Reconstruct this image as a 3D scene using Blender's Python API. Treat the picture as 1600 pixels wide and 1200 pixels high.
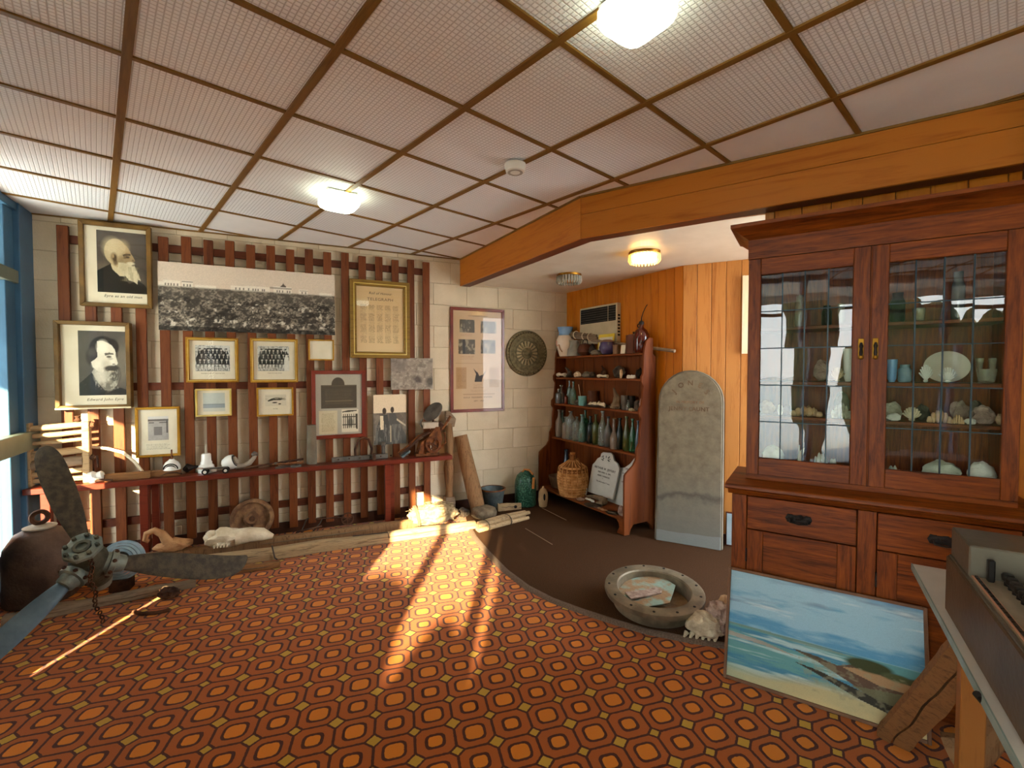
import bpy, bmesh, math, random
import numpy as np
from mathutils import Vector, Matrix, noise as mnoise

random.seed(7)
PI = math.pi
C = bpy.context.scene.collection
for o in list(bpy.data.objects):
    bpy.data.objects.remove(o)

# ------------------------------------------------------------------ camera, sky, sun, exposure
H = 1.56                                   # eye height above the carpet
CEIL = 2.805
FPX, PITCH = 718.0, math.radians(-1.62)    # focal length in pixels of the 1600 px frame
scn = bpy.context.scene
cd = bpy.data.cameras.new('camera')
cam = bpy.data.objects.new('camera', cd)
C.objects.link(cam)
cam.location = (0, 0, H)
cam.rotation_euler = (PI/2 + PITCH, 0, 0)
cd.sensor_width = 36
cd.lens = FPX/1600*36
cd.clip_start = 0.02
cd.clip_end = 300
scn.camera = cam
scn.view_settings.view_transform = 'Standard'
scn.view_settings.look = 'None'
scn.view_settings.gamma = 1
scn.view_settings.use_curve_mapping = False
scn.view_settings.exposure = 0.4

SUN_AZ, SUN_TAN = math.radians(2.7), 0.29  # sunlight travels along +Y, a little to the right
w = bpy.data.worlds.new('sky')
scn.world = w
w.use_nodes = True
nt = w.node_tree
nt.nodes.clear()
out = nt.nodes.new('ShaderNodeOutputWorld')
bg = nt.nodes.new('ShaderNodeBackground')
tc = nt.nodes.new('ShaderNodeTexCoord')
sep = nt.nodes.new('ShaderNodeSeparateXYZ')
ramp = nt.nodes.new('ShaderNodeValToRGB')
nt.links.new(tc.outputs['Generated'], sep.inputs[0])
nt.links.new(sep.outputs[2], ramp.inputs[0])
ramp.color_ramp.elements[0].position = 0.0
ramp.color_ramp.elements[0].color = (0.97, 0.95, 0.92, 1)
ramp.color_ramp.elements[1].position = 0.55
ramp.color_ramp.elements[1].color = (0.66, 0.84, 1.0, 1)
nt.links.new(ramp.outputs[0], bg.inputs[0])
bg.inputs[1].default_value = 12.0
nt.links.new(bg.outputs[0], out.inputs[0])
sl = bpy.data.lights.new('sun', 'SUN')
sl.energy = 42
sl.color = (1.0, 0.81, 0.5)
sl.angle = math.radians(0.6)
so = bpy.data.objects.new('sun', sl)
C.objects.link(so)
so.location = (-1, -12, 6)
so.rotation_euler = Vector((math.sin(SUN_AZ), math.cos(SUN_AZ), -SUN_TAN)).to_track_quat('-Z', 'Y').to_euler()


# ------------------------------------------------------------------ helpers
def ray(u, v):
    x = (u-800)/FPX; y = (600-v)/FPX
    return np.array([x, math.cos(PITCH)-math.sin(PITCH)*y, math.sin(PITCH)+math.cos(PITCH)*y])

def fl(u, v, z=0.0):
    """the point of the horizontal plane at height z seen at pixel u, v"""
    d = ray(u, v); t = (z-H)/d[2]
    return float(d[0]*t), float(d[1]*t)

class Frame:
    """an upright plane: x runs along it, y goes into it, z is height"""
    def __init__(s, ox, oy, deg):
        s.o = np.array([ox, oy]); s.deg = deg; s.a = math.radians(deg)
        s.dx = np.array([math.cos(s.a), math.sin(s.a)]); s.dy = np.array([-math.sin(s.a), math.cos(s.a)])
    def pp(s, u, v, y=0.0):
        d = ray(u, v); t = (s.dy@s.o + y)/(s.dy@d[:2]); p = d*t
        return float((p[:2]-s.o)@s.dx), float(p[2]+H)
    def w(s, x, y=0.0, z=0.0):
        p = s.o + s.dx*x + s.dy*y
        return (float(p[0]), float(p[1]), z)
    def loc(s, x, y):
        p = np.array([x, y])-s.o
        return float(p@s.dx), float(p@s.dy)

FW = Frame(-.585, 5.158, 25)           # block wall with the trellis
FP1 = Frame(.68, 5.748, -59)           # orange boarded wall
FP2 = Frame(1.576, 4.257, -27)         # pine boarded wall
FC = Frame(1.17, 2.45, -32.8)          # front of the dresser
FB1 = Frame(-.585, 5.158, -59.9)       # fascia beam, far leg
FB2 = Frame(.492, 3.305, -33)          # fascia beam, near leg
FBK = Frame(.30, 5.559, -60)           # front of the bookcase
FWIN = Frame(-3.815, 3.652, -60)       # window wall (x = distance from the corner)

def S(h, a=1.0):
    """'#rrggbb' in sRGB -> linear"""
    h = h.lstrip('#')
    c = [int(h[i:i+2], 16)/255 for i in (0, 2, 4)]
    return tuple(x/12.92 if x <= .04045 else ((x+.055)/1.055)**2.4 for x in c)+(a,)

MATS = {}
def _base(name):
    m = bpy.data.materials.new(name); m.use_nodes = True
    t = m.node_tree; t.nodes.clear()
    o = t.nodes.new('ShaderNodeOutputMaterial'); p = t.nodes.new('ShaderNodeBsdfPrincipled')
    t.links.new(p.outputs[0], o.inputs[0])
    MATS[name] = m
    return m, t, p, o

def mathn(t, op, a, b=None, c=None, clamp=False):
    n = t.nodes.new('ShaderNodeMath'); n.operation = op; n.use_clamp = clamp
    for i, x in enumerate((a, b, c)):
        if x is None: continue
        if isinstance(x, (int, float)): n.inputs[i].default_value = x
        else: t.links.new(x, n.inputs[i])
    return n.outputs[0]

def mixc(t, f, a, b, mode='MIX'):
    n = t.nodes.new('ShaderNodeMix'); n.data_type = 'RGBA'; n.blend_type = mode
    for i, x in ((0, f), (6, a), (7, b)):
        if isinstance(x, (int, float)): n.inputs[i].default_value = x
        elif isinstance(x, tuple): n.inputs[i].default_value = x
        else: t.links.new(x, n.inputs[i])
    return n.outputs[2]

def noisen(t, vec, scale, detail=4, rough=.55, dist=0.0):
    n = t.nodes.new('ShaderNodeTexNoise'); n.inputs['Scale'].default_value = scale
    n.inputs['Detail'].default_value = detail; n.inputs['Roughness'].default_value = rough
    n.inputs['Distortion'].default_value = dist
    t.links.new(vec, n.inputs['Vector'])
    return n.outputs[0]

def objvec(t, sc=(1, 1, 1), shift=True):
    c = t.nodes.new('ShaderNodeTexCoord'); mp = t.nodes.new('ShaderNodeMapping')
    mp.inputs['Scale'].default_value = sc
    v = c.outputs['Object']
    if shift:
        oi = t.nodes.new('ShaderNodeObjectInfo')
        vm = t.nodes.new('ShaderNodeVectorMath'); vm.operation = 'ADD'
        r = mathn(t, 'MULTIPLY', oi.outputs['Random'], 23.0)
        t.links.new(v, vm.inputs[0]); t.links.new(r, vm.inputs[1]); v = vm.outputs[0]
    t.links.new(v, mp.inputs['Vector'])
    return mp.outputs[0]

def bumpn(t, p, h, strength, dist=.01):
    b = t.nodes.new('ShaderNodeBump'); b.inputs['Strength'].default_value = strength
    b.inputs['Distance'].default_value = dist
    t.links.new(h, b.inputs['Height']); t.links.new(b.outputs[0], p.inputs['Normal'])

def rampn(t, f, stops):
    r = t.nodes.new('ShaderNodeValToRGB'); e = r.color_ramp.elements
    while len(e) < len(stops): e.new(.5)
    for i, (pos, col) in enumerate(stops):
        e[i].position = pos; e[i].color = col
    t.links.new(f, r.inputs[0])
    return r.outputs[0]

def mat(name, c1, c2=None, rough=.6, metal=0.0, scale=6, bump=.25, bscale=50, spec=.22, coat=0, emit=None, es=0, thr=(.38, .62)):
    m, t, p, o = _base(name)
    c2 = c2 or c1
    v = objvec(t)
    f = noisen(t, v, scale)
    t.links.new(rampn(t, f, [(thr[0], S(c1)), (thr[1], S(c2))]), p.inputs['Base Color'])
    p.inputs['Roughness'].default_value = rough; p.inputs['Metallic'].default_value = metal
    p.inputs['Specular IOR Level'].default_value = spec
    p.inputs['Coat Weight'].default_value = coat
    if bump: bumpn(t, p, noisen(t, v, bscale, 3), bump)
    if emit: p.inputs['Emission Color'].default_value = S(emit); p.inputs['Emission Strength'].default_value = es
    return m

def wood(name, c1, c2, axis='x', rough=.4, coat=.15, sc=1.0, var=.25, dark=None, bump=.12, c3=None):
    m, t, p, o = _base(name)
    s = {'x': (1.2, 14, 14), 'z': (14, 14, 1.2), 'y': (14, 1.2, 14)}[axis]
    v = objvec(t, tuple(q*sc for q in s))
    f = noisen(t, v, 1.6, 6, .62, 1.2)
    g = noisen(t, v, 9.0, 3, .6)
    h = mathn(t, 'ADD', mathn(t, 'MULTIPLY', f, .75), mathn(t, 'MULTIPLY', g, .25))
    col = rampn(t, h, [(.34, S(c1)), (.5, S(c3 or c2)), (.66, S(c2))])
    oi = t.nodes.new('ShaderNodeObjectInfo')
    k = mathn(t, 'ADD', mathn(t, 'MULTIPLY', oi.outputs['Random'], var), 1-var/2)
    col = mixc(t, 1.0, col, k, 'MULTIPLY')
    t.links.new(col, p.inputs['Base Color'])
    p.inputs['Roughness'].default_value = rough; p.inputs['Coat Weight'].default_value = coat*.35
    p.inputs['Coat Roughness'].default_value = .3
    p.inputs['Specular IOR Level'].default_value = .2
    bumpn(t, p, h, bump, .004)
    return m

def glass(name, tint, alpha=.25, rough=.03, refl=1.0):
    """thin glass: lets light straight through, mirrors by Fresnel"""
    m = bpy.data.materials.new(name); m.use_nodes = True; MATS[name] = m
    t = m.node_tree; t.nodes.clear()
    o = t.nodes.new('ShaderNodeOutputMaterial')
    tr = t.nodes.new('ShaderNodeBsdfTransparent'); tr.inputs[0].default_value = S(tint)
    gl = t.nodes.new('ShaderNodeBsdfGlossy'); gl.inputs['Roughness'].default_value = rough
    ge = t.nodes.new('ShaderNodeNewGeometry'); dp = t.nodes.new('ShaderNodeVectorMath'); dp.operation = 'DOT_PRODUCT'
    t.links.new(ge.outputs['Incoming'], dp.inputs[0]); t.links.new(ge.outputs['Normal'], dp.inputs[1])
    ca = mathn(t, 'SUBTRACT', 1.0, mathn(t, 'ABSOLUTE', dp.outputs['Value']), clamp=True)
    fr = mathn(t, 'ADD', mathn(t, 'MULTIPLY', mathn(t, 'POWER', ca, 5.0), .96), .04)
    mx = t.nodes.new('ShaderNodeMixShader')
    k = mathn(t, 'MULTIPLY', fr, refl, clamp=True)
    t.links.new(k, mx.inputs[0]); t.links.new(tr.outputs[0], mx.inputs[1]); t.links.new(gl.outputs[0], mx.inputs[2])
    last = mx.outputs[0]
    if alpha:
        df = t.nodes.new('ShaderNodeBsdfDiffuse'); df.inputs[0].default_value = S(tint)
        m2 = t.nodes.new('ShaderNodeMixShader'); m2.inputs[0].default_value = alpha
        t.links.new(last, m2.inputs[1]); t.links.new(df.outputs[0], m2.inputs[2]); last = m2.outputs[0]
    t.links.new(last, o.inputs[0])
    return m, t, gl

def emis(name, col, strength):
    m, t, p, o = _base(name)
    p.inputs['Base Color'].default_value = S(col)
    p.inputs['Emission Color'].default_value = S(col); p.inputs['Emission Strength'].default_value = strength
    return m

class MB:
    """collects shapes; build() links them as ONE mesh object"""
    def __init__(s): s.v = []; s.f = []
    def add(s, vs, fs):
        n = len(s.v); s.v += [tuple(map(float, q)) for q in vs]; s.f += [tuple(i+n for i in q) for q in fs]; return s
    def box(s, x0, x1, y0, y1, z0, z1, R=None, c=None):
        vs = [(x, y, z) for x in (x0, x1) for y in (y0, y1) for z in (z0, z1)]
        if R is not None: vs = [tuple(R@Vector(q)+Vector(c or (0, 0, 0))) for q in vs]
        return s.add(vs, [(0, 1, 3, 2), (4, 6, 7, 5), (0, 4, 5, 1), (2, 3, 7, 6), (0, 2, 6, 4), (1, 5, 7, 3)])
    def tube(s, pts, r, n=10, cap=True, squash=None):
        pts = [Vector(p) for p in pts]; N = len(pts)
        rs = [r]*N if isinstance(r, (int, float)) else list(r)
        up = None; vs = []
        for i, p in enumerate(pts):
            d = (pts[min(i+1, N-1)]-pts[max(i-1, 0)]).normalized()
            if up is None:
                up = Vector((0, 0, 1)) if abs(d.z) < .9 else Vector((0, 1, 0))
            a = d.cross(up).normalized(); b = a.cross(d).normalized(); up = b
            k = squash or 1.0
            for j in range(n):
                an = 2*PI*j/n
                vs.append(p + a*math.cos(an)*rs[i] + b*math.sin(an)*rs[i]*k)
        fs = [(i*n+j, i*n+(j+1) % n, (i+1)*n+(j+1) % n, (i+1)*n+j) for i in range(N-1) for j in range(n)]
        if cap: fs += [tuple(range(n))[::-1], tuple((N-1)*n+j for j in range(n))]
        return s.add(vs, fs)
    def lathe(s, prof, n=20, M=None, cap=True):
        """prof: (radius, height) bottom to top, about local z"""
        vs = []
        for r, z in prof:
            for j in range(n):
                a = 2*PI*j/n; q = Vector((r*math.cos(a), r*math.sin(a), z))
                vs.append(M@q if M is not None else q)
        N = len(prof)
        fs = [(i*n+j, i*n+(j+1) % n, (i+1)*n+(j+1) % n, (i+1)*n+j) for i in range(N-1) for j in range(n)]
        if cap: fs += [tuple(range(n))[::-1], tuple((N-1)*n+j for j in range(n))]
        return s.add(vs, fs)
    def ring(s, prof, n=32, M=None):
        """closed profile swept about z"""
        vs = []; N = len(prof)
        for r, z in prof:
            for j in range(n):
                a = 2*PI*j/n; q = Vector((r*math.cos(a), r*math.sin(a), z))
                vs.append(M@q if M is not None else q)
        fs = [(i*n+j, i*n+(j+1) % n, ((i+1) % N)*n+(j+1) % n, ((i+1) % N)*n+j) for i in range(N) for j in range(n)]
        return s.add(vs, fs)
    def plate(s, poly, y0, y1, M=None):
        """outline in x,z, thickness y0..y1"""
        n = len(poly)
        vs = [Vector((x, y0, z)) for x, z in poly]+[Vector((x, y1, z)) for x, z in poly]
        if M is not None: vs = [M@q for q in vs]
        fs = [tuple(range(n)), tuple(range(2*n-1, n-1, -1))]+[(i, i+n, (i+1) % n+n, (i+1) % n) for i in range(n)]
        return s.add(vs, fs)
    def slab(s, poly, z0, z1, M=None):
        n = len(poly)
        vs = [Vector((x, y, z0)) for x, y in poly]+[Vector((x, y, z1)) for x, y in poly]
        if M is not None: vs = [M@q for q in vs]
        fs = [tuple(range(n)), tuple(range(2*n-1, n-1, -1))]+[(i, i+n, (i+1) % n+n, (i+1) % n) for i in range(n)]
        return s.add(vs, fs)
    def blob(s, c, r, amp=.15, fr=1.5, seed=0, n=3, M=None, flat=None):
        bm = bmesh.new(); bmesh.ops.create_icosphere(bm, subdivisions=n, radius=1)
        vs = []
        for q in bm.verts:
            d = q.co.normalized()
            k = 1+amp*mnoise.noise(d*fr+Vector((seed*3.1, seed*1.7, seed)))+amp*.5*mnoise.noise(d*fr*2.7+Vector((seed, 5, seed*2.2)))
            p = Vector((d.x*r[0]*k, d.y*r[1]*k, d.z*r[2]*k))
            if flat is not None and p.z < -flat: p.z = -flat
            if M is not None: p = M@p
            vs.append(p+Vector(c))
        fs = [tuple(x.index for x in f.verts) for f in bm.faces]
        bm.free()
        return s.add(vs, fs)
    def build(s, name, m, parent=None, loc=None, rz=0, rot=None, smooth=35, bevel=0, recalc=True):
        me = bpy.data.meshes.new(name); me.from_pydata(s.v, [], s.f)
        if recalc:
            bm = bmesh.new(); bm.from_mesh(me); bmesh.ops.recalc_face_normals(bm, faces=bm.faces)
            if bevel: bmesh.ops.bevel(bm, geom=[e for e in bm.edges if len(e.link_faces) == 2 and e.calc_face_angle(0) > .6], offset=bevel, segments=1, affect='EDGES', clamp_overlap=True)
            bm.to_mesh(me); bm.free()
        me.materials.append(MATS[m] if isinstance(m, str) else m)
        if smooth:
            me.shade_smooth(); me.set_sharp_from_angle(angle=math.radians(smooth))
        o = bpy.data.objects.new(name, me); C.objects.link(o)
        if parent: o.parent = parent
        if loc: o.location = loc
        if rot: o.rotation_euler = rot
        elif rz: o.rotation_euler = (0, 0, math.radians(rz))
        return o

def tag(o, label=None, cat=None, group=None, kind=None):
    if label: o['label'] = label
    if cat: o['category'] = cat
    if group: o['group'] = group
    if kind: o['kind'] = kind
    return o

def thing(name, label, cat, loc=(0, 0, 0), rz=0, group=None, rot=None):
    o = bpy.data.objects.new(name, None); C.objects.link(o); o.empty_display_size = .05
    o.location = loc; o.rotation_euler = rot or (0, 0, math.radians(rz))
    return tag(o, label, cat, group)

def RX(a): return Matrix.Rotation(math.radians(a), 4, 'X')
def RY(a): return Matrix.Rotation(math.radians(a), 4, 'Y')
def RZ(a): return Matrix.Rotation(math.radians(a), 4, 'Z')
def TR(x, y, z): return Matrix.Translation((x, y, z))
def clone(o, parent=None, **kw):
    c = o.copy(); C.objects.link(c)
    if parent is not None: c.parent = parent
    for k, x in kw.items(): setattr(c, k, x)
    return c
def cylbox(h, r, n=14): return [(r*.96, 0), (r, .004), (r, h-.004), (r*.96, h)]

def txt(body, size, parent, m, loc, rot=(PI/2, 0, 0), ext=.0006, align='CENTER', sx=1.0, name='lettering', shear=0, fat=0):
    cu = bpy.data.curves.new('t', 'FONT'); cu.body = body; cu.size = size; cu.extrude = ext
    cu.align_x = align; cu.align_y = 'CENTER'; cu.space_character = 1.08; cu.resolution_u = 3; cu.shear = shear; cu.offset = fat
    tmp = bpy.data.objects.new('t', cu); C.objects.link(tmp)
    bpy.context.view_layer.update()
    me = bpy.data.meshes.new_from_object(tmp.evaluated_get(bpy.context.evaluated_depsgraph_get()))
    bpy.data.objects.remove(tmp)
    me.materials.clear(); me.materials.append(MATS[m])
    o = bpy.data.objects.new(name, me); C.objects.link(o)
    o.parent = parent; o.location = loc; o.rotation_euler = rot; o.scale = (sx, 1, 1)
    return o

# ------------------------------------------------------------------ flat prints: a small raster painted on a fine grid
class Pic:
    def __init__(s, w, h, bg):
        s.w, s.h = w, h
        s.a = np.zeros((h, w, 3)); s.a[:] = s.c(bg)
        s.Y, s.X = np.mgrid[0:h, 0:w]; s.X = (s.X+.5)/w; s.Y = (s.Y+.5)/h
    def c(s, x): return np.array(S(x)[:3]) if isinstance(x, str) else np.array(x)*np.ones(3)
    def put(s, msk, col, k=1.0):
        m = (np.clip(msk, 0, 1)*k)[..., None]; s.a = s.a*(1-m)+s.c(col)*m; return s
    def ell(s, cx, cy, rx, ry, col, k=1.0, soft=.15, rot=0):
        a = math.radians(rot); dx, dy = s.X-cx, (s.Y-cy)
        x = dx*math.cos(a)+dy*math.sin(a); y = -dx*math.sin(a)+dy*math.cos(a)
        d = np.sqrt((x/rx)**2+(y/ry)**2); return s.put((1-d)/soft+.5, col, k)
    def rect(s, x0, y0, x1, y1, col, k=1.0): return s.put(((s.X >= x0) & (s.X <= x1) & (s.Y >= y0) & (s.Y <= y1)).astype(float), col, k)
    def poly(s, pts, col, k=1.0):
        ins = np.zeros_like(s.X, bool); n = len(pts)
        for i in range(n):
            (x1, y1), (x2, y2) = pts[i], pts[(i+1) % n]
            cnd = (y1 > s.Y) != (y2 > s.Y)
            ins ^= cnd & (s.X < (x2-x1)*(s.Y-y1)/((y2-y1) or 1e-9)+x1)
        return s.put(ins.astype(float), col, k)
    def fbm(s, fx, fy, seed=0, oct=4):
        r = np.random.RandomState(seed); out = np.zeros((s.h, s.w)); amp = 1; tot = 0
        for k in range(oct):
            gx, gy = max(2, int(fx*2**k)), max(2, int(fy*2**k)); g = r.rand(gy+2, gx+2)
            xx = s.X*gx; yy = s.Y*gy; i, j = yy.astype(int), xx.astype(int); fy_, fx_ = yy-i, xx-j
            fy_ = fy_*fy_*(3-2*fy_); fx_ = fx_*fx_*(3-2*fx_)
            v = g[i, j]*(1-fy_)*(1-fx_)+g[i+1, j]*fy_*(1-fx_)+g[i, j+1]*(1-fy_)*fx_+g[i+1, j+1]*fy_*fx_
            out += v*amp; tot += amp; amp *= .6
        return out/tot
    def grain(s, k=.1, seed=1):
        s.a = np.clip(s.a*(1+k*(np.random.RandomState(seed).rand(s.h, s.w, 1)-.5)*2), 0, 1); return s
    def lines(s, x0, y0, x1, y1, n, col, k=.7, seed=0):
        """rows of print too small to read"""
        r = np.random.RandomState(seed)
        for i in range(n):
            y = y0+(y1-y0)*(i+.5)/n; h = (y1-y0)/n*.28; x = x0+r.rand()*.01
            e = x1-r.rand()*(x1-x0)*.18
            while x < e:
                L = (.2+r.rand()*.5)*(x1-x0)*.16; s.rect(x, y-h, min(x+L, e), y+h, col, k*(.6+.4*r.rand())); x += L+(x1-x0)*.02
        return s
    def place(s, name, parent, x0, x1, z0, z1, y, M=None):
        w, h = s.w, s.h
        xs = np.linspace(x0, x1, w); zs = np.linspace(z1, z0, h)
        XX, ZZ = np.meshgrid(xs, zs)
        co = np.stack([XX, np.full_like(XX, y), ZZ], -1).reshape(-1, 3)
        idx = np.arange(w*h).reshape(h, w)
        q = np.stack([idx[1:, :-1], idx[1:, 1:], idx[:-1, 1:], idx[:-1, :-1]], -1).reshape(-1, 4)
        me = bpy.data.meshes.new(name)
        me.vertices.add(w*h); me.vertices.foreach_set('co', co.ravel())
        me.loops.add(q.size); me.loops.foreach_set('vertex_index', q.ravel().astype(np.int32))
        me.polygons.add(len(q)); me.polygons.foreach_set('loop_start', np.arange(0, q.size, 4, dtype=np.int32))
        me.polygons.foreach_set('loop_total', np.full(len(q), 4, dtype=np.int32))
        me.update(); me.validate()
        ca = me.color_attributes.new('Print', 'FLOAT_COLOR', 'POINT')
        ca.data.foreach_set('color', np.concatenate([s.a, np.ones((h, w, 1))], -1).reshape(-1).astype(np.float32))
        me.materials.append(MATS['print'])
        o = bpy.data.objects.new(name, me); C.objects.link(o); o.parent = parent
        if M is not None: o.matrix_local = M
        return o

m, t, p, o = _base('print')
at = t.nodes.new('ShaderNodeAttribute'); at.attribute_name = 'Print'
t.links.new(at.outputs[0], p.inputs['Base Color']); p.inputs['Roughness'].default_value = .5; p.inputs['Specular IOR Level'].default_value = .1

# ------------------------------------------------------------------ materials
wood('orange_board', '#a4550a', '#bc6d14', 'z', .38, .3, .8, .14)
wood('pine_board', '#a4642a', '#bf8040', 'z', .42, .2, .8, .2)
wood('beam_wood', '#9c5212', '#b2671c', 'x', .42, .15, .6, .08)
wood('slat_wood', '#502410', '#6e3a1a', 'z', .5, .1, 1.0, .3)
wood('rail_wood', '#441d0d', '#5c2c16', 'x', .5, .1, 1.0, .2)
wood('bench_wood', '#4e1b11', '#682818', 'x', .32, .4, .8, .1)
wood('oak', '#461c05', '#8e460f', 'x', .45, .12, 1.6, .12, c3='#74360c')
wood('oak_upright', '#461c05', '#8e460f', 'z', .45, .12, 1.6, .12, c3='#74360c')
wood('bookcase_wood', '#4a1e06', '#6c340e', 'z', .5, .1, .8, .1)
wood('bookcase_shelf', '#5a280e', '#7a3f18', 'x', .5, .08, .8, .1)
wood('gold_frame_wood', '#5e4516', '#806024', 'x', .5, .1, 2, .05)
wood('grey_timber', '#6e5840', '#ac8e68', 'x', .85, 0, 2.2, .2, bump=.6)
wood('old_timber', '#5c4028', '#8a6644', 'z', .85, 0, 2.0, .2, bump=.6)
wood('rough_timber', '#5c3a20', '#845a34', 'x', .8, 0, 2.0, .1, bump=.6)
wood('plain_pine', '#6e4018', '#8e5826', 'z', .5, .1, 1.0, .1)
wood('driftwood', '#5a4838', '#86705a', 'x', .9, 0, 2.5, .2, bump=.7)
mat('block_paint', '#cebb9c', '#dac8aa', .7, scale=3, bump=.35, bscale=90)
mat('mortar', '#b8a488', '#c4b094', .9, bump=.3)
mat('cream_paint', '#d2c4ae', '#d8cab4', .7, bump=.1)
mat('cream_board', '#e8d9b4', '#efe2c2', .6, bump=0)
mat('alcove_ceiling', '#d4c6b0', '#dacdb8', .35, bump=0, coat=.2)
mat('tile_plain', '#e6e2de', '#eae6e2', .7, bump=.05)
wood('batten', '#66461a', '#7c5824', 'x', .5, 0, 1, .05)
mat('skirting', '#3a2014', '#4a2a1a', .5)
mat('window_blue', '#3c5c74', '#456a84', .4, scale=2, bump=.05)
mat('window_rail', '#5c6458', '#6b7264', .45, scale=2, bump=.05)
mat('brick_red', '#a06a44', '#b87e54', .85, scale=9, bump=.4)
mat('ground_sand', '#cbc8c4', '#d6d4d0', .95, scale=.6)
mat('foliage', '#26341a', '#3c4c24', .9, scale=14, bump=.8, bscale=9)
mat('bark', '#4a3a2a', '#6a5540', .9)
mat('roof_white', '#cfcac0', '#d8d4cc', .8)
mat('white_plastic', '#e2ddd0', '#e8e4d8', .4, bump=0)
mat('cream_plastic', '#b8a888', '#c2b292', .45, bump=0)
mat('black_plastic', '#16130f', '#1e1a16', .4, bump=0)
mat('dark_slot', '#171410', '#1d1a15', .7, bump=0)
mat('gold', '#9c6e20', '#bc8c30', .4, .5, bump=.1)
mat('gold_pale', '#c8ab54', '#dcc478', .4, .35, bump=.1)
mat('brass', '#7c5418', '#a0742a', .4, .9, bump=.05)
mat('dark_red_frame', '#63200f', '#7a2a16', .35, coat=.3, bump=.05)
mat('tan_frame', '#59401a', '#785826', .5, coat=.2, bump=.05)
mat('pale_frame', '#c9bc94', '#d6caa6', .45, bump=.05)
mat('mat_board', '#d9cdb4', '#e0d5be', .7, bump=0)
mat('mat_grey', '#a8a092', '#b0a89a', .7, bump=0)
mat('paper_aged', '#d8b88a', '#dfc196', .7, scale=4, bump=0)
mat('ink', '#2e241c', rough=.7, bump=0)
mat('ink_brown', '#5c4630', rough=.7, bump=0)
mat('rust', '#5a3522', '#8a5a34', .85, .15, scale=12, bump=.6, bscale=70)
mat('rust_dark', '#3a241a', '#5e3e2a', .8, .2, scale=12, bump=.6, bscale=70)
mat('iron_grey', '#4c4640', '#6c645a', .6, .5, scale=10, bump=.4)
mat('iron_dark', '#1e1a18', '#342c28', .55, .5, scale=10, bump=.4)
mat('blade_skylit', '#46565e', '#5f7078', .5, .25, scale=5, bump=.15)  # cool skylight on the near propeller blade, put into its colour
mat('blade_dark', '#3f382e', '#554b3c', .55, .3, scale=26, bump=.3, bscale=120)
mat('hub_metal', '#3e4038', '#5e5c4a', .5, .35, scale=9, bump=.4)
mat('hub_pale', '#66706a', '#868c80', .5, .3, scale=9, bump=.3)
mat('bell_iron', '#4a372e', '#705848', .6, .35, scale=4, bump=.3, bscale=60)
mat('pale_lid', '#a0917e', '#b8a994', .7)
mat('blue_coil', '#7e98a4', '#a3b8c0', .45, bump=.1)
mat('porcelain', '#dcd8cc', '#eae6dc', .2, coat=.5, bump=0)
mat('bone', '#cbb594', '#e6d6b8', .7, scale=7, bump=.5)
mat('bone_brown', '#a06e46', '#c89868', .7, scale=7, bump=.5)
mat('stone_brown', '#664630', '#926c4a', .9, scale=14, bump=.8, bscale=40)
mat('stone_grey', '#6c6252', '#857b68', .9, scale=3.5, bump=.25, bscale=60)
mat('rock_pale', '#8f836e', '#c8bfa8', .9, scale=14, bump=.8, bscale=40)
mat('rock_pink', '#8a6e60', '#b89e8c', .9, scale=18, bump=.8, bscale=50)
mat('rock_dark', '#3a3028', '#5c5044', .9, scale=14, bump=.7, bscale=50)
mat('shell_white', '#d6d0c0', '#eae6da', .5, scale=10, bump=.4, bscale=30)
mat('shell_tan', '#b08860', '#d4b28a', .5, scale=14, bump=.4, bscale=30)
mat('skull_bone', '#b8bca8', '#d8dac8', .7, scale=9, bump=.4)
mat('hide', '#8a7454', '#b8a07c', .95, scale=20, bump=.9, bscale=110)
mat('rope_grey', '#6e5c48', '#8c785e', .95, scale=20, bump=.6, bscale=90)
mat('wire', '#3a332c', '#544a40', .7, .4, bump=0)
mat('cable_black', '#14110f', '#1c1815', .5, bump=0)
mat('brown_carpet', '#3a2414', '#533620', .98, scale=170, bump=.7, bscale=300, spec=.1)
mat('carpet_lip', '#665446', '#7a6656', .95, scale=120, bump=.5, bscale=200, spec=.1)
mat('seam_pale', '#8a7058', '#94795f', .9, bump=0)
mat('shield_metal', '#5c5238', '#7c7050', .45, .55, scale=30, bump=.6, bscale=110)
mat('shield_light', '#97815c', '#ab956e', .5, .4, scale=30, bump=.3)
mat('wicker', '#b0763c', '#dca468', .75, scale=18, bump=.5, bscale=90)
mat('wicker_dark', '#7c4c26', '#94602f', .8, bump=.4)
mat('green_enamel', '#123a2a', '#4c7c64', .35, scale=60, bump=.5, bscale=50, thr=(.45, .68), coat=.3)
mat('leather_tan', '#a86c34', '#c48448', .6)
mat('zinc', '#4c5658', '#78827f', .5, .5, scale=7, bump=.3)
mat('pottery_tan', '#9c7c58', '#b4946c', .5, bump=.1)
mat('pottery_brown', '#6e5440', '#8a6c52', .6, scale=9)
mat('pot_brown', '#55301f', '#6c3e28', .55, bump=.3, bscale=30)
mat('stoneware', '#8a8478', '#9e988a', .35, bump=.1)
mat('jug_cream', '#e0cbb0', '#ead8c0', .25, coat=.4, bump=0)
mat('jug_blue', '#5f8ec0', '#86aed4', .25, coat=.4, bump=0)
mat('glaze_purple', '#2a2340', '#473c66', .15, coat=.6, bump=.1)
mat('teal_glaze', '#5f9c9c', '#7cb4b0', .3, bump=.1)
mat('yellow_card', '#d8b93c', '#dcc04a', .6, bump=0)
mat('amber_glass', '#3a0c04', '#4e1408', .08, coat=.8, bump=0)
mat('marble_white', '#c3c3ba', '#d6d5cc', .5, scale=3, bump=.1)
mat('lead', '#2a3236', '#3c464a', .4, .5, bump=0)
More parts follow.
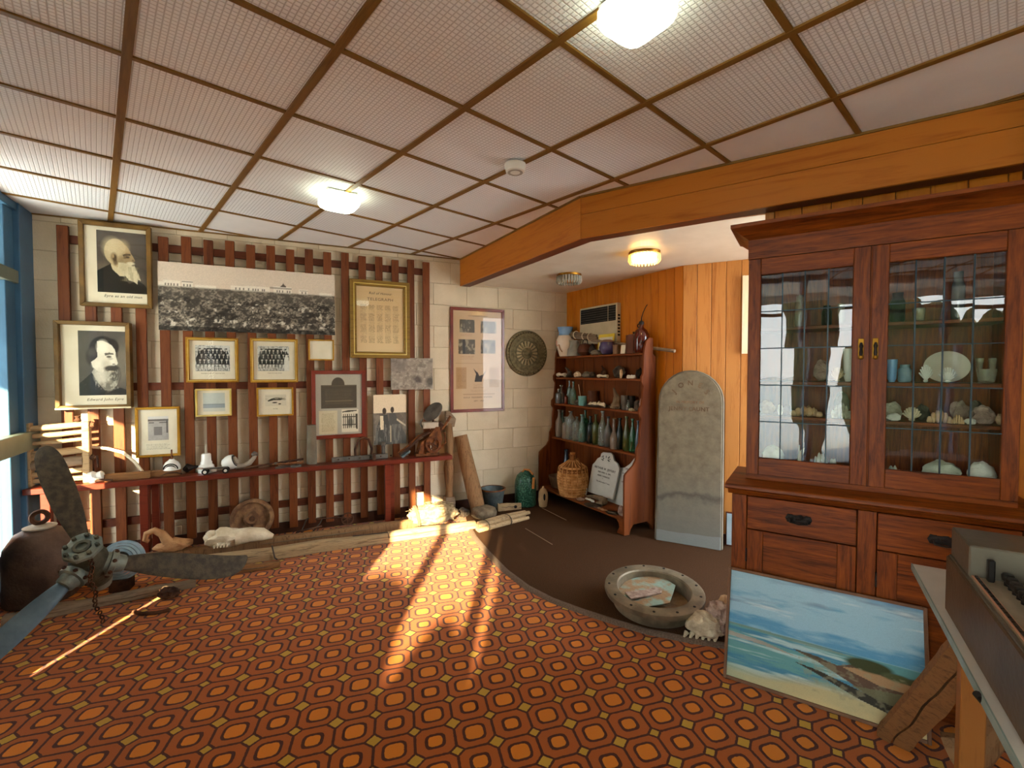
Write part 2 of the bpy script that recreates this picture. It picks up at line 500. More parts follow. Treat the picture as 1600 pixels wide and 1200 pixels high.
mat('mirror_glass', '#b4d0d8', '#d4e4e8', .15, .3, bump=0)
mat('machine_metal', '#5e574a', '#6e6656', .4, .35, scale=3, bump=.12)
mat('machine_brown', '#54402c', '#64503a', .45, .25, scale=4, bump=.1)
mat('machine_panel', '#8a7a62', '#a2927a', .5, .2)
mat('salmon_strip', '#c08a6c', '#cc967a', .5, bump=0)
mat('table_white', '#c6bdae', '#cfc6b8', .4, bump=0)
mat('table_edge', '#7c8a80', '#93a094', .4, bump=0)
mat('twig', '#5c4a38', '#7c6850', .9)
mat('coral', '#b09c80', '#cdbd9e', .85, scale=20, bump=.9, bscale=50)
mat('typewriter_rust', '#482612', '#7c4822', .7, .2, scale=16, bump=.5)
mat('frame_brown_edge', '#6b4a34', '#7e5a40', .6)
mat('bronze_dull', '#6c5f4c', '#8a7a62', .5, .35, scale=8, bump=.2)
mat('bronze_inner', '#6e5236', '#8c6c48', .75, scale=9, bump=.5)
mat('dusty_glass', '#9c7a58', '#8fa090', .35, scale=8, bump=.4, thr=(.46, .56))
emis('lamp_glass', '#f6ffe6', 7.0)
emis('lamp_warm', '#ffe0a0', 12.0)
m, t, g = glass('pane_clear', '#f4f8f6', 0, .0, 1.0)
m, t, g = glass('leaded_pane', '#eef4ee', .0, .0, 1.5)
cn = objvec(t, (1, 1, 1), False)
hh = noisen(t, cn, 5, 1, .5)
b = t.nodes.new('ShaderNodeBump'); b.inputs['Strength'].default_value = .22; b.inputs['Distance'].default_value = .004
t.links.new(hh, b.inputs['Height']); t.links.new(b.outputs[0], g.inputs['Normal'])
for nm, c_, a_ in (('clear_bottle', '#cfd8cc', .16), ('aqua_bottle', '#9cc4b4', .22), ('green_bottle', '#4c9464', .3), ('olive_bottle', '#6a7038', .35),
                   ('dark_bottle', '#1e2a2a', .6), ('grey_bottle', '#8c8a84', .4), ('pink_bottle', '#a08c78', .5), ('blue_bottle', '#5f7890', .3), ('red_bottle', '#8a3820', .5), ('lustre_glass', '#e6e0c8', .2)):
    glass(nm, c_, a_, .04, 2.2)

# headstone face: grey-brown sandstone with a dark wavy vein and a pale strip at the foot
m, t, p, o = _base('headstone_face')
cn = t.nodes.new('ShaderNodeTexCoord'); sp = t.nodes.new('ShaderNodeSeparateXYZ'); t.links.new(cn.outputs['Object'], sp.inputs[0])
na = noisen(t, cn.outputs['Object'], 3, 5, .6); nb = noisen(t, cn.outputs['Object'], 11, 5, .7)
zz = mathn(t, 'SUBTRACT', sp.outputs[2], mathn(t, 'ADD', mathn(t, 'MULTIPLY', na, .35), mathn(t, 'MULTIPLY', sp.outputs[0], .12)))
vein = mathn(t, 'SUBTRACT', 1.0, mathn(t, 'MULTIPLY', mathn(t, 'ABSOLUTE', mathn(t, 'SUBTRACT', zz, .22)), 22.0), clamp=True)
col = rampn(t, nb, [(.35, S('#6e6350')), (.65, S('#857a64'))])
low = mathn(t, 'MULTIPLY', mathn(t, 'SUBTRACT', .75, sp.outputs[2]), 1.6, clamp=True)
col = mixc(t, mathn(t, 'MULTIPLY', low, .8), col, S('#75736a'))
col = mixc(t, mathn(t, 'MULTIPLY', vein, .6), col, S('#3f3f3a'))
foot = mathn(t, 'GREATER_THAN', mathn(t, 'ADD', mathn(t, 'MULTIPLY', na, .05), .075), sp.outputs[2])
col = mixc(t, mathn(t, 'MULTIPLY', foot, .5), col, S('#8e9694'))
t.links.new(col, p.inputs['Base Color']); p.inputs['Roughness'].default_value = .85; p.inputs['Specular IOR Level'].default_value = .2
bumpn(t, p, nb, .3, .01)

# waffle faced ceiling tile
m, t, p, o = _base('tile_waffle')
cn = t.nodes.new('ShaderNodeTexCoord'); sp = t.nodes.new('ShaderNodeSeparateXYZ'); t.links.new(cn.outputs['Object'], sp.inputs[0])
CELL = .0214
ds = []
for k in (0, 1):
    f = mathn(t, 'FRACT', mathn(t, 'DIVIDE', sp.outputs[k], CELL))
    ds.append(mathn(t, 'ABSOLUTE', mathn(t, 'SUBTRACT', f, .5)))
mx_ = mathn(t, 'MAXIMUM', ds[0], ds[1])
hgt = mathn(t, 'MULTIPLY', mathn(t, 'SUBTRACT', mx_, .34), 6.0, clamp=True)
t.links.new(mixc(t, hgt, S('#efefef'), S('#c4c0be')), p.inputs['Base Color'])
p.inputs['Roughness'].default_value = .6
bumpn(t, p, mathn(t, 'SUBTRACT', 1.0, hgt), .6, .004)

# patterned carpet: octagons in two sizes with small diamonds between, measured off the floor
m, t, p, o = _base('carpet_pattern')
cn = t.nodes.new('ShaderNodeTexCoord')
wv = t.nodes.new('ShaderNodeVectorMath'); wv.operation = 'ADD'
nz = t.nodes.new('ShaderNodeTexNoise'); nz.inputs['Scale'].default_value = 130; nz.inputs['Detail'].default_value = 1
t.links.new(cn.outputs['Object'], nz.inputs['Vector'])
sc_ = t.nodes.new('ShaderNodeVectorMath'); sc_.operation = 'MULTIPLY_ADD'
t.links.new(nz.outputs[1], sc_.inputs[0]); sc_.inputs[1].default_value = (.006, .006, 0); sc_.inputs[2].default_value = (-.003, -.003, 0)
t.links.new(cn.outputs['Object'], wv.inputs[0]); t.links.new(sc_.outputs[0], wv.inputs[1])
A_ = np.array([[.036826, -.149190], [.160555, .048828]]); O_ = np.array([.7019, 2.2865])
Inv = np.linalg.inv(A_)                    # (x,y)-O = (i,j) @ A
uvw = []
for k in (0, 1):
    dt = t.nodes.new('ShaderNodeVectorMath'); dt.operation = 'DOT_PRODUCT'
    t.links.new(wv.outputs[0], dt.inputs[0]); dt.inputs[1].default_value = (Inv[0, k], Inv[1, k], 0)
    uvw.append(mathn(t, 'SUBTRACT', dt.outputs['Value'], float(O_@Inv[:, k])))
U, V = uvw
fu = mathn(t, 'ABSOLUTE', mathn(t, 'SUBTRACT', mathn(t, 'FRACT', U), .5))
fv = mathn(t, 'ABSOLUTE', mathn(t, 'SUBTRACT', mathn(t, 'FRACT', V), .5))
par = mathn(t, 'GREATER_THAN', mathn(t, 'FRACT', mathn(t, 'MULTIPLY', mathn(t, 'ADD', mathn(t, 'FLOOR', U), mathn(t, 'FLOOR', V)), .5)), .25)   # 1 on odd octagons
parc = mathn(t, 'GREATER_THAN', mathn(t, 'FRACT', mathn(t, 'MULTIPLY', mathn(t, 'ADD', mathn(t, 'ROUND', U), mathn(t, 'ROUND', V)), .5)), .25)  # 1 on odd corners
sm = mathn(t, 'ADD', fu, fv)
mxx = mathn(t, 'MAXIMUM', fu, fv)
thr_ = mathn(t, 'ADD', mathn(t, 'MULTIPLY', parc, .05), .765)
dia = mathn(t, 'GREATER_THAN', sm, mathn(t, 'ADD', thr_, .03))
ln1 = mathn(t, 'GREATER_THAN', mxx, .464)
ln2 = mathn(t, 'LESS_THAN', mathn(t, 'ABSOLUTE', mathn(t, 'SUBTRACT', sm, thr_)), .044)
octline = mathn(t, 'MAXIMUM', mathn(t, 'MULTIPLY', ln1, mathn(t, 'SUBTRACT', 1.0, dia)), ln2)
pw = mathn(t, 'POWER', mathn(t, 'ADD', mathn(t, 'POWER', fu, 3.4), mathn(t, 'POWER', fv, 3.4)), 1/3.4)
ro = mathn(t, 'SUBTRACT', .305, mathn(t, 'MULTIPLY', par, .045))
ri = mathn(t, 'SUBTRACT', .232, mathn(t, 'MULTIPLY', par, .055))
ring = mathn(t, 'MULTIPLY', mathn(t, 'LESS_THAN', pw, ro), mathn(t, 'GREATER_THAN', pw, ri))
inner = mathn(t, 'LESS_THAN', pw, ri)
col = mixc(t, inner, S('#aa5616'), S('#d67c16'))
col = mixc(t, dia, col, S('#c0962e'))
dark = mathn(t, 'MAXIMUM', octline, ring)
col = mixc(t, dark, col, S('#4a1a0c'))
n1 = noisen(t, cn.outputs['Object'], 420, 2, .6)
n2 = noisen(t, cn.outputs['Object'], 1.1, 3, .6)
k = mathn(t, 'ADD', mathn(t, 'MULTIPLY', n1, .5), mathn(t, 'ADD', mathn(t, 'MULTIPLY', n2, .4), .58))
col = mixc(t, 1.0, col, k, 'MULTIPLY')
t.links.new(col, p.inputs['Base Color']); p.inputs['Roughness'].default_value = .95
p.inputs['Specular IOR Level'].default_value = .15
p.inputs['Sheen Weight'].default_value = .15
bumpn(t, p, n1, .6, .004)

# ------------------------------------------------------------------ the setting
def clip(poly, pt, nrm):
    """keep the side the normal points to"""
    outp = []; n = len(poly)
    for i in range(n):
        a, b_ = np.array(poly[i]), np.array(poly[(i+1) % n])
        da, db = (a-pt)@nrm, (b_-pt)@nrm
        if da >= 0: outp.append(tuple(a))
        if (da >= 0) != (db >= 0): outp.append(tuple(a+(b_-a)*da/(da-db)))
    return outp

cornerL = np.array([-3.815, 3.652]); cornerR = np.array([.68, 5.748]); bendP = np.array([1.576, 4.257])
p2end = np.array([2.95, 3.557]); w3a = np.array([1.574, 2.785]); w3b = np.array([3.30, 1.673])
rearL = np.array(FWIN.w(9.6)[:2]); rearR = np.array([2.4, -4.2])
roomp = [tuple(cornerL), tuple(cornerR), tuple(bendP), tuple(p2end), tuple(w3b), tuple(rearR), tuple(rearL)]

fo = MB().slab(roomp, -.05, 0).build('floor', 'carpet_pattern', smooth=0)
tag(fo, kind='structure')
edge = [(-.43, 4.50), (-.36, 4.25), (-.219, 3.885), (-.06, 3.52), (.10, 3.25), (.26, 3.067), (.434, 2.927), (.632, 2.792), (.799, 2.688), (1.03, 2.598), (1.191, 2.549), (1.35, 2.47)]
alc = edge+[(1.62, 2.80), (2.95, 3.50)]+[tuple(bendP), tuple(cornerR), tuple(FW.w(.04, 0)[:2])]
bc = MB().slab(alc, .0005, .014).build('floor', 'brown_carpet', smooth=0); tag(bc, kind='structure')
lip = MB()
ed = [Vector((x, y, .008)) for x, y in edge]
nrm = []
for i in range(len(ed)):
    d = (ed[min(i+1, len(ed)-1)]-ed[max(i-1, 0)]).normalized(); nrm.append(Vector((-d.y, d.x, 0)))
a_ = [e-n*.014 for e, n in zip(ed, nrm)]; b_ = [e+n*.03 for e, n in zip(ed, nrm)]
vs = [(*q[:2], .001) for q in a_]+[(*q[:2], .018) for q in ed]+[(*q[:2], .0165) for q in b_]
n_ = len(ed)
lip.add(vs, [(i, i+1, i+1+n_, i+n_) for i in range(n_-1)]+[(i+n_, i+1+n_, i+1+2*n_, i+2*n_) for i in range(n_-1)])
tag(lip.build('trim_1', 'carpet_lip', smooth=60), kind='structure')
for a, b2 in (((821, 826), (863, 851)), ((847, 794), (885, 813))):
    q0, q1 = fl(*a, .014), fl(*b2, .014)
    MB().tube([(*q0, .015), (*q1, .015)], .004, 6).build('carpet_seam', 'seam_pale', bc)

# block wall
wb = MB().box(-3.60, 1.44, 0, .14, 0, CEIL+.08).build('wall_back', 'mortar', loc=FW.w(0), rz=25, smooth=0); tag(wb, kind='structure')
BL, BH = .383, .2333
full = MB().box(-BL/2+.0022, BL/2-.0022, -.006, .01, .0022, BH-.0022).build('block', 'block_paint', wb, bevel=.003)
used = False
for r in range(-1, 13):
    z0 = .185+BH*r; z1 = z0+BH
    lo, hi = max(z0, .0), min(z1, CEIL+.02)
    if hi-lo < .02: continue
    offs = .082 if r % 2 else .082+BL/2
    for n in range(-12, 6):
        s0 = offs+BL*n; s1 = s0+BL
        a, b2 = max(s0, -3.575), min(s1, 1.40)
        if b2-a < .02: continue
        if b2-a > BL-.001 and hi-lo > BH-.001:
            if not used: full.location = ((s0+s1)/2, 0, z0); used = True
            else: clone(full, wb, location=((s0+s1)/2, 0, z0))
        else:
            MB().box(a+.0022, b2-.0022, -.006, .01, lo+.0022, hi-.0022).build('block', 'block_paint', wb, bevel=.003)
sk = MB().box(-3.58, 1.39, -.022, -.007, .0, .105).build('baseboard_back', 'skirting', loc=FW.w(0), rz=25); tag(sk, kind='structure')

def boards(name, frame, deg, L, pitch, m, z0, z1, th=.06, x0=0):
    wl = MB().box(x0, L, .012, .012+th, z0, z1).build(name, 'skirting', loc=frame.w(0), rz=deg, smooth=0); tag(wl, kind='structure')
    bd = None; x = x0
    while x < L-.01:
        wd = min(pitch, L-x)
        if wd > pitch-.001 and bd is not None: clone(bd, wl, location=(x, 0, 0))
        else:
            o_ = MB().box(.0015, wd-.0015, 0, .014, z0+.002, z1-.002).build('board', m, wl, bevel=.0035); o_.location = (x, 0, 0)
            if wd > pitch-.001: bd = o_
        x += pitch
    return wl
boards('wall_alcove', FP1, -59, 1.74, .0965, 'orange_board', 0, 2.56)
boards('wall_boarded', FP2, -27, 1.54, .1205, 'pine_board', 0, 2.56)
F3 = Frame(w3a[0], w3a[1], -32.8)
boards('wall_right', F3, -32.8, 2.05, .141, 'orange_board', 0, CEIL, .08)
tag(MB().box(-.002, .045, -.012, .10, 0, CEIL).build('trim_2', 'pine_board', loc=F3.w(-.045), rz=-32.8, bevel=.003), kind='structure')
tag(MB().box(0, 1.72, -.016, 0, .014, .10).build('baseboard_alcove', 'skirting', loc=FP1.w(0.01), rz=-59), kind='structure')
tag(MB().box(0, 1.3, -.016, 0, .014, .10).build('baseboard_boarded', 'skirting', loc=FP2.w(0.02), rz=-27), kind='structure')

# alcove ceiling and fascia beam
ac = [(-.56, 5.19), (.70, 5.79), (1.60, 4.28), (2.95, 3.60), (1.62, 2.85), (.55, 3.39)]
tag(MB().slab(ac, 2.53, 2.58).build('ceiling', 'alcove_ceiling', smooth=0), kind='structure')
BB = 2.505
def mitre(fr, x0, x1, y0, y1, z0, z1, c0=0, c1=0):
    """a plank whose ends are cut on the bisector"""
    return MB().slab([(x0, y0), (x1, y0), (x1+c1*(y1-y0), y1), (x0+c0*(y1-y0), y1)], z0, z1)
L1 = 2.143
tn = math.tan(math.radians(13.5))
bm1 = mitre(FB1, .01, L1, .018, .12, BB+.008, CEIL, -.1, -tn).build('beam_far', 'beam_wood', loc=FB1.w(0), rz=-59.9, smooth=0)
bm1.name = 'trim_3'; tag(bm1, kind='structure')
mitre(FB1, .01, L1, 0, .018, BB, CEIL-.001, 0, -tn).build('board', 'beam_wood', bm1, bevel=.002)
mitre(FB1, .015, L1-.004, .0181, .118, BB, BB+.0075, -.1, -tn).build('soffit_board', 'rail_wood', bm1)
bm2 = mitre(FB2, 0, 3.4, .018, .12, BB+.008, CEIL, tn, 0).build('beam_near', 'beam_wood', loc=FB2.w(0), rz=-33, smooth=0)
bm2.name = 'trim_4'; tag(bm2, kind='structure')
mitre(FB2, 0, 3.4, 0, .018, BB, BB+.167, tn, 0).build('board', 'beam_wood', bm2, bevel=.002)
mitre(FB2, 0, 3.4, 0, .018, BB+.169, CEIL-.001, tn, 0).build('board', 'beam_wood', bm2, bevel=.002)
mitre(FB2, .004, 3.4, .0181, .118, BB, BB+.0075, tn, 0).build('soffit_board', 'rail_wood', bm2)
tag(MB().box(0, .05, -.05, .02, 2.3, CEIL-.002).build('trim_5', 'rail_wood', loc=FB2.w(2.185, -.004), rz=-33, bevel=.003), kind='structure')
tag(MB().box(0, 2.14, -.01, 0, CEIL-.014, CEIL-.0015).build('trim_6', 'batten', loc=FB1.w(0, -.001), rz=-59.9), kind='structure')
tag(MB().box(0, 3.3, -.01, 0, CEIL-.014, CEIL-.0015).build('trim_7', 'batten', loc=FB2.w(0, -.001), rz=-33), kind='structure')
tag(MB().box(-3.58, -.0, -.016, -.0065, CEIL-.012, CEIL-.001).build('trim_8', 'batten', loc=FW.w(0), rz=25), kind='structure')

# ceiling: tiles between brown battens
YAW = .7365; T = .6; X0, Y0 = -.8068*T, 1.981*T
cl = MB().slab([tuple(np.array(q)) for q in roomp], CEIL+.03, CEIL+.08).build('ceiling', 'cream_paint', smooth=0); tag(cl, kind='structure')
ex = np.array([math.cos(YAW), math.sin(YAW)]); ey = np.array([-math.sin(YAW), math.cos(YAW)])
def G(i, j): return ex*(X0+i*T)+ey*(Y0+j*T)
nW = -FW.dy; nWin = FWIN.dy
halves = [(cornerL+nW*.0, nW), (cornerL+nWin*.0, nWin), (rearL, np.array([0, 1.0])*1.0)]
b1n, b2n = -FB1.dy, -FB2.dy
def tiledist(q): return max((q-FB1.o)@b1n, (q-FB2.o)@b2n)
def clipall(poly):
    for pt, nr in halves:
        poly = clip(poly, pt, nr)
        if len(poly) < 3: return []
    return poly
gap = .012; ft = {}
for i in range(-9, 9):
    for j in range(-9, 9):
        cs = [G(i+a, j+b2) for a, b2 in ((0, 0), (1, 0), (1, 1), (0, 1))]; cen = G(i+.5, j+.5)
        if tiledist(cen) < -.35 or cen[1] < -4.3 or cen[0] > 3.2 or cen[0]+.12*cen[1] > 2.9 and cen[1] < 1.3: continue
        e1, e2 = ex*gap, ey*gap
        q = [cs[0]+e1+e2, cs[1]-e1+e2, cs[2]-e1-e2, cs[3]+e1-e2]
        pl = clipall([tuple(x) for x in q])
        if len(pl) < 3: continue
        cutwall = len(pl) != 4 or any(abs(np.array(a)-b2).max() > 1e-6 for a, b2 in zip(pl, q))
        cutbeam = min(tiledist(c_) for c_ in cs) < .02
        mm = 'tile_plain' if (cutwall or cutbeam) else 'tile_waffle'
        if not cutwall:
            if mm in ft: clone(ft[mm], cl, location=(cen[0], cen[1], CEIL)); continue
            h = T/2-gap
            o_ = MB().box(-h, h, -h, h, 0, .02).build('ceiling_tile', mm, cl, bevel=.002); ft[mm] = o_
            o_.location = (cen[0], cen[1], CEIL); o_.rotation_euler = (0, 0, YAW)
        else:
            lp = [((np.array(x)-cen)@ex, (np.array(x)-cen)@ey) for x in pl]
            o_ = MB().slab(lp, 0, .02).build('ceiling_tile', mm, cl, smooth=0); o_.location = (cen[0], cen[1], CEIL); o_.rotation_euler = (0, 0, YAW)
def batten(fixed, along, val, wdt):
    ks = [k_*.02 for k_ in range(-500, 500)]
    ok = []
    for k_ in ks:
        q = (G(val, k_) if along == 'j' else G(k_, val))
        if all((q-pt)@nr > .005 for pt, nr in halves) and tiledist(q) > -.06 and q[1] > -4.1 and q[0] < 3.0: ok.append(k_)
    if len(ok) < 5: return
    a, b2 = ok[0], ok[-1]
    pa, pb = (G(val, a), G(val, b2)) if along == 'j' else (G(a, val), G(b2, val))
    L = float(np.linalg.norm(pb-pa)); an = math.atan2(*(pb-pa)[::-1])
    dz = 0 if along == 'j' else .0015
    o_ = MB().box(0, L, -wdt/2, wdt/2, -.009+dz, .004).build('batten', 'batten', cl, bevel=.001)
    o_.location = (pa[0], pa[1], CEIL); o_.rotation_euler = (0, 0, an)
for i in range(-8, 9): batten(i, 'j', i, .034)
for j in range(-8, 9): batten(j, 'i', j, .025)

# window wall
def sheet(x0, x1, y, z0, z1): return MB().add([(x0, y, z0), (x1, y, z0), (x1, y, z1), (x0, y, z1)], [(0, 1, 2, 3)])
WX = [0, 1.25]
ww = MB().box(-.02, 9.7, -.10, 0.02, CEIL, CEIL+.08).build('window_1', 'window_blue', loc=FWIN.w(0), rz=-60, smooth=0); tag(ww, kind='structure')
MB().box(.0, .26, -.07, .03, 0, CEIL).build('window_post', 'window_blue', ww, bevel=.004)
MB().box(.262, .415, -.07, -.002, 0, CEIL).build('window_post', 'window_blue', ww, bevel=.004)
zt0, zt1 = FWIN.pp(0, 434)[1], FWIN.pp(0, 413)[1]
zm0, zm1 = FWIN.pp(0, 716)[1], FWIN.pp(0, 684)[1]
MB().box(.05, 1.25, -.03, .055, zm0, zm1).build('window_rail', 'window_rail', ww, bevel=.004)
MB().box(.2, 1.25, -.06, .02, zt0, zt1).build('window_rail', 'window_rail', ww, bevel=.004)
MB().box(.0, 1.25, -.06, .02, 0, .07).build('window_rail', 'window_blue', ww, bevel=.004)
MB().box(.0, 9.6, -.06, .02, CEIL-.06, CEIL).build('window_rail', 'window_blue', ww, bevel=.004)
for a, b2 in ((.07, zm0), (zm1, zt0), (zt1, CEIL-.06)):
    sheet(.415, 1.2, -.03, a, b2).build('pane', 'pane_clear', ww)
MB().box(1.2, 1.28, -.06, .03, 0, CEIL).build('window_post', 'window_blue', ww, bevel=.004)
posts = [4.92, 5.8, 6.69, 7.6, 8.5, 9.55]
for x in posts: MB().box(x-.03, x+.03, -.05, .03, 0, CEIL).build('window_post', 'window_blue', ww, bevel=.004)
MB().box(4.95, 9.6, -.05, .02, 0, .3).build('window_rail', 'window_blue', ww)
for k_ in range(5):
    x0_, x1_ = posts[k_]+.03, posts[k_+1]-.03
    MB().box(x0_, x1_, -.03, .0, zt0+.12, zt0+.17).build('window_rail', 'window_rail', ww)
    sheet(x0_, x1_, -.015, .3, zt0+.12).build('pane', 'pane_clear', ww)
    sheet(x0_, x1_, -.015, zt0+.17, CEIL-.06).build('pane', 'pane_clear', ww)
MB().box(.74, 1.2, -.05, .01, .07, .86).build('sun_block_panel', 'window_blue', ww)  # unseen panel added to keep sun off the float and lower slats
# unseen solid stretch added to block the sun; its slots shape the sun strips
sx = 2.63
wl = MB().box(1.28, sx-.045, -.03, 0, 0, CEIL).box(sx+.045, 3.10, -.03, 0, 0, CEIL).box(3.50, 4.89, -.03, 0, 0, CEIL).box(3.10, 3.50, -.03, 0, 0, 1.12).box(3.10, 3.50, -.03, 0, 1.52, CEIL).box(sx-.045, sx+.045, -.03, 0, 0, .27).box(sx-.045, sx+.045, -.03, 0, .58, CEIL)
tag(wl.build('wall_sun_block', 'cream_paint', loc=FWIN.w(0), rz=-60, smooth=0), kind='structure')
def upright(name, a, b2, m_, th=.1):
    d = b2-a; L = float(np.linalg.norm(d)); an = math.degrees(math.atan2(d[1], d[0]))
    tag(MB().box(0, L, -th, 0, 0, CEIL+.03).build(name, m_, loc=(a[0], a[1], 0), rz=an, smooth=0), kind='structure')
dR = rearR-rearL; LR = float(np.linalg.norm(dR)); aR = math.degrees(math.atan2(dR[1], dR[0]))
w2_ = MB().box(0, LR, -.08, 0, CEIL-.06, CEIL+.03).build('window_sky_fill', 'window_blue', loc=(rearL[0], rearL[1], 0), rz=aR, smooth=0); tag(w2_, kind='structure')  # unseen rear wall, glazed to let in extra sky light
MB().box(0, LR, -.08, 0, 0, .35).build('sky_fill_sill', 'window_blue', w2_)
for x in (0, LR/2, LR-.06): MB().box(x, x+.06, -.08, .0, .351, CEIL-.061).build('window_post', 'window_blue', w2_)
sheet(.06, LR/2, -.04, .351, CEIL-.061).build('pane', 'pane_clear', w2_); sheet(LR/2+.06, LR-.06, -.04, .351, CEIL-.061).build('pane', 'pane_clear', w2_)
upright('wall_side', rearR, w3b, 'cream_paint')

# outside
tag(MB().slab([(-60, -90), (60, -90), (60, 40), (-60, 40)], -.12, -.06).build('ground', 'ground_sand', smooth=0), kind='structure')
# unseen roof added outside the window wall to cut off the upper sun
vr = MB().box(-1.5, 10.5, -1.5, -.1, 2.84, 2.96).build('sun_block_roof', 'roof_white', loc=FWIN.w(0), rz=-60, smooth=0); vr.name = 'ceiling_sun_block'; tag(vr, kind='structure')
tag(MB().box(.25, .62, -1.28, -.9, -.06, 2.84).build('wall_pier', 'brick_red', loc=FWIN.w(-.9), rz=-60, bevel=.004), kind='structure')
def shrub(name, label, blobs, trunk, amp=.1):
    t_ = thing(name, label, 'tree', (trunk[0], trunk[1], -.06))
    f = MB()
    for k_, (x, y, z, rx, ry, rz_) in enumerate(blobs): f.blob((x-trunk[0], y-trunk[1], z+.06), (rx, ry, rz_), amp, 3.0, k_+len(name), 4)
    cr = f.build('foliage', 'foliage', t_); tag(cr, kind='stuff')
    MB().tube([(0, 0, 0), (.05, .03, .8), (0, 0, 1.9)], [.13, .1, .07], 8).build('trunk', 'bark', t_)
shrub('tree', 'broad dark tree placed outside to block the sun', [(.62, -6.0, 2.2, 1.25, 1.1, 2.2), (2.1, -6.3, 2.0, 1.2, 1.0, 2.3), (.3, -6.4, 3.0, .9, .9, 1.3)], (.8, -6.2))  # sized and placed to block sun to one side of the floor patch
shrub('tree', 'lower hedge added beside the broad dark tree to shape the sun patch', [(-2.15, -6.0, 1.3, .85, .6, 1.76), (-1.42, -6.0, 1.15, .60, .5, 1.62), (-.82, -6.0, 1.05, .5, .5, 1.50)], (-1.6, -6.0), .05)  # hedge added outside; its top outline shapes the sun patch
vl = shrub('tree', 'slender dark tree standing alone beyond the added roof edge', [(-2.3, -3.65, 1.9, .34, .34, 1.9), (-2.35, -3.7, 3.0, .42, .4, .9)], (-2.3, -3.65))
vl = MB().box(.7, 4.35, -1.5, -1.44, 2.22, 2.84).box(5.0, 10.5, -1.5, -1.44, 2.69, 2.84).build('sun_block_valance', 'roof_white', vr, smooth=0)  # drop strips added under the roof edge to trim the sun patches

# ------------------------------------------------------------------ trellis of slats on the block wall
tr_ = thing('wooden_trellis', 'red-brown wooden slat trellis fixed across the cream block wall', 'trellis', FW.w(0, 0, 0), 25)
zr = [FW.pp(300, .5*(398+390), -.045)[1], 1.56-.125, 1.56-1.27]
for zc in (2.62, 1.427, .285):
    MB().box(-3.34, -.37, -.038, -.007, zc-.033, zc+.033).build('rail', 'rail_wood', tr_, bevel=.002)
sl0 = None
tops = [0, .01, -.01, .006, -.004, .012]
for n in range(19):
    s = -.394-.1634*n if n < 18 else -3.324
    if n == 18: s = -.394-.1634*18
    if s < -3.4: continue
    if sl0 is None:
        sl0 = MB().box(-.036, .036, -.068, -.0385, 0, 2.655).build('slat', 'slat_wood', tr_, bevel=.003); sl0.location = (s, 0, .065)
    else: clone(sl0, tr_, location=(s, 0, .065+tops[n % 6]))

# ------------------------------------------------------------------ long bench
BY = -.30
bt = FW.pp(700, 709, BY)[1]
sL, sR = FW.pp(34, 770, BY)[0], FW.pp(707, 708, BY)[0]
BT = (FW.pp(707, 708, BY)[1]+FW.pp(60, 768, BY)[1])/2
BT = round(BT, 3)
bn = thing('long_bench', 'long dark red painted bench shelf in front of the trellis', 'bench', FW.w(0, 0, 0), 25)
MB().box(sL, sR, BY, -.142, BT-.045, BT).build('bench_top', 'bench_wood', bn, bevel=.004)
for u in (226, 606, 20):
    s = FW.pp(u, 800, BY+.04)[0] if u > 50 else sL+.12
    MB().box(s-.028, s+.028, BY+.02, BY+.075, 0, BT-.045).build('leg', 'bench_wood', bn, bevel=.003)
    MB().box(s+.03, s+.08, -.19, -.145, 0, BT-.046).build('leg', 'bench_wood', bn, bevel=.003)
    MB().box(s-.01, s+.03, BY+.076, -.15, BT-.11, BT-.046).build('bearer', 'bench_wood', bn, bevel=.003)

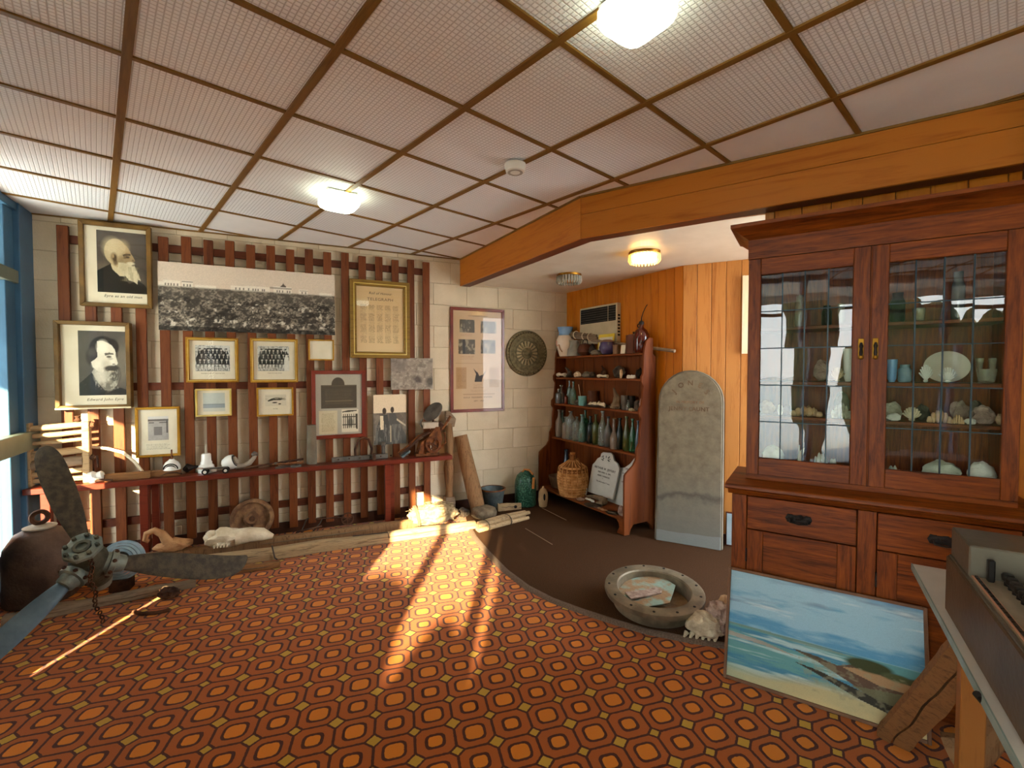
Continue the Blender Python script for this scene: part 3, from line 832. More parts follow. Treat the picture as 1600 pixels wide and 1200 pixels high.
# ------------------------------------------------------------------ pictures on the trellis
PB = -.0695                                 # front of the slats
def picture(name, label, uL, uR, v0, v1, fw, fm, d=.03, y=PB, group=None, cat='picture', bm=None, pic=None, inner=None, lip=0, glassy=True, rotz=0, mid=None, board='mat_board', fr=FW, deg=25):
    um, vm = (uL+uR)/2, (v0+v1)/2
    yf = y-d
    x0, x1 = fr.pp(uL, vm, yf)[0], fr.pp(uR, vm, yf)[0]
    z1, z0 = fr.pp(um, v0, yf)[1], fr.pp(um, v1, yf)[1]
    cx, cz = (x0+x1)/2, (z0+z1)/2; hw, hh = (x1-x0)/2, (z1-z0)/2
    t_ = thing(name, label, cat, fr.w(cx, y, cz), deg, group)
    if fw:
        for nm, (a, b2, c_, e) in {'l': (-hw, -hw+fw, -hh, hh), 'r': (hw-fw, hw, -hh, hh), 't': (-hw+fw, hw-fw, hh-fw, hh), 'b': (-hw+fw, hw-fw, -hh, -hh+fw)}.items():
            mb = MB()
            if nm in 'lr':
                so_, si = (a, b2) if nm == 'l' else (b2, a)
                mb.plate([(so_, -hh), (si, -hh+fw), (si, hh-fw), (so_, hh)], -d, 0)
            else:
                zo, zi = (e, c_) if nm == 't' else (c_, e)
                mb.plate([(-hw, zo), (hw, zo), (hw-fw, zi), (-hw+fw, zi)], -d, 0)
            mb.build('frame_rail', fm, t_, bevel=min(.003, fw*.15))
        if lip:
            lm = MB(); k_ = fw*.55
            for a, b2, c_, e in ((-hw+k_, -hw+k_+lip, -hh+k_, hh-k_), (hw-k_-lip, hw-k_, -hh+k_, hh-k_), (-hw+k_, hw-k_, hh-k_-lip, hh-k_), (-hw+k_, hw-k_, -hh+k_, -hh+k_+lip)):
                lm.box(a, b2, -d-.003, -d+.002, c_, e)
            lm.build('frame_bead', 'gold_pale' if 'gold' in fm or 'tan' in fm else fm, t_)
    fy = -d*.45 if fw else -.012
    MB().box(-hw+fw, hw-fw, fy, -.001, -hh+fw, hh-fw).build('backing', board, t_)
    info = dict(hw=hw, hh=hh, y=fy-.0008, t=t_, cx=cx, cz=cz, yf=yf)
    if glassy:
        sheet(-hw+fw+.0005, hw-fw-.0005, fy-.006, -hh+fw+.0005, hh-fw-.0005).build('glazing', 'picture_glass', t_)
    return info
glass('picture_glass', '#fbfbf8', 0, .02, .8)
def loc2(i, u, v):
    x, z = FW.pp(u, v, i['yf']+.01); return x-i['cx'], z-i['cz']

# 1 elderly man in profile
I = picture('framed_portrait', 'framed portrait of a bald white-bearded man in profile, highest on the trellis', 122.5, 236, 348.5, 479.5, .032, 'tan_frame', .045, rotz=0)
p = Pic(120, 150, '#5a5046')
f = p.fbm(4, 5, 3); p.put(f*.9, '#453d36', .6); p.ell(.05, .62, .25, .1, '#7a6c5a', .5, soft=.9)
p.poly([(0, .66), (.12, .6), (.27, .53), (.34, .62), (.5, .72), (.62, .84), (.8, .78), (.93, .84), (1, .92), (1, 1), (0, 1)], '#262420')
p.poly([(.27, .54), (.34, .52), (.48, .66), (.55, .72), (.44, .72), (.3, .62)], '#cdbf9c')
p.ell(.37, .33, .225, .21, '#c9b48e', soft=.06); p.poly([(.15, .32), (.2, .45), (.28, .54), (.5, .62), (.68, .5), (.66, .3)], '#c2ab85')
p.poly([(.56, .2), (.63, .27), (.665, .335), (.70, .375), (.748, .45), (.735, .475), (.70, .478), (.695, .50), (.66, .56), (.56, .5)], '#b59a74')
p.ell(.30, .27, .16, .14, '#dccba6', .7, soft=1); p.ell(.5, .25, .12, .1, '#cdb891', .6, soft=1)
p.ell(.56, .45, .11, .09, '#8a7352', .55, soft=1); p.ell(.47, .5, .07, .08, '#7c674a', .5, soft=1)
p.poly([(.50, .37), (.58, .345), (.66, .345), (.67, .375), (.58, .385), (.52, .40)], '#4a3c2c', .9); p.ell(.60, .405, .045, .018, '#3a2e22', .9, soft=.6); p.ell(.55, .415, .03, .02, '#6c573d', .8, soft=.8); p.ell(.71, .455, .025, .02, '#5a4632', .7, soft=.8)
p.ell(.335, .42, .065, .075, '#9a8160', .9, soft=.5); p.ell(.345, .43, .04, .055, '#4e3d2b', .85, soft=.5); p.ell(.32, .405, .02, .03, '#b59a72', .9, soft=.6); p.ell(.36, .5, .04, .05, '#5a4732', .8, soft=.7)
p.poly([(.42, .5), (.52, .5), (.62, .525), (.68, .515), (.735, .53), (.77, .6), (.82, .68), (.86, .78), (.80, .76), (.79, .84), (.72, .80), (.62, .78), (.56, .72), (.48, .66), (.40, .6)], '#d2c6a6')
p.ell(.66, .505, .08, .025, '#e0d5b8', .9, soft=.6); p.ell(.71, .535, .03, .012, '#5a4634', .8, soft=.6); p.ell(.52, .58, .08, .08, '#b3a483', .6, soft=1)
f2 = p.fbm(26, 7, 8, 3); p.put(np.clip((f2-.5)*8, 0, 1)*(p.Y > .56)*(p.X > .44)*(p.X < .84)*(p.Y < .8), '#978a6c', .5)
p.grain(.1)
a0, b0 = loc2(I, 140, 0)[0], loc2(I, 220, 0)[0]; t0, t1 = loc2(I, 180, 361)[1], loc2(I, 180, 457)[1]
p.place('print', I['t'], a0, b0, t1, t0, I['y'])
txt('Eyre as an old man', .03, I['t'], 'ink', ((a0+b0)/2, I['y'], t1-.028), shear=.25)

# 2 younger man
I = picture('framed_portrait', 'box-framed portrait of a dark-haired bearded man hanging above the bench end', 84, 203.5, 502, 639, .03, 'tan_frame', .075)
p = Pic(120, 150, '#4c4742')
f = p.fbm(3, 4, 5); p.put(f, '#665f56', .5); p.ell(.86, .5, .16, .32, '#857c6d', .6, soft=.9)
p.poly([(0, .82), (.2, .68), (.28, .62), (.4, .78), (.55, .96), (.8, .88), (1, .94), (1, 1), (0, 1)], '#2b2927')
p.ell(.48, .28, .27, .2, '#2f2b28', soft=.12); p.ell(.29, .40, .15, .15, '#3a3531', soft=.3); p.ell(.27, .33, .09, .06, '#5a534b', .5, soft=.9); p.ell(.66, .25, .13, .13, '#2c2826', soft=.25)
p.poly([(.37, .16), (.46, .15), (.56, .18), (.65, .22), (.71, .29), (.73, .36), (.735, .42), (.765, .50), (.745, .525), (.70, .53), (.68, .58), (.5, .66), (.34, .62), (.27, .56), (.24, .48), (.31, .45), (.37, .40), (.36, .3)], '#d3cbb8')
p.ell(.47, .25, .1, .09, '#e6dfcd', .8, soft=1); p.ell(.36, .52, .09, .06, '#e0d8c6', .7, soft=1); p.ell(.66, .47, .05, .08, '#e4dccb', .6, soft=1); p.ell(.53, .52, .08, .07, '#b3a996', .7, soft=1)
p.poly([(.50, .345), (.60, .335), (.68, .345), (.68, .365), (.58, .37), (.52, .385)], '#3f3831', .9); p.ell(.59, .40, .05, .018, '#37302a', .9, soft=.6); p.ell(.745, .37, .025, .04, '#46403a', .8, soft=.6); p.ell(.62, .43, .05, .02, '#8d8475', .6, soft=1); p.ell(.68, .515, .03, .012, '#6b6256', .8, soft=.7)
p.poly([(.25, .64), (.30, .58), (.36, .62), (.46, .66), (.5, .6), (.60, .56), (.70, .545), (.78, .59), (.80, .70), (.74, .84), (.62, .93), (.5, .92), (.4, .84), (.32, .74)], '#a39c8c')
p.ell(.64, .585, .15, .05, '#3a352f', .95, soft=.4); p.ell(.70, .68, .11, .13, '#403b35', .85, soft=.6); p.ell(.62, .63, .07, .016, '#a59a88', .9, soft=.6); p.ell(.42, .70, .11, .1, '#c9c1b0', .8, soft=.9); p.ell(.55, .86, .13, .07, '#4c463f', .7, soft=.9)
f2 = p.fbm(26, 20, 4, 3); p.put(np.clip((f2-.52)*8, 0, 1)*(p.Y > .6)*(p.Y < .9)*(p.X > .32)*(p.X < .76), '#d0c8b6', .45)
p.grain(.08)
a0, b0 = loc2(I, 105, 0)[0], loc2(I, 187, 0)[0]; t0, t1 = loc2(I, 145, 516.5)[1], loc2(I, 145, 618)[1]
p.place('print', I['t'], a0, b0, t1, t0, I['y'])
txt('Edward John Eyre', .03, I['t'], 'ink_brown', ((a0+b0)/2, I['y'], t1-.035), shear=.25)
MB().box(-I['hw'], I['hw'], -.079, -.0755, I['hh']*.0-I['hh'], -I['hh']+.012).build('frame_edge', 'pale_frame', I['t'])

# 3 panorama
I = picture('panorama_print', 'wide black and white panorama of low scrub and long white buildings', 247, 523, 419, 519.5, 0, None, .014, board='mat_board', glassy=False)
p = Pic(280, 116, '#d6c4ae')
p.put(np.clip((p.Y-.2)*3, 0, 1)*(p.fbm(6, 3, 2)), '#c5b39c', .5)
f = p.fbm(40, 26, 11, 5); g = p.fbm(120, 56, 12, 2)
scrub = np.clip((f-.5)*5+.5, 0, 1)*np.clip((g-.45)*4+.5, 0, 1)
hz = .345
msk = (p.Y > hz+.01).astype(float)
p.put(msk, '#443e37'); p.put(msk*np.clip((.55-p.Y)*6, 0, 1), '#6a6256', .5)
p.put(msk*scrub, '#998d7b', .8); p.put(msk*np.clip((p.fbm(14, 9, 5, 4)-.52)*5, 0, 1)*(p.Y > .5), '#24201c', .7)
p.put(msk*np.clip((p.fbm(44, 18, 15, 5)-.6)*9, 0, 1)*(p.Y > .55), '#cfc4b0', .9); p.put(msk*(p.Y > .93), '#26221e', .8)
for x0_, x1_, y0_ in ((.0, .03, .29), (.03, .115, .27), (.12, .18, .255), (.19, .3, .31), (.38, .46, .285), (.46, .6, .275), (.62, .73, .25), (.77, .83, .275), (.9, .98, .31)):
    p.rect(x0_, y0_, x1_, hz+.015, '#e2d6c2')
for x in (.035, .05, .065, .08, .095, .13, .145, .16, .405, .425, .445, .475, .5, .515, .53, .555, .565, .64, .655, .67, .7, .715, .79, .81): p.rect(x, y0_+.0, x+.007, hz-.0, '#4c443c', .8)
p.poly([(.66, .26), (.68, .2), (.7, .26)], '#5a5048'); p.rect(.6, .27, .73, .29, '#6a6056', .6); p.rect(.12, .27, .18, .285, '#6a6056', .7); p.rect(.78, .29, .83, .3, '#6a6056', .7)
p.rect(.0, hz, 1, hz+.02, '#7d7264', .6); p.grain(.08)
p.place('print', I['t'], -I['hw'], I['hw'], -I['hh'], I['hh'], -.0131)

# group photographs and the small gold frames
def crowd(seed, W_=96, H_=72, white_right=False):
    p = Pic(W_, H_, '#c9c6bd'); r = np.random.RandomState(seed)
    p.poly([(.04, .98), (.02, .5), (.12, .25), (.3, .12), (.6, .1), (.75, .12), (.9, .35), (.98, .6), (.98, .98)], '#3a3836')
    for row, y in enumerate((.18, .36, .56)):
        for k_ in range(7):
            x = .12+k_*.125+(row % 2)*.05+r.rand()*.03
            p.ell(x, y+.13, .06, .12, ['#4a4744', '#2a2826', '#615d58'][r.randint(3)], soft=.4)
            p.ell(x, y, .028, .05, '#c8c0b2', soft=.4); p.ell(x, y-.04, .035, .025, '#3c3935', soft=.4)
            p.ell(x, y+.09, .012, .05, '#d4cec2', .8, soft=.5)
    p.rect(.02, .74, .98, .98, '#8d8a82', .7)
    for k_ in range(9):
        x = .08+k_*.105; p.poly([(x-.03, .74), (x+.03, .74), (x+.045, .97), (x+.01, .97), (x, .82), (x-.02, .97), (x-.05, .97)], '#d5d1c6', .85)
    f = p.fbm(20, 16, seed, 3); p.put((f > .56).astype(float), '#2c2a28', .45)
    if white_right: p.ell(.9, .4, .03, .05, '#ded8cc'); p.poly([(.84, .45), (.98, .45), (.99, .98), (.83, .98)], '#dcd7cb', .9)
    return p.grain(.1)
I = picture('gold_framed_photo', 'gold framed photograph of a crowd of men, nearer the bearded portraits', 290, 372.5, 527.5, 597.5, .027, 'gold', .03, lip=.005, group='gold framed photographs on the trellis')
crowd(3).place('print', I['t'], -I['hw']*.66, I['hw']*.66, -I['hh']*.5, I['hh']*.66, I['y'])
txt('PIONEER STAFF AT THE STATION', .011, I['t'], 'ink', (0, I['y'], -I['hh']*.6))
I = picture('gold_framed_photo', 'gold framed group photograph with a white-clad man at one edge', 391, 465.5, 529, 597.5, .027, 'gold', .03, lip=.005, group='gold framed photographs on the trellis')
crowd(9, white_right=True).place('print', I['t'], -I['hw']*.7, I['hw']*.62, -I['hh']*.48, I['hh']*.66, I['y'])
txt('THE STATION STAFF', .012, I['t'], 'ink', (0, I['y'], -I['hh']*.58))
I = picture('small_gold_frame', 'small gold frame holding a blank cream card under the panorama', 482, 522, 530.5, 563, .013, 'gold', .02, group='gold framed photographs on the trellis')
I = picture('roll_of_honour', 'wide gold-brown framed roll with five columns of names', 547, 640.5, 438.5, 559.5, .062, 'gold_frame_wood', .04, lip=.008, board='paper_aged')
p = Pic(130, 170, '#d6b688'); p.put(p.fbm(3, 4, 2), '#c9a878', .5); p.ell(.5, .95, .5, .3, '#dfc396', .6, soft=.9)
for k_ in range(5): p.lines(.08+.17*k_, .28, .22+.17*k_, .86, 34, '#6a5236', .62, k_)
w_, h_ = I['hw']-.062, I['hh']-.062
p.place('print', I['t'], -w_, w_, -h_, h_, I['y'])
txt('Roll of Honour', .034, I['t'], 'ink', (-.0, I['y']-.0006, h_*.8), shear=.3)
txt('TELEGRAPH', .04, I['t'], 'ink_brown', (0, I['y']-.0006, h_*.615), sx=1.15)
I = picture('bush_photograph', 'unframed faded grey photograph of bush scrub under the gold-brown roll', 611, 676, 559.5, 608.5, 0, None, .012, board='mat_grey', glassy=False)
p = Pic(80, 60, '#958878'); f = p.fbm(10, 8, 4, 4); p.put(np.clip((f-.45)*4, 0, 1), '#6c6055', .7); p.put(np.clip((p.fbm(20, 18, 6, 3)-.55)*6, 0, 1), '#b9ac98', .5)
p.ell(.63, .68, .09, .12, '#453d3c', .8, soft=.8); p.ell(.93, .75, .1, .15, '#3e3a34', .8, soft=.8); p.ell(.2, .25, .18, .18, '#6a605a', .6, soft=.9); p.grain(.08)
p.place('print', I['t'], -I['hw'], I['hw'], -I['hh'], I['hh'], -.0131)
I = picture('red_framed_display', 'dark red framed board with a bronze plaque photograph and a gate sketch', 487, 571.5, 579, 685, .036, 'dark_red_frame', .035, board='mat_grey')
hw, hh = I['hw']-.036, I['hh']-.036
p = Pic(120, 160, '#aca494'); p.rect(.12, .18, .88, .56, '#43382a'); p.ell(.48, .17, .14, .115, '#43382a', soft=.05)
p.lines(.2, .24, .8, .5, 12, '#5f5240', .7, 2); p.rect(.2, .44, .8, .447, '#74664e'); p.rect(.13, .19, .87, .2, '#5c4f3c', .8)
p.rect(.07, .6, .46, .98, '#cbbd9c'); p.lines(.12, .64, .42, .94, 16, '#94835f', .6, 4)
p.rect(.55, .59, .92, .96, '#d8cfb8')
p.poly([(.56, .62), (.7, .6), (.88, .6), (.88, .615), (.72, .63), (.57, .635)], '#3c352a')
for k_ in range(7): p.rect(.58+.045*k_, .66, .598+.045*k_, .9, '#453e33')
p.rect(.57, .7, .9, .72, '#453e33'); p.rect(.57, .83, .9, .85, '#453e33'); p.rect(.87, .66, .9, .92, '#3c352a'); p.ell(.74, .8, .06, .08, '#332d25', .8, soft=.5); p.grain(.06)
p.place('print', I['t'], -hw, hw, -hh, hh, I['y'])
# couple photograph stands on the bench
I = picture('couple_photograph', 'tall unframed photograph of two women in long dresses propped on the bench', 583.5, 634.5, 616.5, 694, 0, None, .012, y=-.078, board='mat_grey', glassy=False)
p = Pic(84, 130, '#dbc6a4'); p.rect(0, .37, 1, 1, '#6a6054'); p.put((p.Y > .36)*np.clip((p.fbm(9, 9, 3, 4)-.45)*4, 0, 1), '#8f8573', .7)
p.ell(.33, .33, .06, .065, '#4a4037'); p.ell(.57, .31, .055, .06, '#4a4037')
p.poly([(.25, .4), (.42, .4), (.48, .6), (.5, 1), (.02, 1), (.1, .65)], '#4c4a45'); p.poly([(.48, .38), (.66, .38), (.8, .6), (1, .85), (.98, 1), (.42, 1), (.46, .6)], '#56544e')
p.poly([(.2, .42), (.3, .42), (.31, .7), (.21, .7)], '#d9c7a4'); p.rect(.5, .62, .53, .95, '#c9b894', .7); p.poly([(.7, .48), (.98, .62), (.98, .66), (.7, .52)], '#d0c0a0', .8)
f = p.fbm(26, 5, 8, 3); p.put(((f > .55) & (p.Y > .6)).astype(float), '#8a867a', .4); p.grain(.08)
p.place('print', I['t'], -I['hw'], I['hw'], -I['hh'], I['hh'], -.0131)
I = picture('small_gold_frame', 'small gold frame with a pale flat sea horizon photograph', 305, 361.5, 607.5, 650.5, .014, 'gold_pale', .035, group='gold framed photographs on the trellis', board='mat_board')
p = Pic(60, 46, '#b9bdb4'); p.rect(0, .58, 1, .64, '#6c7478', .8); p.rect(0, .64, 1, .8, '#8f979a'); p.rect(0, .8, 1, 1, '#c3c1b4'); p.grain(.05)
p.place('print', I['t'], -I['hw']*.6, I['hw']*.62, -I['hh']*.66, I['hh']*.7, I['y'])
I = picture('small_gold_frame', 'small gold frame with a dark rocky shore sketch on cream card', 401, 458.5, 605.5, 650, .015, 'gold', .025, group='gold framed photographs on the trellis')
p = Pic(60, 46, '#cfc4ae'); p.poly([(.12, .5), (.3, .35), (.5, .25), (.8, .3), (.98, .42), (.7, .5), (.4, .5), (.14, .6)], '#4a443b'); p.put(np.clip((p.fbm(10, 6, 3)-.5)*6, 0, 1)*(p.Y < .55)*(p.Y > .25), '#a99f8c', .7)
p.ell(.45, .7, .12, .05, '#2a2622', soft=.3); p.ell(.68, .82, .07, .05, '#2a2622', soft=.3); p.rect(0, .15, 1, .18, '#9d937f', .6); p.grain(.06)
p.place('print', I['t'], -I['hw']*.55, I['hw']*.6, -I['hh']*.3, I['hh']*.5, I['y']); txt('SHORE', .012, I['t'], 'ink', (0, I['y'], -I['hh']*.5))
I = picture('tall_gold_frame', 'upright gold frame with a small grey photograph of a stone ruin', 211, 281, 636, 714, .02, 'gold', .035, group='gold framed photographs on the trellis')
p = Pic(60, 70, '#b4aea8'); p.put(p.fbm(5, 6, 2), '#8f8a86', .7); p.rect(0, 0, 1, .12, '#cfcac6'); p.rect(0, .13, 1, .2, '#4d4848', .8); p.rect(.05, .24, .3, .28, '#3f3c3a', .8); p.rect(.55, .24, .95, .28, '#4a4544', .8)
p.rect(.88, .2, .97, .7, '#4a4444', .8); p.rect(.28, .45, .68, .78, '#7b7674'); p.rect(.28, .44, .7, .46, '#4a4644', .9); p.grain(.08)
p.place('print', I['t'], -I['hw']*.46, I['hw']*.46, -I['hh']*.34, I['hh']*.62, I['y'])
p = Pic(80, 22, '#dcd3bc'); p.lines(.05, .1, .95, .9, 5, '#a09684', .7, 5); p.place('print', I['t'], -I['hw']*.6, I['hw']*.6, -I['hh']*.74, -I['hh']*.45, I['y']-.0003)
# poster
I = picture('framed_poster', 'tall brown framed poster with four small photographs on the bare block wall', 704, 788.5, 481.5, 643.5, .034, 'dark_red_frame', .025, y=-.007, board='paper_aged')
hw, hh = I['hw']-.034, I['hh']-.034
p = Pic(120, 230, '#c9a986'); p.put(p.fbm(2, 3, 4), '#bf9f7c', .5)
for n_, (x0_, y0_, x1_, y1_) in enumerate(((.13, .09, .43, .22), (.56, .1, .88, .22), (.11, .29, .44, .44), (.56, .29, .87, .43))):
    p.rect(x0_, y0_, x1_, y1_, '#554c3e'); f = p.fbm(18, 26, n_, 3); p.put(((p.X > x0_) & (p.X < x1_) & (p.Y > y0_) & (p.Y < y1_))*np.clip((f-.5)*6, 0, 1), '#a3967c', .8)
p.rect(.19, .29, .24, .44, '#2c261e'); p.ell(.8, .34, .04, .02, '#1c1814'); p.rect(.05, .53, .95, .533, '#8a6c4c', .6)
p.rect(.06, .575, .27, .79, '#b08a62'); p.rect(.73, .575, .94, .78, '#b08a62'); p.lines(.08, .59, .25, .78, 14, '#8a6644', .5, 1); p.lines(.75, .59, .92, .77, 14, '#8a6644', .5, 2)
p.poly([(.43, .72), (.46, .64), (.4, .58), (.5, .63), (.53, .66), (.6, .65), (.68, .6), (.6, .67), (.58, .72)], '#2a221a'); p.lines(.4, .74, .62, .79, 4, '#8a6c4c', .6, 3)
p.lines(.15, .235, .42, .26, 2, '#9a6c48', .6, 7); p.lines(.58, .235, .86, .26, 2, '#9a6c48', .6, 8); p.lines(.14, .46, .44, .5, 3, '#9a6c48', .5, 9); p.lines(.58, .45, .86, .48, 2, '#9a6c48', .5, 10)
p.lines(.35, .8, .7, .825, 2, '#8a6c4c', .5, 11); p.rect(.2, .845, .85, .85, '#8a6c4c', .6)
p.place('print', I['t'], -hw, hw, -hh, hh, I['y'])
txt('EUCLA  TELEGRAPH  STATION', .0235, I['t'], 'ink_brown', (0, I['y']-.0006, -hh*.765))
txt('1877 - 1927', .024, I['t'], 'ink_brown', (.01, I['y']-.0006, -hh*.84))
txt('OLD TELEGRAPH STATION', .018, I['t'], 'ink_brown', (0, I['y']-.0006, hh*.9))

# round embossed shield
x, z = FW.pp(824, 552, -.03); r = (FW.pp(856, 552, -.03)[0]-FW.pp(792, 552, -.03)[0])/2
t_ = thing('round_wall_shield', 'round embossed grey-brown metal shield on the wall beside the bookcase', 'shield', FW.w(x, -.007, z), 25)
M = RX(90)
MB().ring([(0.55*r, .0), (r, 0), (r, .012), (.985*r, .02), (.94*r, .022), (.92*r, .014), (.88*r, .014), (.86*r, .026), (.8*r, .03), (.7*r, .02), (.62*r, .026), (.56*r, .022)], 48, M).build('rim', 'shield_metal', t_)
MB().lathe([(.55*r, 0), (.55*r, .01), (.5*r, .012), (0.02, .012)], 40, M).build('inner_disc', 'shield_light', t_)
MB().ring([(.53*r, .01), (.56*r, .01), (.56*r, .03), (.53*r, .03)], 40, M).build('inner_rim', 'shield_metal', t_)
bead = MB().blob((0, 0, 0), (.008, .008, .006), 0, 1, 0, 1).build('bead', 'shield_light', t_); first = True
for k_ in range(44):
    a = 2*PI*k_/44; L_ = (math.cos(a)*.9*r, -.018, math.sin(a)*.9*r)
    if first: bead.location = L_; first = False
    else: clone(bead, t_, location=L_)
sp_ = None
for k_ in range(18):
    a = 360/18*k_
    if sp_ is None: sp_ = MB().plate([(-.006, .07*r/.25), (.006, .07*r/.25), (.011, .52*r), (-.011, .52*r)], -.024, -.0125).build('spoke', 'shield_metal', t_, bevel=.002)
    else: clone(sp_, t_, rotation_euler=(0, math.radians(a), 0))
MB().lathe([(.25*r, .012), (.25*r, .024), (.16*r, .03), (.08*r, .045), (.02*r, .048)], 24, M).build('boss', 'shield_metal', t_)

# ------------------------------------------------------------------ bookcase in the alcove
FK = FBK
bk = thing('bookcase', 'tall open wooden bookcase with scalloped sides against the orange boards', 'bookcase', FK.w(0, 0, .014), -60)
BKW = 1.50
SH = {0: .165, 4: .76, 3: 1.166, 2: 1.484, 1: 1.735}
DEP = {0: .005, 4: .175, 3: .215, 2: .235, 1: .245}
def arc(c, r, a0, a1, n=5): return [(c[0]+r*math.cos(math.radians(a0+(a1-a0)*i/n)), c[1]+r*math.sin(math.radians(a0+(a1-a0)*i/n))) for i in range(n+1)]
prof = [(0, 0), (.07, 0), (.085, .05), (.12, .09), (.30, .09), (.34, .05), (.36, 0), (.40, 0), (.40, 1.69), (.362, 1.71), (.36, 1.86), (.31, 1.868), (.27, 1.83), (.25, 1.77), (.238, 1.70), (.236, 1.60), (.232, 1.52),
        (.21, 1.49), (.21, 1.44), (.235, 1.40), (.225, 1.30), (.215, 1.22), (.185, 1.19), (.18, 1.13), (.21, 1.09), (.195, .98), (.19, .86), (.155, .80), (.15, .74), (.145, .70), (.11, .65), (.04, .60), (.005, .57), (0, .52)]
sd = MB().slab(prof, 0, .024, Matrix(((0, 0, 1, 0), (1, 0, 0, 0), (0, 1, 0, 0), (0, 0, 0, 1)))).build('side_panel', 'bookcase_wood', bk, bevel=.003)
sd.location = (BKW-.024, 0, 0)
clone(sd, bk, location=(0.034, 0, 0))
for k_, z in SH.items():
    MB().box(.059, BKW-.025, DEP[k_]+.004, .384, z-.014-.022, z-.014).build('shelf', 'bookcase_shelf', bk, bevel=.003)
for k_ in range(8):
    x0_ = .06+k_*(BKW-.086)/8
    MB().box(x0_+.001, x0_+(BKW-.086)/8-.001, .386, .398, .10, 1.70).build('back_board', 'bookcase_wood', bk, bevel=.002)
for sx_, mir in ((BKW-.024, -1), (.058, 1)):
    MB().plate([(sx_, 0), (sx_, .128), (sx_+mir*.09, .128), (sx_+mir*.06, .10), (sx_+mir*.05, .06), (sx_+mir*.075, .02), (sx_+mir*.08, 0)], .006, .026).build('foot_bracket', 'bookcase_shelf', bk, bevel=.002)

SY = {0: .12, 4: .255, 3: .285, 2: .30, 1: .31}
def spot(u, vt, k_, w=10, y=None):
    y = SY[k_] if y is None else y
    x, zt = FK.pp(u, vt, y); wd = FK.pp(u+w/2, vt, y)[0]-FK.pp(u-w/2, vt, y)[0]; r = wd*.43
    x = min(max(x, .062+r), BKW-.03-r)
    return FK.w(x, y, SH[k_]+.0005), zt-SH[k_], wd*.86
def bottle(name, label, u, vt, w, m_, kind, k_, y=None, group=None, cap=None):
    L_, h, d = spot(u, vt, k_, w, y); r = d/2
    P_ = {'beer': [(r*.8, 0), (r, .012), (r, h*.5), (r*.9, h*.58), (r*.42, h*.72), (r*.32, h*.8), (r*.3, h*.94), (r*.4, h*.95), (r*.4, h)],
          'wine': [(r*.85, 0), (r, .01), (r, h*.62), (r*.8, h*.7), (r*.35, h*.76), (r*.3, h*.94), (r*.4, h*.95), (r*.38, h)],
          'slim': [(r*.85, 0), (r, .01), (r*.98, h*.45), (r*.75, h*.6), (r*.4, h*.78), (r*.34, h*.93), (r*.46, h*.94), (r*.44, h)],
          'broad': [(r*.9, 0), (r, .01), (r, h*.68), (r*.93, h*.74), (r*.45, h*.82), (r*.28, h*.86), (r*.27, h*.95), (r*.36, h*.96), (r*.34, h)],
          'pear': [(r*.7, 0), (r*.95, .01), (r, h*.2), (r*.85, h*.38), (r*.5, h*.6), (r*.27, h*.82), (r*.22, h*.95), (r*.3, h*.96), (r*.28, h)],
          'flask': [(r, 0), (r, h*.34), (r*.7, h*.48), (r*.4, h*.58), (r*.38, h*.95), (r*.48, h*.96), (r*.46, h)]}[kind]
    t_ = thing(name, label, 'bottle', L_, -60, group)
    MB().lathe(P_, 16).build('body', m_, t_)
    zl = P_[-1][1]; rn = P_[-1][0]
    MB().ring([(rn*1.02, zl-.012), (rn*1.25, zl-.010), (rn*1.25, zl-.001), (rn*1.02, zl)], 12).build('lip', m_, t_)
    if cap: MB().lathe([(rn*.8, zl-.006), (rn*.9, zl+.012)], 10).build('stopper', cap, t_)
    return t_
G4 = 'old glass bottles on the lowest upper shelf'
row = [(862.5, 638.6, 8, 'pink_bottle', 'beer', 'pinkish pottery-coloured bottle at the end nearest the shield', None),
       (871, 644, 8, 'aqua_bottle', 'broad', 'squat aqua green bottle with a pale label, beside the pinkish one', .30),
       (878, 640.6, 7, 'clear_bottle', 'wine', 'clear tall-necked bottle behind the aqua green one', .31),
       (884, 651, 8, 'pink_bottle', 'wine', 'short yellowish clear bottle in front of the ribbed wide one', .225),
       (892, 642.3, 12.5, 'clear_bottle', 'broad', 'widest clear ribbed bottle on the bottle shelf', .26),
       (901.5, 650.7, 10, 'clear_bottle', 'broad', 'clear square-shouldered bottle next to the widest ribbed one', .225),
       (909.7, 647.4, 9, 'aqua_bottle', 'slim', 'pale green bottle with a bright rim before the teal one', .235),
       (915, 641, 8, 'green_bottle', 'wine', 'teal green tall bottle half hidden behind a pale green one', .31),
       (922.7, 650, 10, 'dark_bottle', 'wine', 'nearly black bottle in the middle of the bottle shelf', .26),
       (931, 647, 9.5, 'olive_bottle', 'wine', 'olive bottle standing next to the nearly black one', .255),
       (941.8, 642.3, 11, 'clear_bottle', 'beer', 'tall clear bottle with a bulged neck in mid shelf', .25),
       (950.5, 650.7, 10, 'grey_bottle', 'beer', 'frosted grey bottle beside the bulge-necked clear one', .27),
       (959.5, 653.6, 10, 'pink_bottle', 'flask', 'short clear conical flask with a pinkish neck', .225),
       (968.5, 653, 11, 'dark_bottle', 'slim', 'dusty dark grey bottle beyond the conical flask', .27),
       (979, 650.7, 10, 'olive_bottle', 'slim', 'olive brown bottle before the bright green one', .25),
       (988.5, 654, 9.5, 'green_bottle', 'slim', 'bright green bottle near the bookcase side', .25),
       (997, 657, 8.5, 'blue_bottle', 'slim', 'bluish clear bottle at the end nearest the headstone', .235)]
for u, vt, w_, m_, kd, lb, y_ in row:
    bottle('glass_bottle', lb, u, vt, w_, m_, kd, 4, y_, G4)
G3 = 'small bottles on the middle shelf'
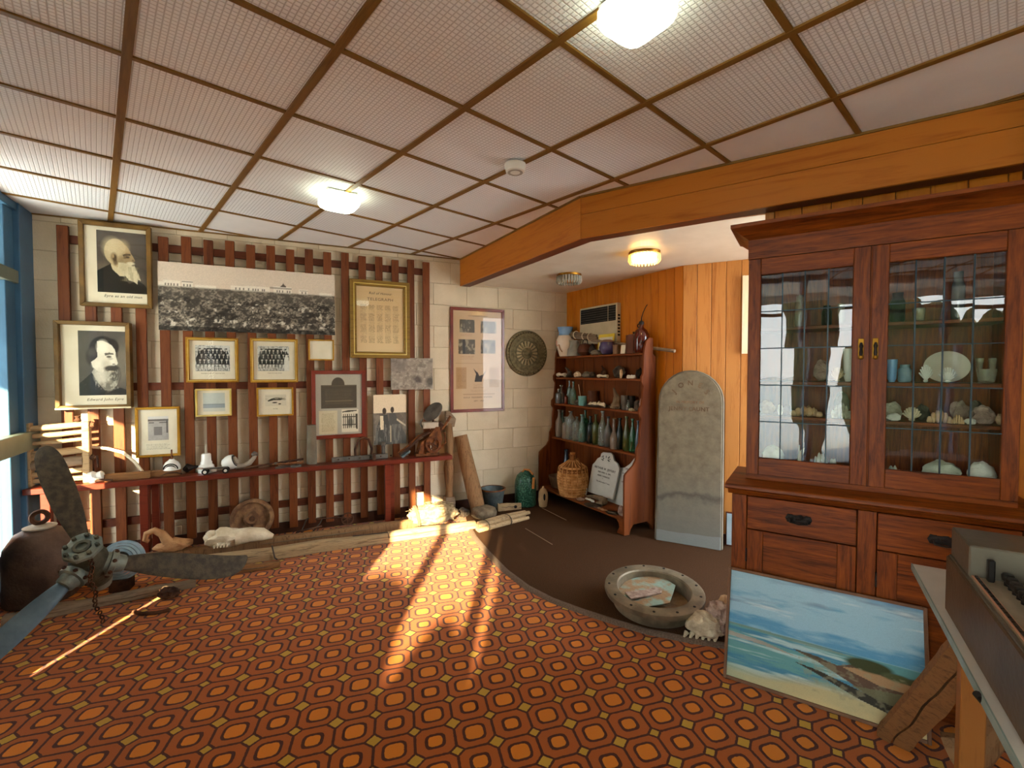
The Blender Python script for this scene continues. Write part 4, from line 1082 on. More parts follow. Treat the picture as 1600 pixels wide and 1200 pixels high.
for u, vt, w_, m_, kd, lb, y_, cp in [(864.2, 601, 7, 'clear_bottle', 'beer', 'milky small bottle at the wall end of the middle shelf', None, None),
                              (872.8, 609, 7, 'grey_bottle', 'broad', 'short stoppered cloudy bottle beside the milky one', .25, 'cream_plastic'),
                              (878.6, 603.5, 4.5, 'red_bottle', 'wine', 'thin dark red vial with a pale stopper', .3, 'cream_plastic'),
                              (884.5, 616, 4, 'red_bottle', 'broad', 'tiny brown medicine vial on the middle shelf', .25, None),
                              (889.8, 595, 5.5, 'aqua_bottle', 'wine', 'slim pale green bottle behind its twin on the middle shelf', .31, None),
                              (896, 596, 7, 'aqua_bottle', 'beer', 'pale green sloped bottle, tallest in front on the middle shelf', .265, None),
                              (981.5, 625, 5, 'clear_bottle', 'beer', 'tiny clear bottle in front of the grey mug', .23, None)]:
    bottle('small_bottle', lb, u, vt, w_, m_, kd, 3, y_, G3, cp)

def solid(name, label, cat, u, vt, w, k_, m_, shape='rock', y=None, dep=.5, group=None, seed=0, tilt=0):
    """small single-mesh finds; shape in units of its width and height"""
    L_, h, d = spot(u, vt, k_, w, y); mb = MB(); r = d/2
    if shape == 'rock': mb.blob((0, 0, h*.48), (r, r*dep*1.6, h*.5), .35, 1.7, seed+1, 3, flat=h*.47)
    elif shape == 'root':
        for q in range(7):
            a = q*.9+seed; mb.tube([(r*.5*math.cos(a), r*.3*math.sin(a), 0.003), (r*.3*math.cos(a+1), r*.2, h*.5), (r*(.2+.12*q)*math.cos(a*.3), r*.2*math.sin(a), h*(.6+.055*q))], [r*.3, r*.25, r*.12], 7)
        mb.blob((0, 0, h*.14), (r*.9, r*.5, h*.15), .3, 2, seed, 2, flat=h*.13)
    elif shape == 'cup': mb.lathe([(r*.8, 0), (r*.95, h*.1), (r, h), (r*.9, h), (r*.82, h*.12), (0.001, h*.1)], 18, cap=False)
    elif shape == 'bits':
        rr = random.Random(seed)
        for q in range(6):
            x = (q/5-.5)*2*r*.85; mb.blob((x, rr.uniform(-.012, .012), h*.3), (r*.28, .018, h*rr.uniform(.28, .5)), .4, 2, seed+q, 2, flat=h*.28)
    elif shape == 'slab': mb.box(-r, r, -.006, .006, 0, h, R=Matrix.Rotation(math.radians(-8), 3, 'X'))
    elif shape == 'bone': mb.tube([(-r, 0, h*.4), (-r*.6, 0, h*.6), (0, 0, h*.45), (r*.6, 0, h*.5), (r, 0, h*.4)], [h*.42, h*.28, h*.22, h*.28, h*.4], 8)
    o_ = mb.build(name, m_, loc=L_, rz=-60+tilt); tag(o_, label, cat, group); return o_
# middle shelf
t_ = solid('teal_cup', 'small teal glazed inkpot holding a pen on the middle shelf', 'pot', 910.3, 619, 10, 3, 'teal_glaze', 'cup', .27)
L_, h_, d_ = spot(907, 601, 3, 4, .27); tag(MB().tube([(-.035, 0, h_), (.02, 0, .015)], [.0022, .0028], 6).build('dip_pen', 'bone', loc=L_, rz=-60), 'pale thin dip pen leaning in the teal inkpot', 'pen')
solid('brown_pot', 'round brown pot behind the shards on the middle shelf', 'pot', 927, 611, 13, 3, 'pot_brown', 'cup', .33)
solid('pottery_shards', 'row of pale shell and pottery shards on a thin slate', 'shards', 933, 624, 26, 3, 'bone', 'bits', .25, seed=4)
solid('slate_piece', 'dark flat slate under the pale shards', 'slate', 936, 631.5, 34, 3, 'rock_dark', 'rock', .29, seed=8)
solid('driftwood_root', 'gnarled dark root standing up on the middle shelf', 'root', 962, 604, 20, 3, 'twig', 'root', .28, seed=2)
solid('grey_mug', 'grey metal mug beyond the gnarled root', 'mug', 977, 618, 11, 3, 'iron_grey', 'cup', .30)
solid('black_mug', 'black tin beyond the grey mug', 'tin', 988, 619, 8, 3, 'iron_dark', 'cup', .33)
solid('stone_lump', 'knobbly brown stone near the bookcase side, middle shelf', 'stone', 995.5, 625, 9, 3, 'rock_dark', 'rock', .25, seed=11)
solid('stone_lump', 'upright narrow brown stone touching the bookcase side, middle shelf', 'stone', 1003, 623, 6, 3, 'rock_pink', 'rock', .26, seed=13)
solid('coral_piece', 'low whitish coral bits before the knobbly stone', 'coral', 988, 636, 8, 3, 'coral', 'bits', .235, seed=3)
solid('flat_stone', 'flat grey stone beside the pale green sloped bottle', 'stone', 902, 625, 9, 3, 'rock_dark', 'rock', .25, seed=5)
# second shelf
solid('small_bone', 'forked pale bone at the wall end of the second shelf', 'bone', 877, 581, 13, 2, 'bone', 'bone', .27)
solid('horn_cluster', 'dark spiky horn cluster near the wall end of the second shelf', 'horns', 889, 573, 12, 2, 'rock_dark', 'root', .31, seed=5)
solid('shell_half', 'pale half shell on the second shelf beside the dark horns', 'shell', 902, 581, 10, 2, 'bone', 'rock', .27, seed=6)
solid('green_stone', 'greenish flat stone on the second shelf', 'stone', 917, 580, 12, 2, 'stone_grey', 'rock', .27, seed=7)
solid('dark_stone', 'small black stone on the second shelf beside the greenish one', 'stone', 926, 581, 8, 2, 'rock_dark', 'rock', .29, seed=9)
solid('white_bone', 'straight yellow-white bone lying on the second shelf', 'bone', 942, 584, 17, 2, 'bone', 'bone', .26)
solid('nail_cluster', 'thin upright rusty nails behind the white bone', 'nails', 942, 570, 14, 2, 'rust_dark', 'root', .34, seed=1)
solid('rough_rock', 'largest dark rough rock on the second shelf', 'rock', 968, 571, 19, 2, 'rock_dark', 'rock', .32, seed=15, dep=.35)
solid('clay_figurine', 'tiny brown and white clay figurine before the rough rock', 'figurine', 970.5, 577, 4, 2, 'shell_tan', 'rock', .245, seed=2)
solid('shell_chain', 'string of small white shells on the second shelf', 'shells', 986, 584, 15, 2, 'shell_white', 'bits', .26, seed=6)
solid('round_stone', 'round black stone ball near the bookcase side, second shelf', 'stone', 999, 576, 9.5, 2, 'iron_dark', 'rock', .29, seed=3, dep=.62)
# top shelf
t_ = thing('painted_jug', 'tall cream jug with a blue neck and painted flower on the top shelf', 'jug', FK.w(.165, .30, SH[1]+.0005), -60)
L_, h, d = spot(880, 512, 1, 20); r = d/2
MB().lathe([(r*.55, 0), (r*.62, .01), (r*.7, h*.1), (r*1.0, h*.42), (r*.98, h*.55), (r*.72, h*.72)], 20).build('body', 'jug_cream', t_)
MB().lathe([(r*.73, h*.715), (r*.66, h*.8), (r*.8, h*.95), (r*.86, h), (r*.78, h), (r*.6, h*.82)], 20, cap=False).build('neck', 'jug_blue', t_)
MB().tube([(-r*.7, 0, h*.93), (-r*1.3, 0, h*.98), (-r*1.5, 0, h*.75), (-r*1.25, 0, h*.5), (-r*.95, 0, h*.42)], r*.11, 8).build('handle', 'pottery_brown', t_)
MB().blob((-.1*r, -r*.93, h*.45), (r*.3, .006, r*.36), .2, 3, 4, 2).build('flower_motif', 'salmon_strip', t_)
MB().tube([(r*.2, -r*.98, h*.4), (r*.35, -r*.93, h*.25), (r*.5, -r*.75, h*.14)], .006, 6).build('stem_motif', 'bone_brown', t_)
bottle('purple_vase', 'tiny dark purple glass behind the painted jug', 870, 543, 7, 'dark_bottle', 'broad', 1, .33)
t_ = thing('stoneware_jar', 'grey stoneware jar with two ear handles on the top shelf', 'jar', spot(898, 532, 1, 15)[0], -60)
L_, h, d = spot(898, 532, 1, 17); r = d/2
MB().lathe([(r, 0), (r*1.02, .01), (r*.9, h*.45), (r*.65, h*.6), (r*.6, h*.85), (r*.75, h), (r*.68, h), (r*.52, h*.84)], 20, cap=False).build('body', 'stoneware', t_)
for s in (-1, 1): MB().tube([(s*r*.62, 0, h*.95), (s*r*1.1, 0, h*.92), (s*r*1.05, 0, h*.6), (s*r*.8, 0, h*.45)], r*.09, 7).build('handle', 'pottery_brown', t_)
t_ = thing('brown_teapot', 'squat brown teapot on the top shelf beside the stoneware jar', 'teapot', spot(914, 536, 1, 18)[0], -60)
L_, h, d = spot(914, 535, 1, 18); r = d/2
MB().lathe([(r*.5, 0), (r*.95, h*.25), (r, h*.5), (r*.7, h*.82), (r*.4, h*.9), (.004, h*.95)], 20).build('body', 'pot_brown', t_)
MB().tube([(r*.8, 0, h*.4), (r*1.3, 0, h*.7), (r*1.45, 0, h*.85)], [r*.2, r*.13, r*.09], 8).build('spout', 'pot_brown', t_)
MB().tube([(-r*.5, 0, h*.85), (-r*.3, 0, h*1.2), (r*.4, 0, h*1.2), (r*.6, 0, h*.82)], r*.06, 6).build('handle', 'iron_dark', t_)
solid('dark_lump', 'black rough lump beside the brown teapot', 'rock', 925.5, 539, 9, 1, 'iron_dark', 'rock', .29, seed=31)
solid('slate_offcut', 'low grey slate offcut before the yellow card', 'slate', 932, 547, 16, 1, 'stone_grey', 'rock', .265, seed=33)
L_, h, d = spot(945.5, 522.5, 1, 28, .36)
t_ = thing('yellow_frame', 'yellow framed card propped on the top shelf behind the purple jar', 'card', FK.w(FK.pp(945.5, 535, .335)[0], .325, SH[1]+.004), -60)
t_.rotation_euler = (math.radians(-8), 0, math.radians(-60))
MB().box(-d/2, d/2, 0, .006, 0, h).build('mount', 'yellow_card', t_); MB().box(-d/2+.022, d/2-.022, -.002, -.0005, .02, h-.035).build('picture_card', 'mat_board', t_)
t_ = thing('glazed_jar', 'dark purple glazed squat jar with a dark lid', 'jar', spot(949, 531, 1, 19, .275)[0], -60)
L_, h, d = spot(949, 531, 1, 20, .275); r = d/2
MB().lathe([(r*.6, 0), (r*.95, h*.25), (r, h*.5), (r*.8, h*.78), (r*.78, h*.84)], 20).build('body', 'glaze_purple', t_); MB().lathe([(r*.9, h*.84), (r*.9, h*.9), (r*.5, h), (.004, h)], 20).build('lid', 'pottery_brown', t_)
MB().ring([(r*.05+r*.2, -.004), (r*.34, -.004), (r*.34, .004), (r*.25, .004)], 14, TR(-r*.95, 0, h*.72)@RX(90)).build('ear', 'glaze_purple', t_)
solid('brown_beaker', 'small brown pottery beaker beside the purple jar', 'beaker', 963, 539, 9, 1, 'pottery_brown', 'cup', .29)
solid('white_label_card', 'small white card standing before the lidded pot', 'card', 973.5, 539, 8, 1, 'mat_board', 'slab', .26)
t_ = thing('lidded_pot', 'rusty brown cylindrical billy pot with a knobbed lid', 'pot', spot(990, 524, 1, 20, .30)[0], -60)
L_, h, d = spot(990, 524, 1, 20, .30); r = d/2
MB().lathe([(r*.96, 0), (r, .008), (r, h*.98)], 24).build('body', 'pot_brown', t_); MB().lathe([(r*1.04, h*.98), (r*1.04, h), (r*.2, h+.012), (.004, h+.012)], 24).build('lid', 'pot_brown', t_)
MB().lathe([(.006, h+.012), (.012, h+.03), (.004, h+.036)], 10).build('knob', 'iron_dark', t_)
t_ = thing('glass_carboy', 'dark amber round-shouldered glass demijohn with a thin curved tube', 'demijohn', spot(1014, 511, 1, 22, .31)[0], -60)
L_, h, d = spot(1014, 510, 1, 23, .31); r = d/2
MB().lathe([(r*.92, 0), (r, .012), (r, h*.55), (r*.93, h*.7), (r*.72, h*.87), (r*.35, h*.97), (r*.26, h*1.02), (r*.25, h*1.14)], 28).build('body', 'amber_glass', t_)
MB().lathe([(r*.3, h*1.1), (r*.32, h*1.2), (r*.2, h*1.24)], 14).build('stopper', 'iron_dark', t_)
MB().tube([(0, 0, h*1.2), (.003, 0, h*1.38), (.02, 0, h*1.55), (.055, 0, h*1.76), (.075, 0, h*1.83)], [.007, .005, .0045, .004, .004], 7).build('tube', 'cable_black', t_)
MB().ring([(.014, -.004), (.022, -.004), (.022, .004), (.014, .004)], 12, TR(-r*.4, 0, h*1.07)@RX(90)).build('ring_handle', 'iron_dark', t_)
# bundled poles lying along the back of the top shelf
x0_, z0_ = FK.pp(888, 516, .36); x1_, z1_ = FK.pp(1052, 541, .36)
t_ = thing('pole_bundle', 'bundle of old round poles tied with cord lying behind the top shelf things', 'poles', FK.w(0, .345, 0), -60)
zb = SH[1]+.10
for q, (dy, dz, a, b2) in enumerate(((0.0, 0, .20, 1.72), (-.02, .028, .18, .70), (.012, .045, .22, .66))):
    MB().tube([(a, dy-.015, zb+dz+.14), ((a+b2)/2, dy*.5+.012*(b2-a), zb+dz+.14-.105*(b2-a)*.75), (b2, dy+.04*(b2-a), zb+dz+.14-.21*(b2-a)/1.0*.72)], [.017, .019, .016], 9).build('pole', 'driftwood', t_)
for x in (.34, .5, .6): MB().ring([(.040, -.006), (.047, -.006), (.047, .006), (.040, .006)], 14, TR(x, -.014, zb+.172-.16*(x-.2))@RY(90)).build('cord', 'bone', t_)
# heater grille on the boards above
gx0, gz = FP1.pp(908.5, 510, -.03); gx1 = FP1.pp(967, 500, -.03)[0]
gt, gb = FP1.pp(938, 478, -.03)[1], FP1.pp(938, 530, -.03)[1]
t_ = thing('wall_heater', 'cream wall heater with a dark top grille on the orange boards', 'heater', FP1.w(gx0, -.001, 0), -59)
gw = gx1-gx0
MB().box(0, gw, -.055, 0, gb-.05, gt).build('casing', 'cream_plastic', t_, bevel=.004)
gh = gt-gb; z0_ = gt-gh*.5
MB().box(.02, gw-.02, -.057, -.0555, z0_, gt-.02).build('grille_recess', 'dark_slot', t_)
for q in range(6): MB().box(.02, gw-.02, -.060, -.0571, z0_+.012+q*(gt-.03-z0_)/6, z0_+.016+q*(gt-.03-z0_)/6).build('louvre', 'iron_grey', t_)
MB().box(gw*.78, gw*.79, -.062, -.0602, z0_, gt-.02).build('grille_bar', 'cream_plastic', t_)
for q in range(7): MB().box(gw+.0002, gw+.0012, -.045, -.012, gb+.02+q*.035, gb+.04+q*.035).build('side_slot', 'dark_slot', t_)

# bottom shelf
t_ = thing('brown_basin', 'wide brown earthen basin at the wall end of the bottom shelf', 'basin', FK.w(.195, .19, SH[0]+.001), -60); t_.scale = (.9, .9, .95)
MB().lathe([(.085, 0), (.10, .01), (.125, .09), (.135, .13), (.14, .145), (.125, .145), (.11, .12), (.08, .04), (.002, .03)], 24, cap=False).build('body', 'pottery_brown', t_)
bottle('pear_bottle', 'dark pear-shaped bottle standing behind the brown basin', 873, 699, 14, 'blue_bottle', 'pear', 0, .335)
L_, h, d = spot(895, 707, 0, 33, .13); r = d/2
t_ = thing('wicker_demijohn', 'wicker covered demijohn with a cork on the bottom shelf', 'demijohn', L_, -60)
wk = MB()
for q in range(11):
    z = .012+q*h*.063; rr_ = r*(.78+.22*math.sin(min(1, (q+1)/5)*PI/2)) if q < 9 else r*(.97-.08*(q-8))
    wk.ring([(rr_-.006, z-h*.031), (rr_+.003, z-h*.02), (rr_+.005, z), (rr_+.003, z+h*.02), (rr_-.006, z+h*.031)], 30)
wk.build('wicker_weave', 'wicker', t_)
st = None
for q in range(18):
    if st is None: st = MB().tube([(r*.86, 0, 0), (r*1.04, 0, h*.3), (r*1.03, 0, h*.5), (r*.95, 0, h*.66), (r*.5, 0, h*.76), (r*.26, 0, h*.82)], .005, 6).build('wicker_stake', 'wicker', t_)
    else: clone(st, t_, rotation_euler=(0, 0, q*PI/9))
MB().lathe([(r*.8, .004), (r*.93, h*.3), (r*.92, h*.62), (r*.5, h*.75), (r*.22, h*.82), (r*.2, h*.93), (r*.27, h*.95), (r*.25, h*.96)], 22).build('glass_body', 'wicker_dark', t_)
MB().lathe([(r*.17, h*.95), (r*.19, h)], 12).build('cork', 'leather_tan', t_)
MB().tube([(r*.2, -.01, h*.8), (r*.6, -.01, h*.9), (r*.95, -.01, h*.78), (r*.98, -.01, h*.62)], .007, 7).build('handle', 'wicker_dark', t_)
solid('stone_block', 'pale narrow stone block beside the wicker demijohn', 'stone', 913, 746, 9, 0, 'marble_white', 'rock', .22, seed=40, dep=.4)
def plaque(name, label, pts, y, m_, lean=-7):
    q = [FK.pp(u, v, y) for u, v in pts]; x0_ = sum(a for a, b in q)/len(q); zb_ = min(b for a, b in q)
    t_ = thing(name, label, 'grave plaque', FK.w(x0_, y, max(zb_, SH[0]+.001)), -60); dz = 0
    t_.rotation_euler = (math.radians(lean), 0, math.radians(-60))
    pl = [(min(a, BKW-.034)-x0_, (b-zb_)*1.0) for a, b in q]
    MB().plate(pl, 0, .022).build('slab', m_, t_, bevel=.002)
    return t_, x0_, zb_
t_, px_, pz_ = plaque('marble_plaque', 'white marble memorial plaque with a carved shaped top and black lettering', [(918, 768), (921.5, 726), (925, 722), (928, 716.5), (932.5, 714), (933, 709), (936, 706.5), (947, 707.5), (951, 711), (953.5, 720), (959, 724.5), (963, 733), (957, 781)], .245, 'marble_white')
def onp(u, v):
    a, b2 = FK.pp(u, v, .245); return a-px_, b2-pz_
for s_, (u, v), sz, mm in (('ARTHUR W. JEFFERY', (941, 733.5), .034, 'ink'), ('DIED APRIL 26, 1895,', (941, 739.5), .021, 'ink'), ('AGED 3 MONTHS', (940, 744.8), .023, 'ink'), ('O', (939, 748), .008, 'ink'), ('Thy will be done O Lord.', (940, 754), .019, 'ink')):
    a, b2 = onp(u, v)
    txt(s_, sz, t_, mm, (a, -.0012, b2), rot=(PI/2, math.radians(1), 0))
for (u, v), fl_ in (((936.5, 716), 1), ((946, 717.5), -1)):
    a, b2 = onp(u, v)
    orn = MB()
    for q in range(5): orn.blob((a+.014*math.cos(q*1.3)*1.0, -.001, b2+.022*math.sin(q*1.3)), (.009, .0015, .007), .3, 3, q, 1)
    orn.tube([(a, -.001, b2-.03), (a+fl_*.01, -.001, b2), (a-fl_*.004, -.001, b2+.03)], .0018, 5)
    orn.build('carved_sprig', 'lead', t_)
a, b2 = onp(941.5, 714); MB().blob((a, -.001, b2), (.006, .0015, .016), .3, 3, 4, 1).build('carved_sprig', 'lead', t_)
t_, px2, pz2 = plaque('marble_plaque', 'broken white marble slab half hidden by the bookcase side', [(948, 786), (964, 735), (970, 735), (978, 729), (984, 720), (987, 715), (996.5, 716.5), (997, 730), (991, 741), (986, 745), (985, 800)], .29, 'marble_white')
for s_, (u, v), sz in (('DIED', (975, 737.5), .03), ('AGED 8', (972, 744.5), .022), ('OF', (969, 757), .02)):
    a, b2 = FK.pp(u, v, .29); txt(s_, sz, t_, 'ink_brown', (a-px2, -.0012, b2-pz2))
# horn, shells and odd finds on the front of the bottom shelf
hx, _ = FK.pp(925, 778, .12)
tag(MB().tube([(-.16, .0, .02), (-.06, .035, .032), (.06, .03, .036), (.15, -.01, .036), (.17, -.055, .03), (.10, -.075, .024)], [.006, .022, .032, .036, .026, .010], 10).build('curved_horn', 'rope_grey', loc=FK.w(hx, .17, SH[0]+.004), rz=-60), 'large grey curved horn lying on the bottom shelf', 'horn')
for nm, lb, u, v, w_, m_, sh, y_, sd_ in (('shell_lump', 'pinkish shell lump inside the curve of the horn', 907, 778, 10, 'rock_pink', 'rock', .06, 51), ('shell_bits', 'pale shell bits in the hollow of the horn', 921, 778, 16, 'shell_white', 'bits', .13, 52),
                                  ('grey_stone', 'long grey stone in front of the horn', 925, 788, 22, 'rock_dark', 'rock', .045, 53), ('shell_bits', 'small brown shells near the shelf front edge', 940, 794, 14, 'shell_tan', 'bits', .035, 54),
                                  ('stone_card', 'flat grey stone card near the corner of the bottom shelf', 956, 803, 18, 'stone_grey', 'rock', .06, 55), ('crystal_lump', 'brown crystal lump against the bookcase side', 972, 790, 11, 'rock_pink', 'rock', .07, 56)):
    solid(nm, lb, 'shell' if 'shell' in nm else 'stone', u, v, w_, 0, m_, sh, y_, seed=sd_)

# ------------------------------------------------------------------ headstone
F2 = FP2
sx0, sx1 = fl(1022, 843, .014), fl(1129, 861, .014)
FH = Frame(sx0[0], sx0[1], math.degrees(math.atan2(sx1[1]-sx0[1], sx1[0]-sx0[0])))
Wd = math.hypot(sx1[0]-sx0[0], sx1[1]-sx0[1])
Ht = FH.pp(1082, 580, .09)[1]
hs = thing('headstone', 'tall grey round-topped headstone leaning on the pine boards', 'headstone', (sx0[0], sx0[1], .0145), FH.deg)
lean = -math.degrees(math.asin(.11/Ht))
hs.rotation_euler = (math.radians(lean), 0, math.radians(FH.deg))
R_ = Wd*.5; zc = Ht-R_*1.0
def outline(ins): return [(ins, 0), (ins+.008, zc)]+[(Wd/2-(R_-.008-ins)*math.cos(a*PI/16), zc+(R_-ins)*math.sin(a*PI/16)) for a in range(1, 16)]+[(Wd-ins-.008, zc), (Wd-ins, 0)]
MB().plate(outline(0), .012, .06).build('slab', 'stone_grey', hs, bevel=.006)
MB().plate(outline(.016), 0, .0125).build('face', 'headstone_face', hs, bevel=.003)
wd_ = 'JONES'
for i, ch in enumerate(wd_):
    a = math.radians(62-31*i+0); rr_ = .155
    txt(ch, .062, hs, 'twig', (Wd/2-rr_*math.sin(a)*1.0, -.0008, zc+.02+rr_*math.cos(a)*.95), rot=(PI/2, -a*.75, 0), name='inscription', fat=.0015)
txt('IN MEMORY OF', .032, hs, 'stone_brown', (Wd/2, -.0006, zc-.005), name='inscription')
txt('JENNY LAUNT', .05, hs, 'twig', (Wd/2-.01, -.0008, zc-.065), name='inscription', fat=.001)

# ------------------------------------------------------------------ dresser with leaded doors
YU = .15                                    # upper part set back from the lower front
XL = FC.pp(1143, 850, 0)[0]; XUL = FC.pp(1168, 560, YU)[0]; XUR = FC.pp(1597, 560, YU)[0]; XR = XUR+(XUL-XL)
ZC = FC.pp(1160, 757, -.03)[1]              # counter front edge
ZUB = ZC+.012
ZFT = FC.pp(1168, 377, YU)[1]; ZFB = FC.pp(1168, 406.5, YU)[1]; ZTOP = FC.pp(1160, 362, YU-.07)[1]
ZDB = FC.pp(1168, 739, YU)[1]
print('dresser', XL, XUL, XUR, XR, 'counter', ZC, 'top', ZTOP, ZFT, ZFB, ZDB)
ZTOP = min(ZTOP, 2.44)
dr = thing('glazed_dresser', 'tall oak dresser with two leaded glass doors over drawers and cupboards', 'cabinet', FC.w(0, 0, 0), -32.8)
YB = .475
MB().box(XL, XL+.025, .0, YB, 0, ZC-.03).build('side_panel', 'oak_upright', dr)
MB().box(XR-.025, XR, .0, YB, 0, ZC-.03).build('side_panel', 'oak_upright', dr)
MB().box(XL+.025, XR-.025, YB-.012, YB, 0, ZTOP-.05).build('back_panel', 'oak_upright', dr)
MB().box(XL+.026, XR-.026, .02, YB-.013, .08, .1).build('base_board', 'oak', dr)
MB().box(XL+.026, XR-.026, .03, .05, 0, .079).build('plinth', 'oak', dr)
Mx = Matrix(((0, 0, 1, 0), (1, 0, 0, 0), (0, 1, 0, 0), (0, 0, 0, 1)))     # slab(y,z outline) -> along x
def mould(name, pr, x0, x1, m_='oak'): return MB().slab(pr, x0, x1, Mx).build(name, m_, dr, smooth=50)
mould('counter', [(-.035, ZC-.028), (-.045, ZC-.02), (-.045, ZC-.006), (-.038, ZC), (YB, ZC), (YB, ZC-.028)], XL-.03, XR+.03)
mould('counter_moulding', [(-.002, ZC-.058), (-.018, ZC-.052), (-.022, ZC-.042), (-.032, ZC-.036), (-.034, ZC-.0285), (-.002, ZC-.0285)], XL-.018, XR+.018)
# lower fronts
zdt, zdb = FC.pp(1250, 788, 0)[1], FC.pp(1250, 838, 0)[1]
ML0, ML1 = FC.pp(1339, 820, 0)[0], FC.pp(1370, 840, 0)[0]
SL = FC.pp(1167, 820, 0)[0]; SR = XR-(SL-XL)
MB().box(XL, SL-.002, -.004, .02, 0, ZC-.06).build('stile', 'oak_upright', dr, bevel=.002)
MB().box(SR+.002, XR, -.004, .02, 0, ZC-.06).build('stile', 'oak_upright', dr, bevel=.002)
MB().box(ML0+.002, ML1-.002, -.004, .02, .08, ZC-.06).build('stile', 'oak_upright', dr, bevel=.002)
hm = MB()
for x in (-.038, .038): hm.blob((x, -.006, .004), (.018, .005, .02), .4, 3, 2, 2)
hm.box(-.05, .05, -.006, 0, -.016, .02); hm.blob((0, -.008, .012), (.02, .006, .014), .3, 3, 5, 2)
bail = MB().tube([(-.038, -.01, .004), (-.036, -.026, -.012), (0, -.03, -.016), (.036, -.026, -.012), (.038, -.01, .004)], .0045, 7)
for n_, (a, b2) in enumerate(((SL, ML0), (ML1, SR))):
    d_ = MB().box(a+.002, b2-.002, -.008, .018, zdb, ZC-.062).build('drawer', 'oak', dr, bevel=.003)
    hp = (FC.pp(1248, 810, -.01) if n_ == 0 else FC.pp(1476, 843, -.01))
    pl_ = MB(); pl_.v = list(hm.v); pl_.f = list(hm.f)
    h_ = pl_.build('handle', 'iron_dark', d_); h_.location = (hp[0], -.008, (ZC-.062+zdb)/2)
    bl_ = MB(); bl_.v = list(bail.v); bl_.f = list(bail.f); b__ = bl_.build('bail_pull', 'iron_dark', d_); b__.location = h_.location
    # cupboard door: frame and sunk panel
    zt = zdb-.006; fwid = .075
    cdm = MB().box(a+.002, a+fwid, -.006, .018, .085, zt).box(b2-fwid, b2-.002, -.006, .018, .085, zt)
    dd = cdm.build('cupboard_door', 'oak_upright', dr, bevel=.002)
    MB().box(a+fwid+.0005, b2-fwid-.0005, -.006, .018, zt-fwid, zt).build('door_rail', 'oak', dd, bevel=.002)
    MB().box(a+fwid+.0005, b2-fwid-.0005, -.006, .018, .085, .085+fwid).build('door_rail', 'oak', dd, bevel=.002)
    MB().box(a+fwid+.0005, b2-fwid-.0005, .006, .012, .085+fwid, zt-fwid).build('door_panel', 'oak', dd)
    MB().tube([(a-.001, -.009, zt-.10), (a-.001, -.009, zt-.17)], .004, 6).build('hinge', 'iron_dark', dd)
# upper carcass
MB().box(XUL, XUL+.02, YU+.02, YB-.013, ZC, ZFT).build('side_panel', 'oak_upright', dr)
MB().box(XUR-.02, XUR, YU+.02, YB-.013, ZC, ZFT).build('side_panel', 'oak_upright', dr)
MB().box(XUL+.021, XUR-.021, YU+.02, YB-.013, ZFB+.004, ZFB+.02).build('top_board', 'oak', dr)
mould('frieze', [(YU-.01, ZFB), (YU-.01, ZFT), (YU+.02, ZFT), (YU+.02, ZFB)], XUL-.002, XUR+.002)
cz_ = ZFT
co = MB()
def cor(o_): return [(XUL-o_, YU-.012-o_), (XUR+o_, YU-.012-o_), (XUR+o_, YB), (XUL-o_, YB)]
lv = [(.0, cz_+.0), (.006, cz_+.006), (.03, cz_+.022), (.068, cz_+.052), (.082, cz_+.056), (.082, ZTOP-.004 if ZTOP-.004 > cz_+.06 else cz_+.075)]
vs = []; 
for o_, z in lv: vs += [(x, y, z) for x, y in cor(o_)]
fs = [(i*4+j, i*4+(j+1) % 4, (i+1)*4+(j+1) % 4, (i+1)*4+j) for i in range(len(lv)-1) for j in range(4)]+[(3, 2, 1, 0), tuple(len(lv)*4-4+j for j in range(4))]
co.add(vs, fs).build('cornice', 'oak', dr)
mould('base_rail', [(YU-.004, ZC+.0005), (YU-.004, ZDB-.002), (YU+.02, ZDB-.002), (YU+.02, ZC+.0005)], XUL, XUR)
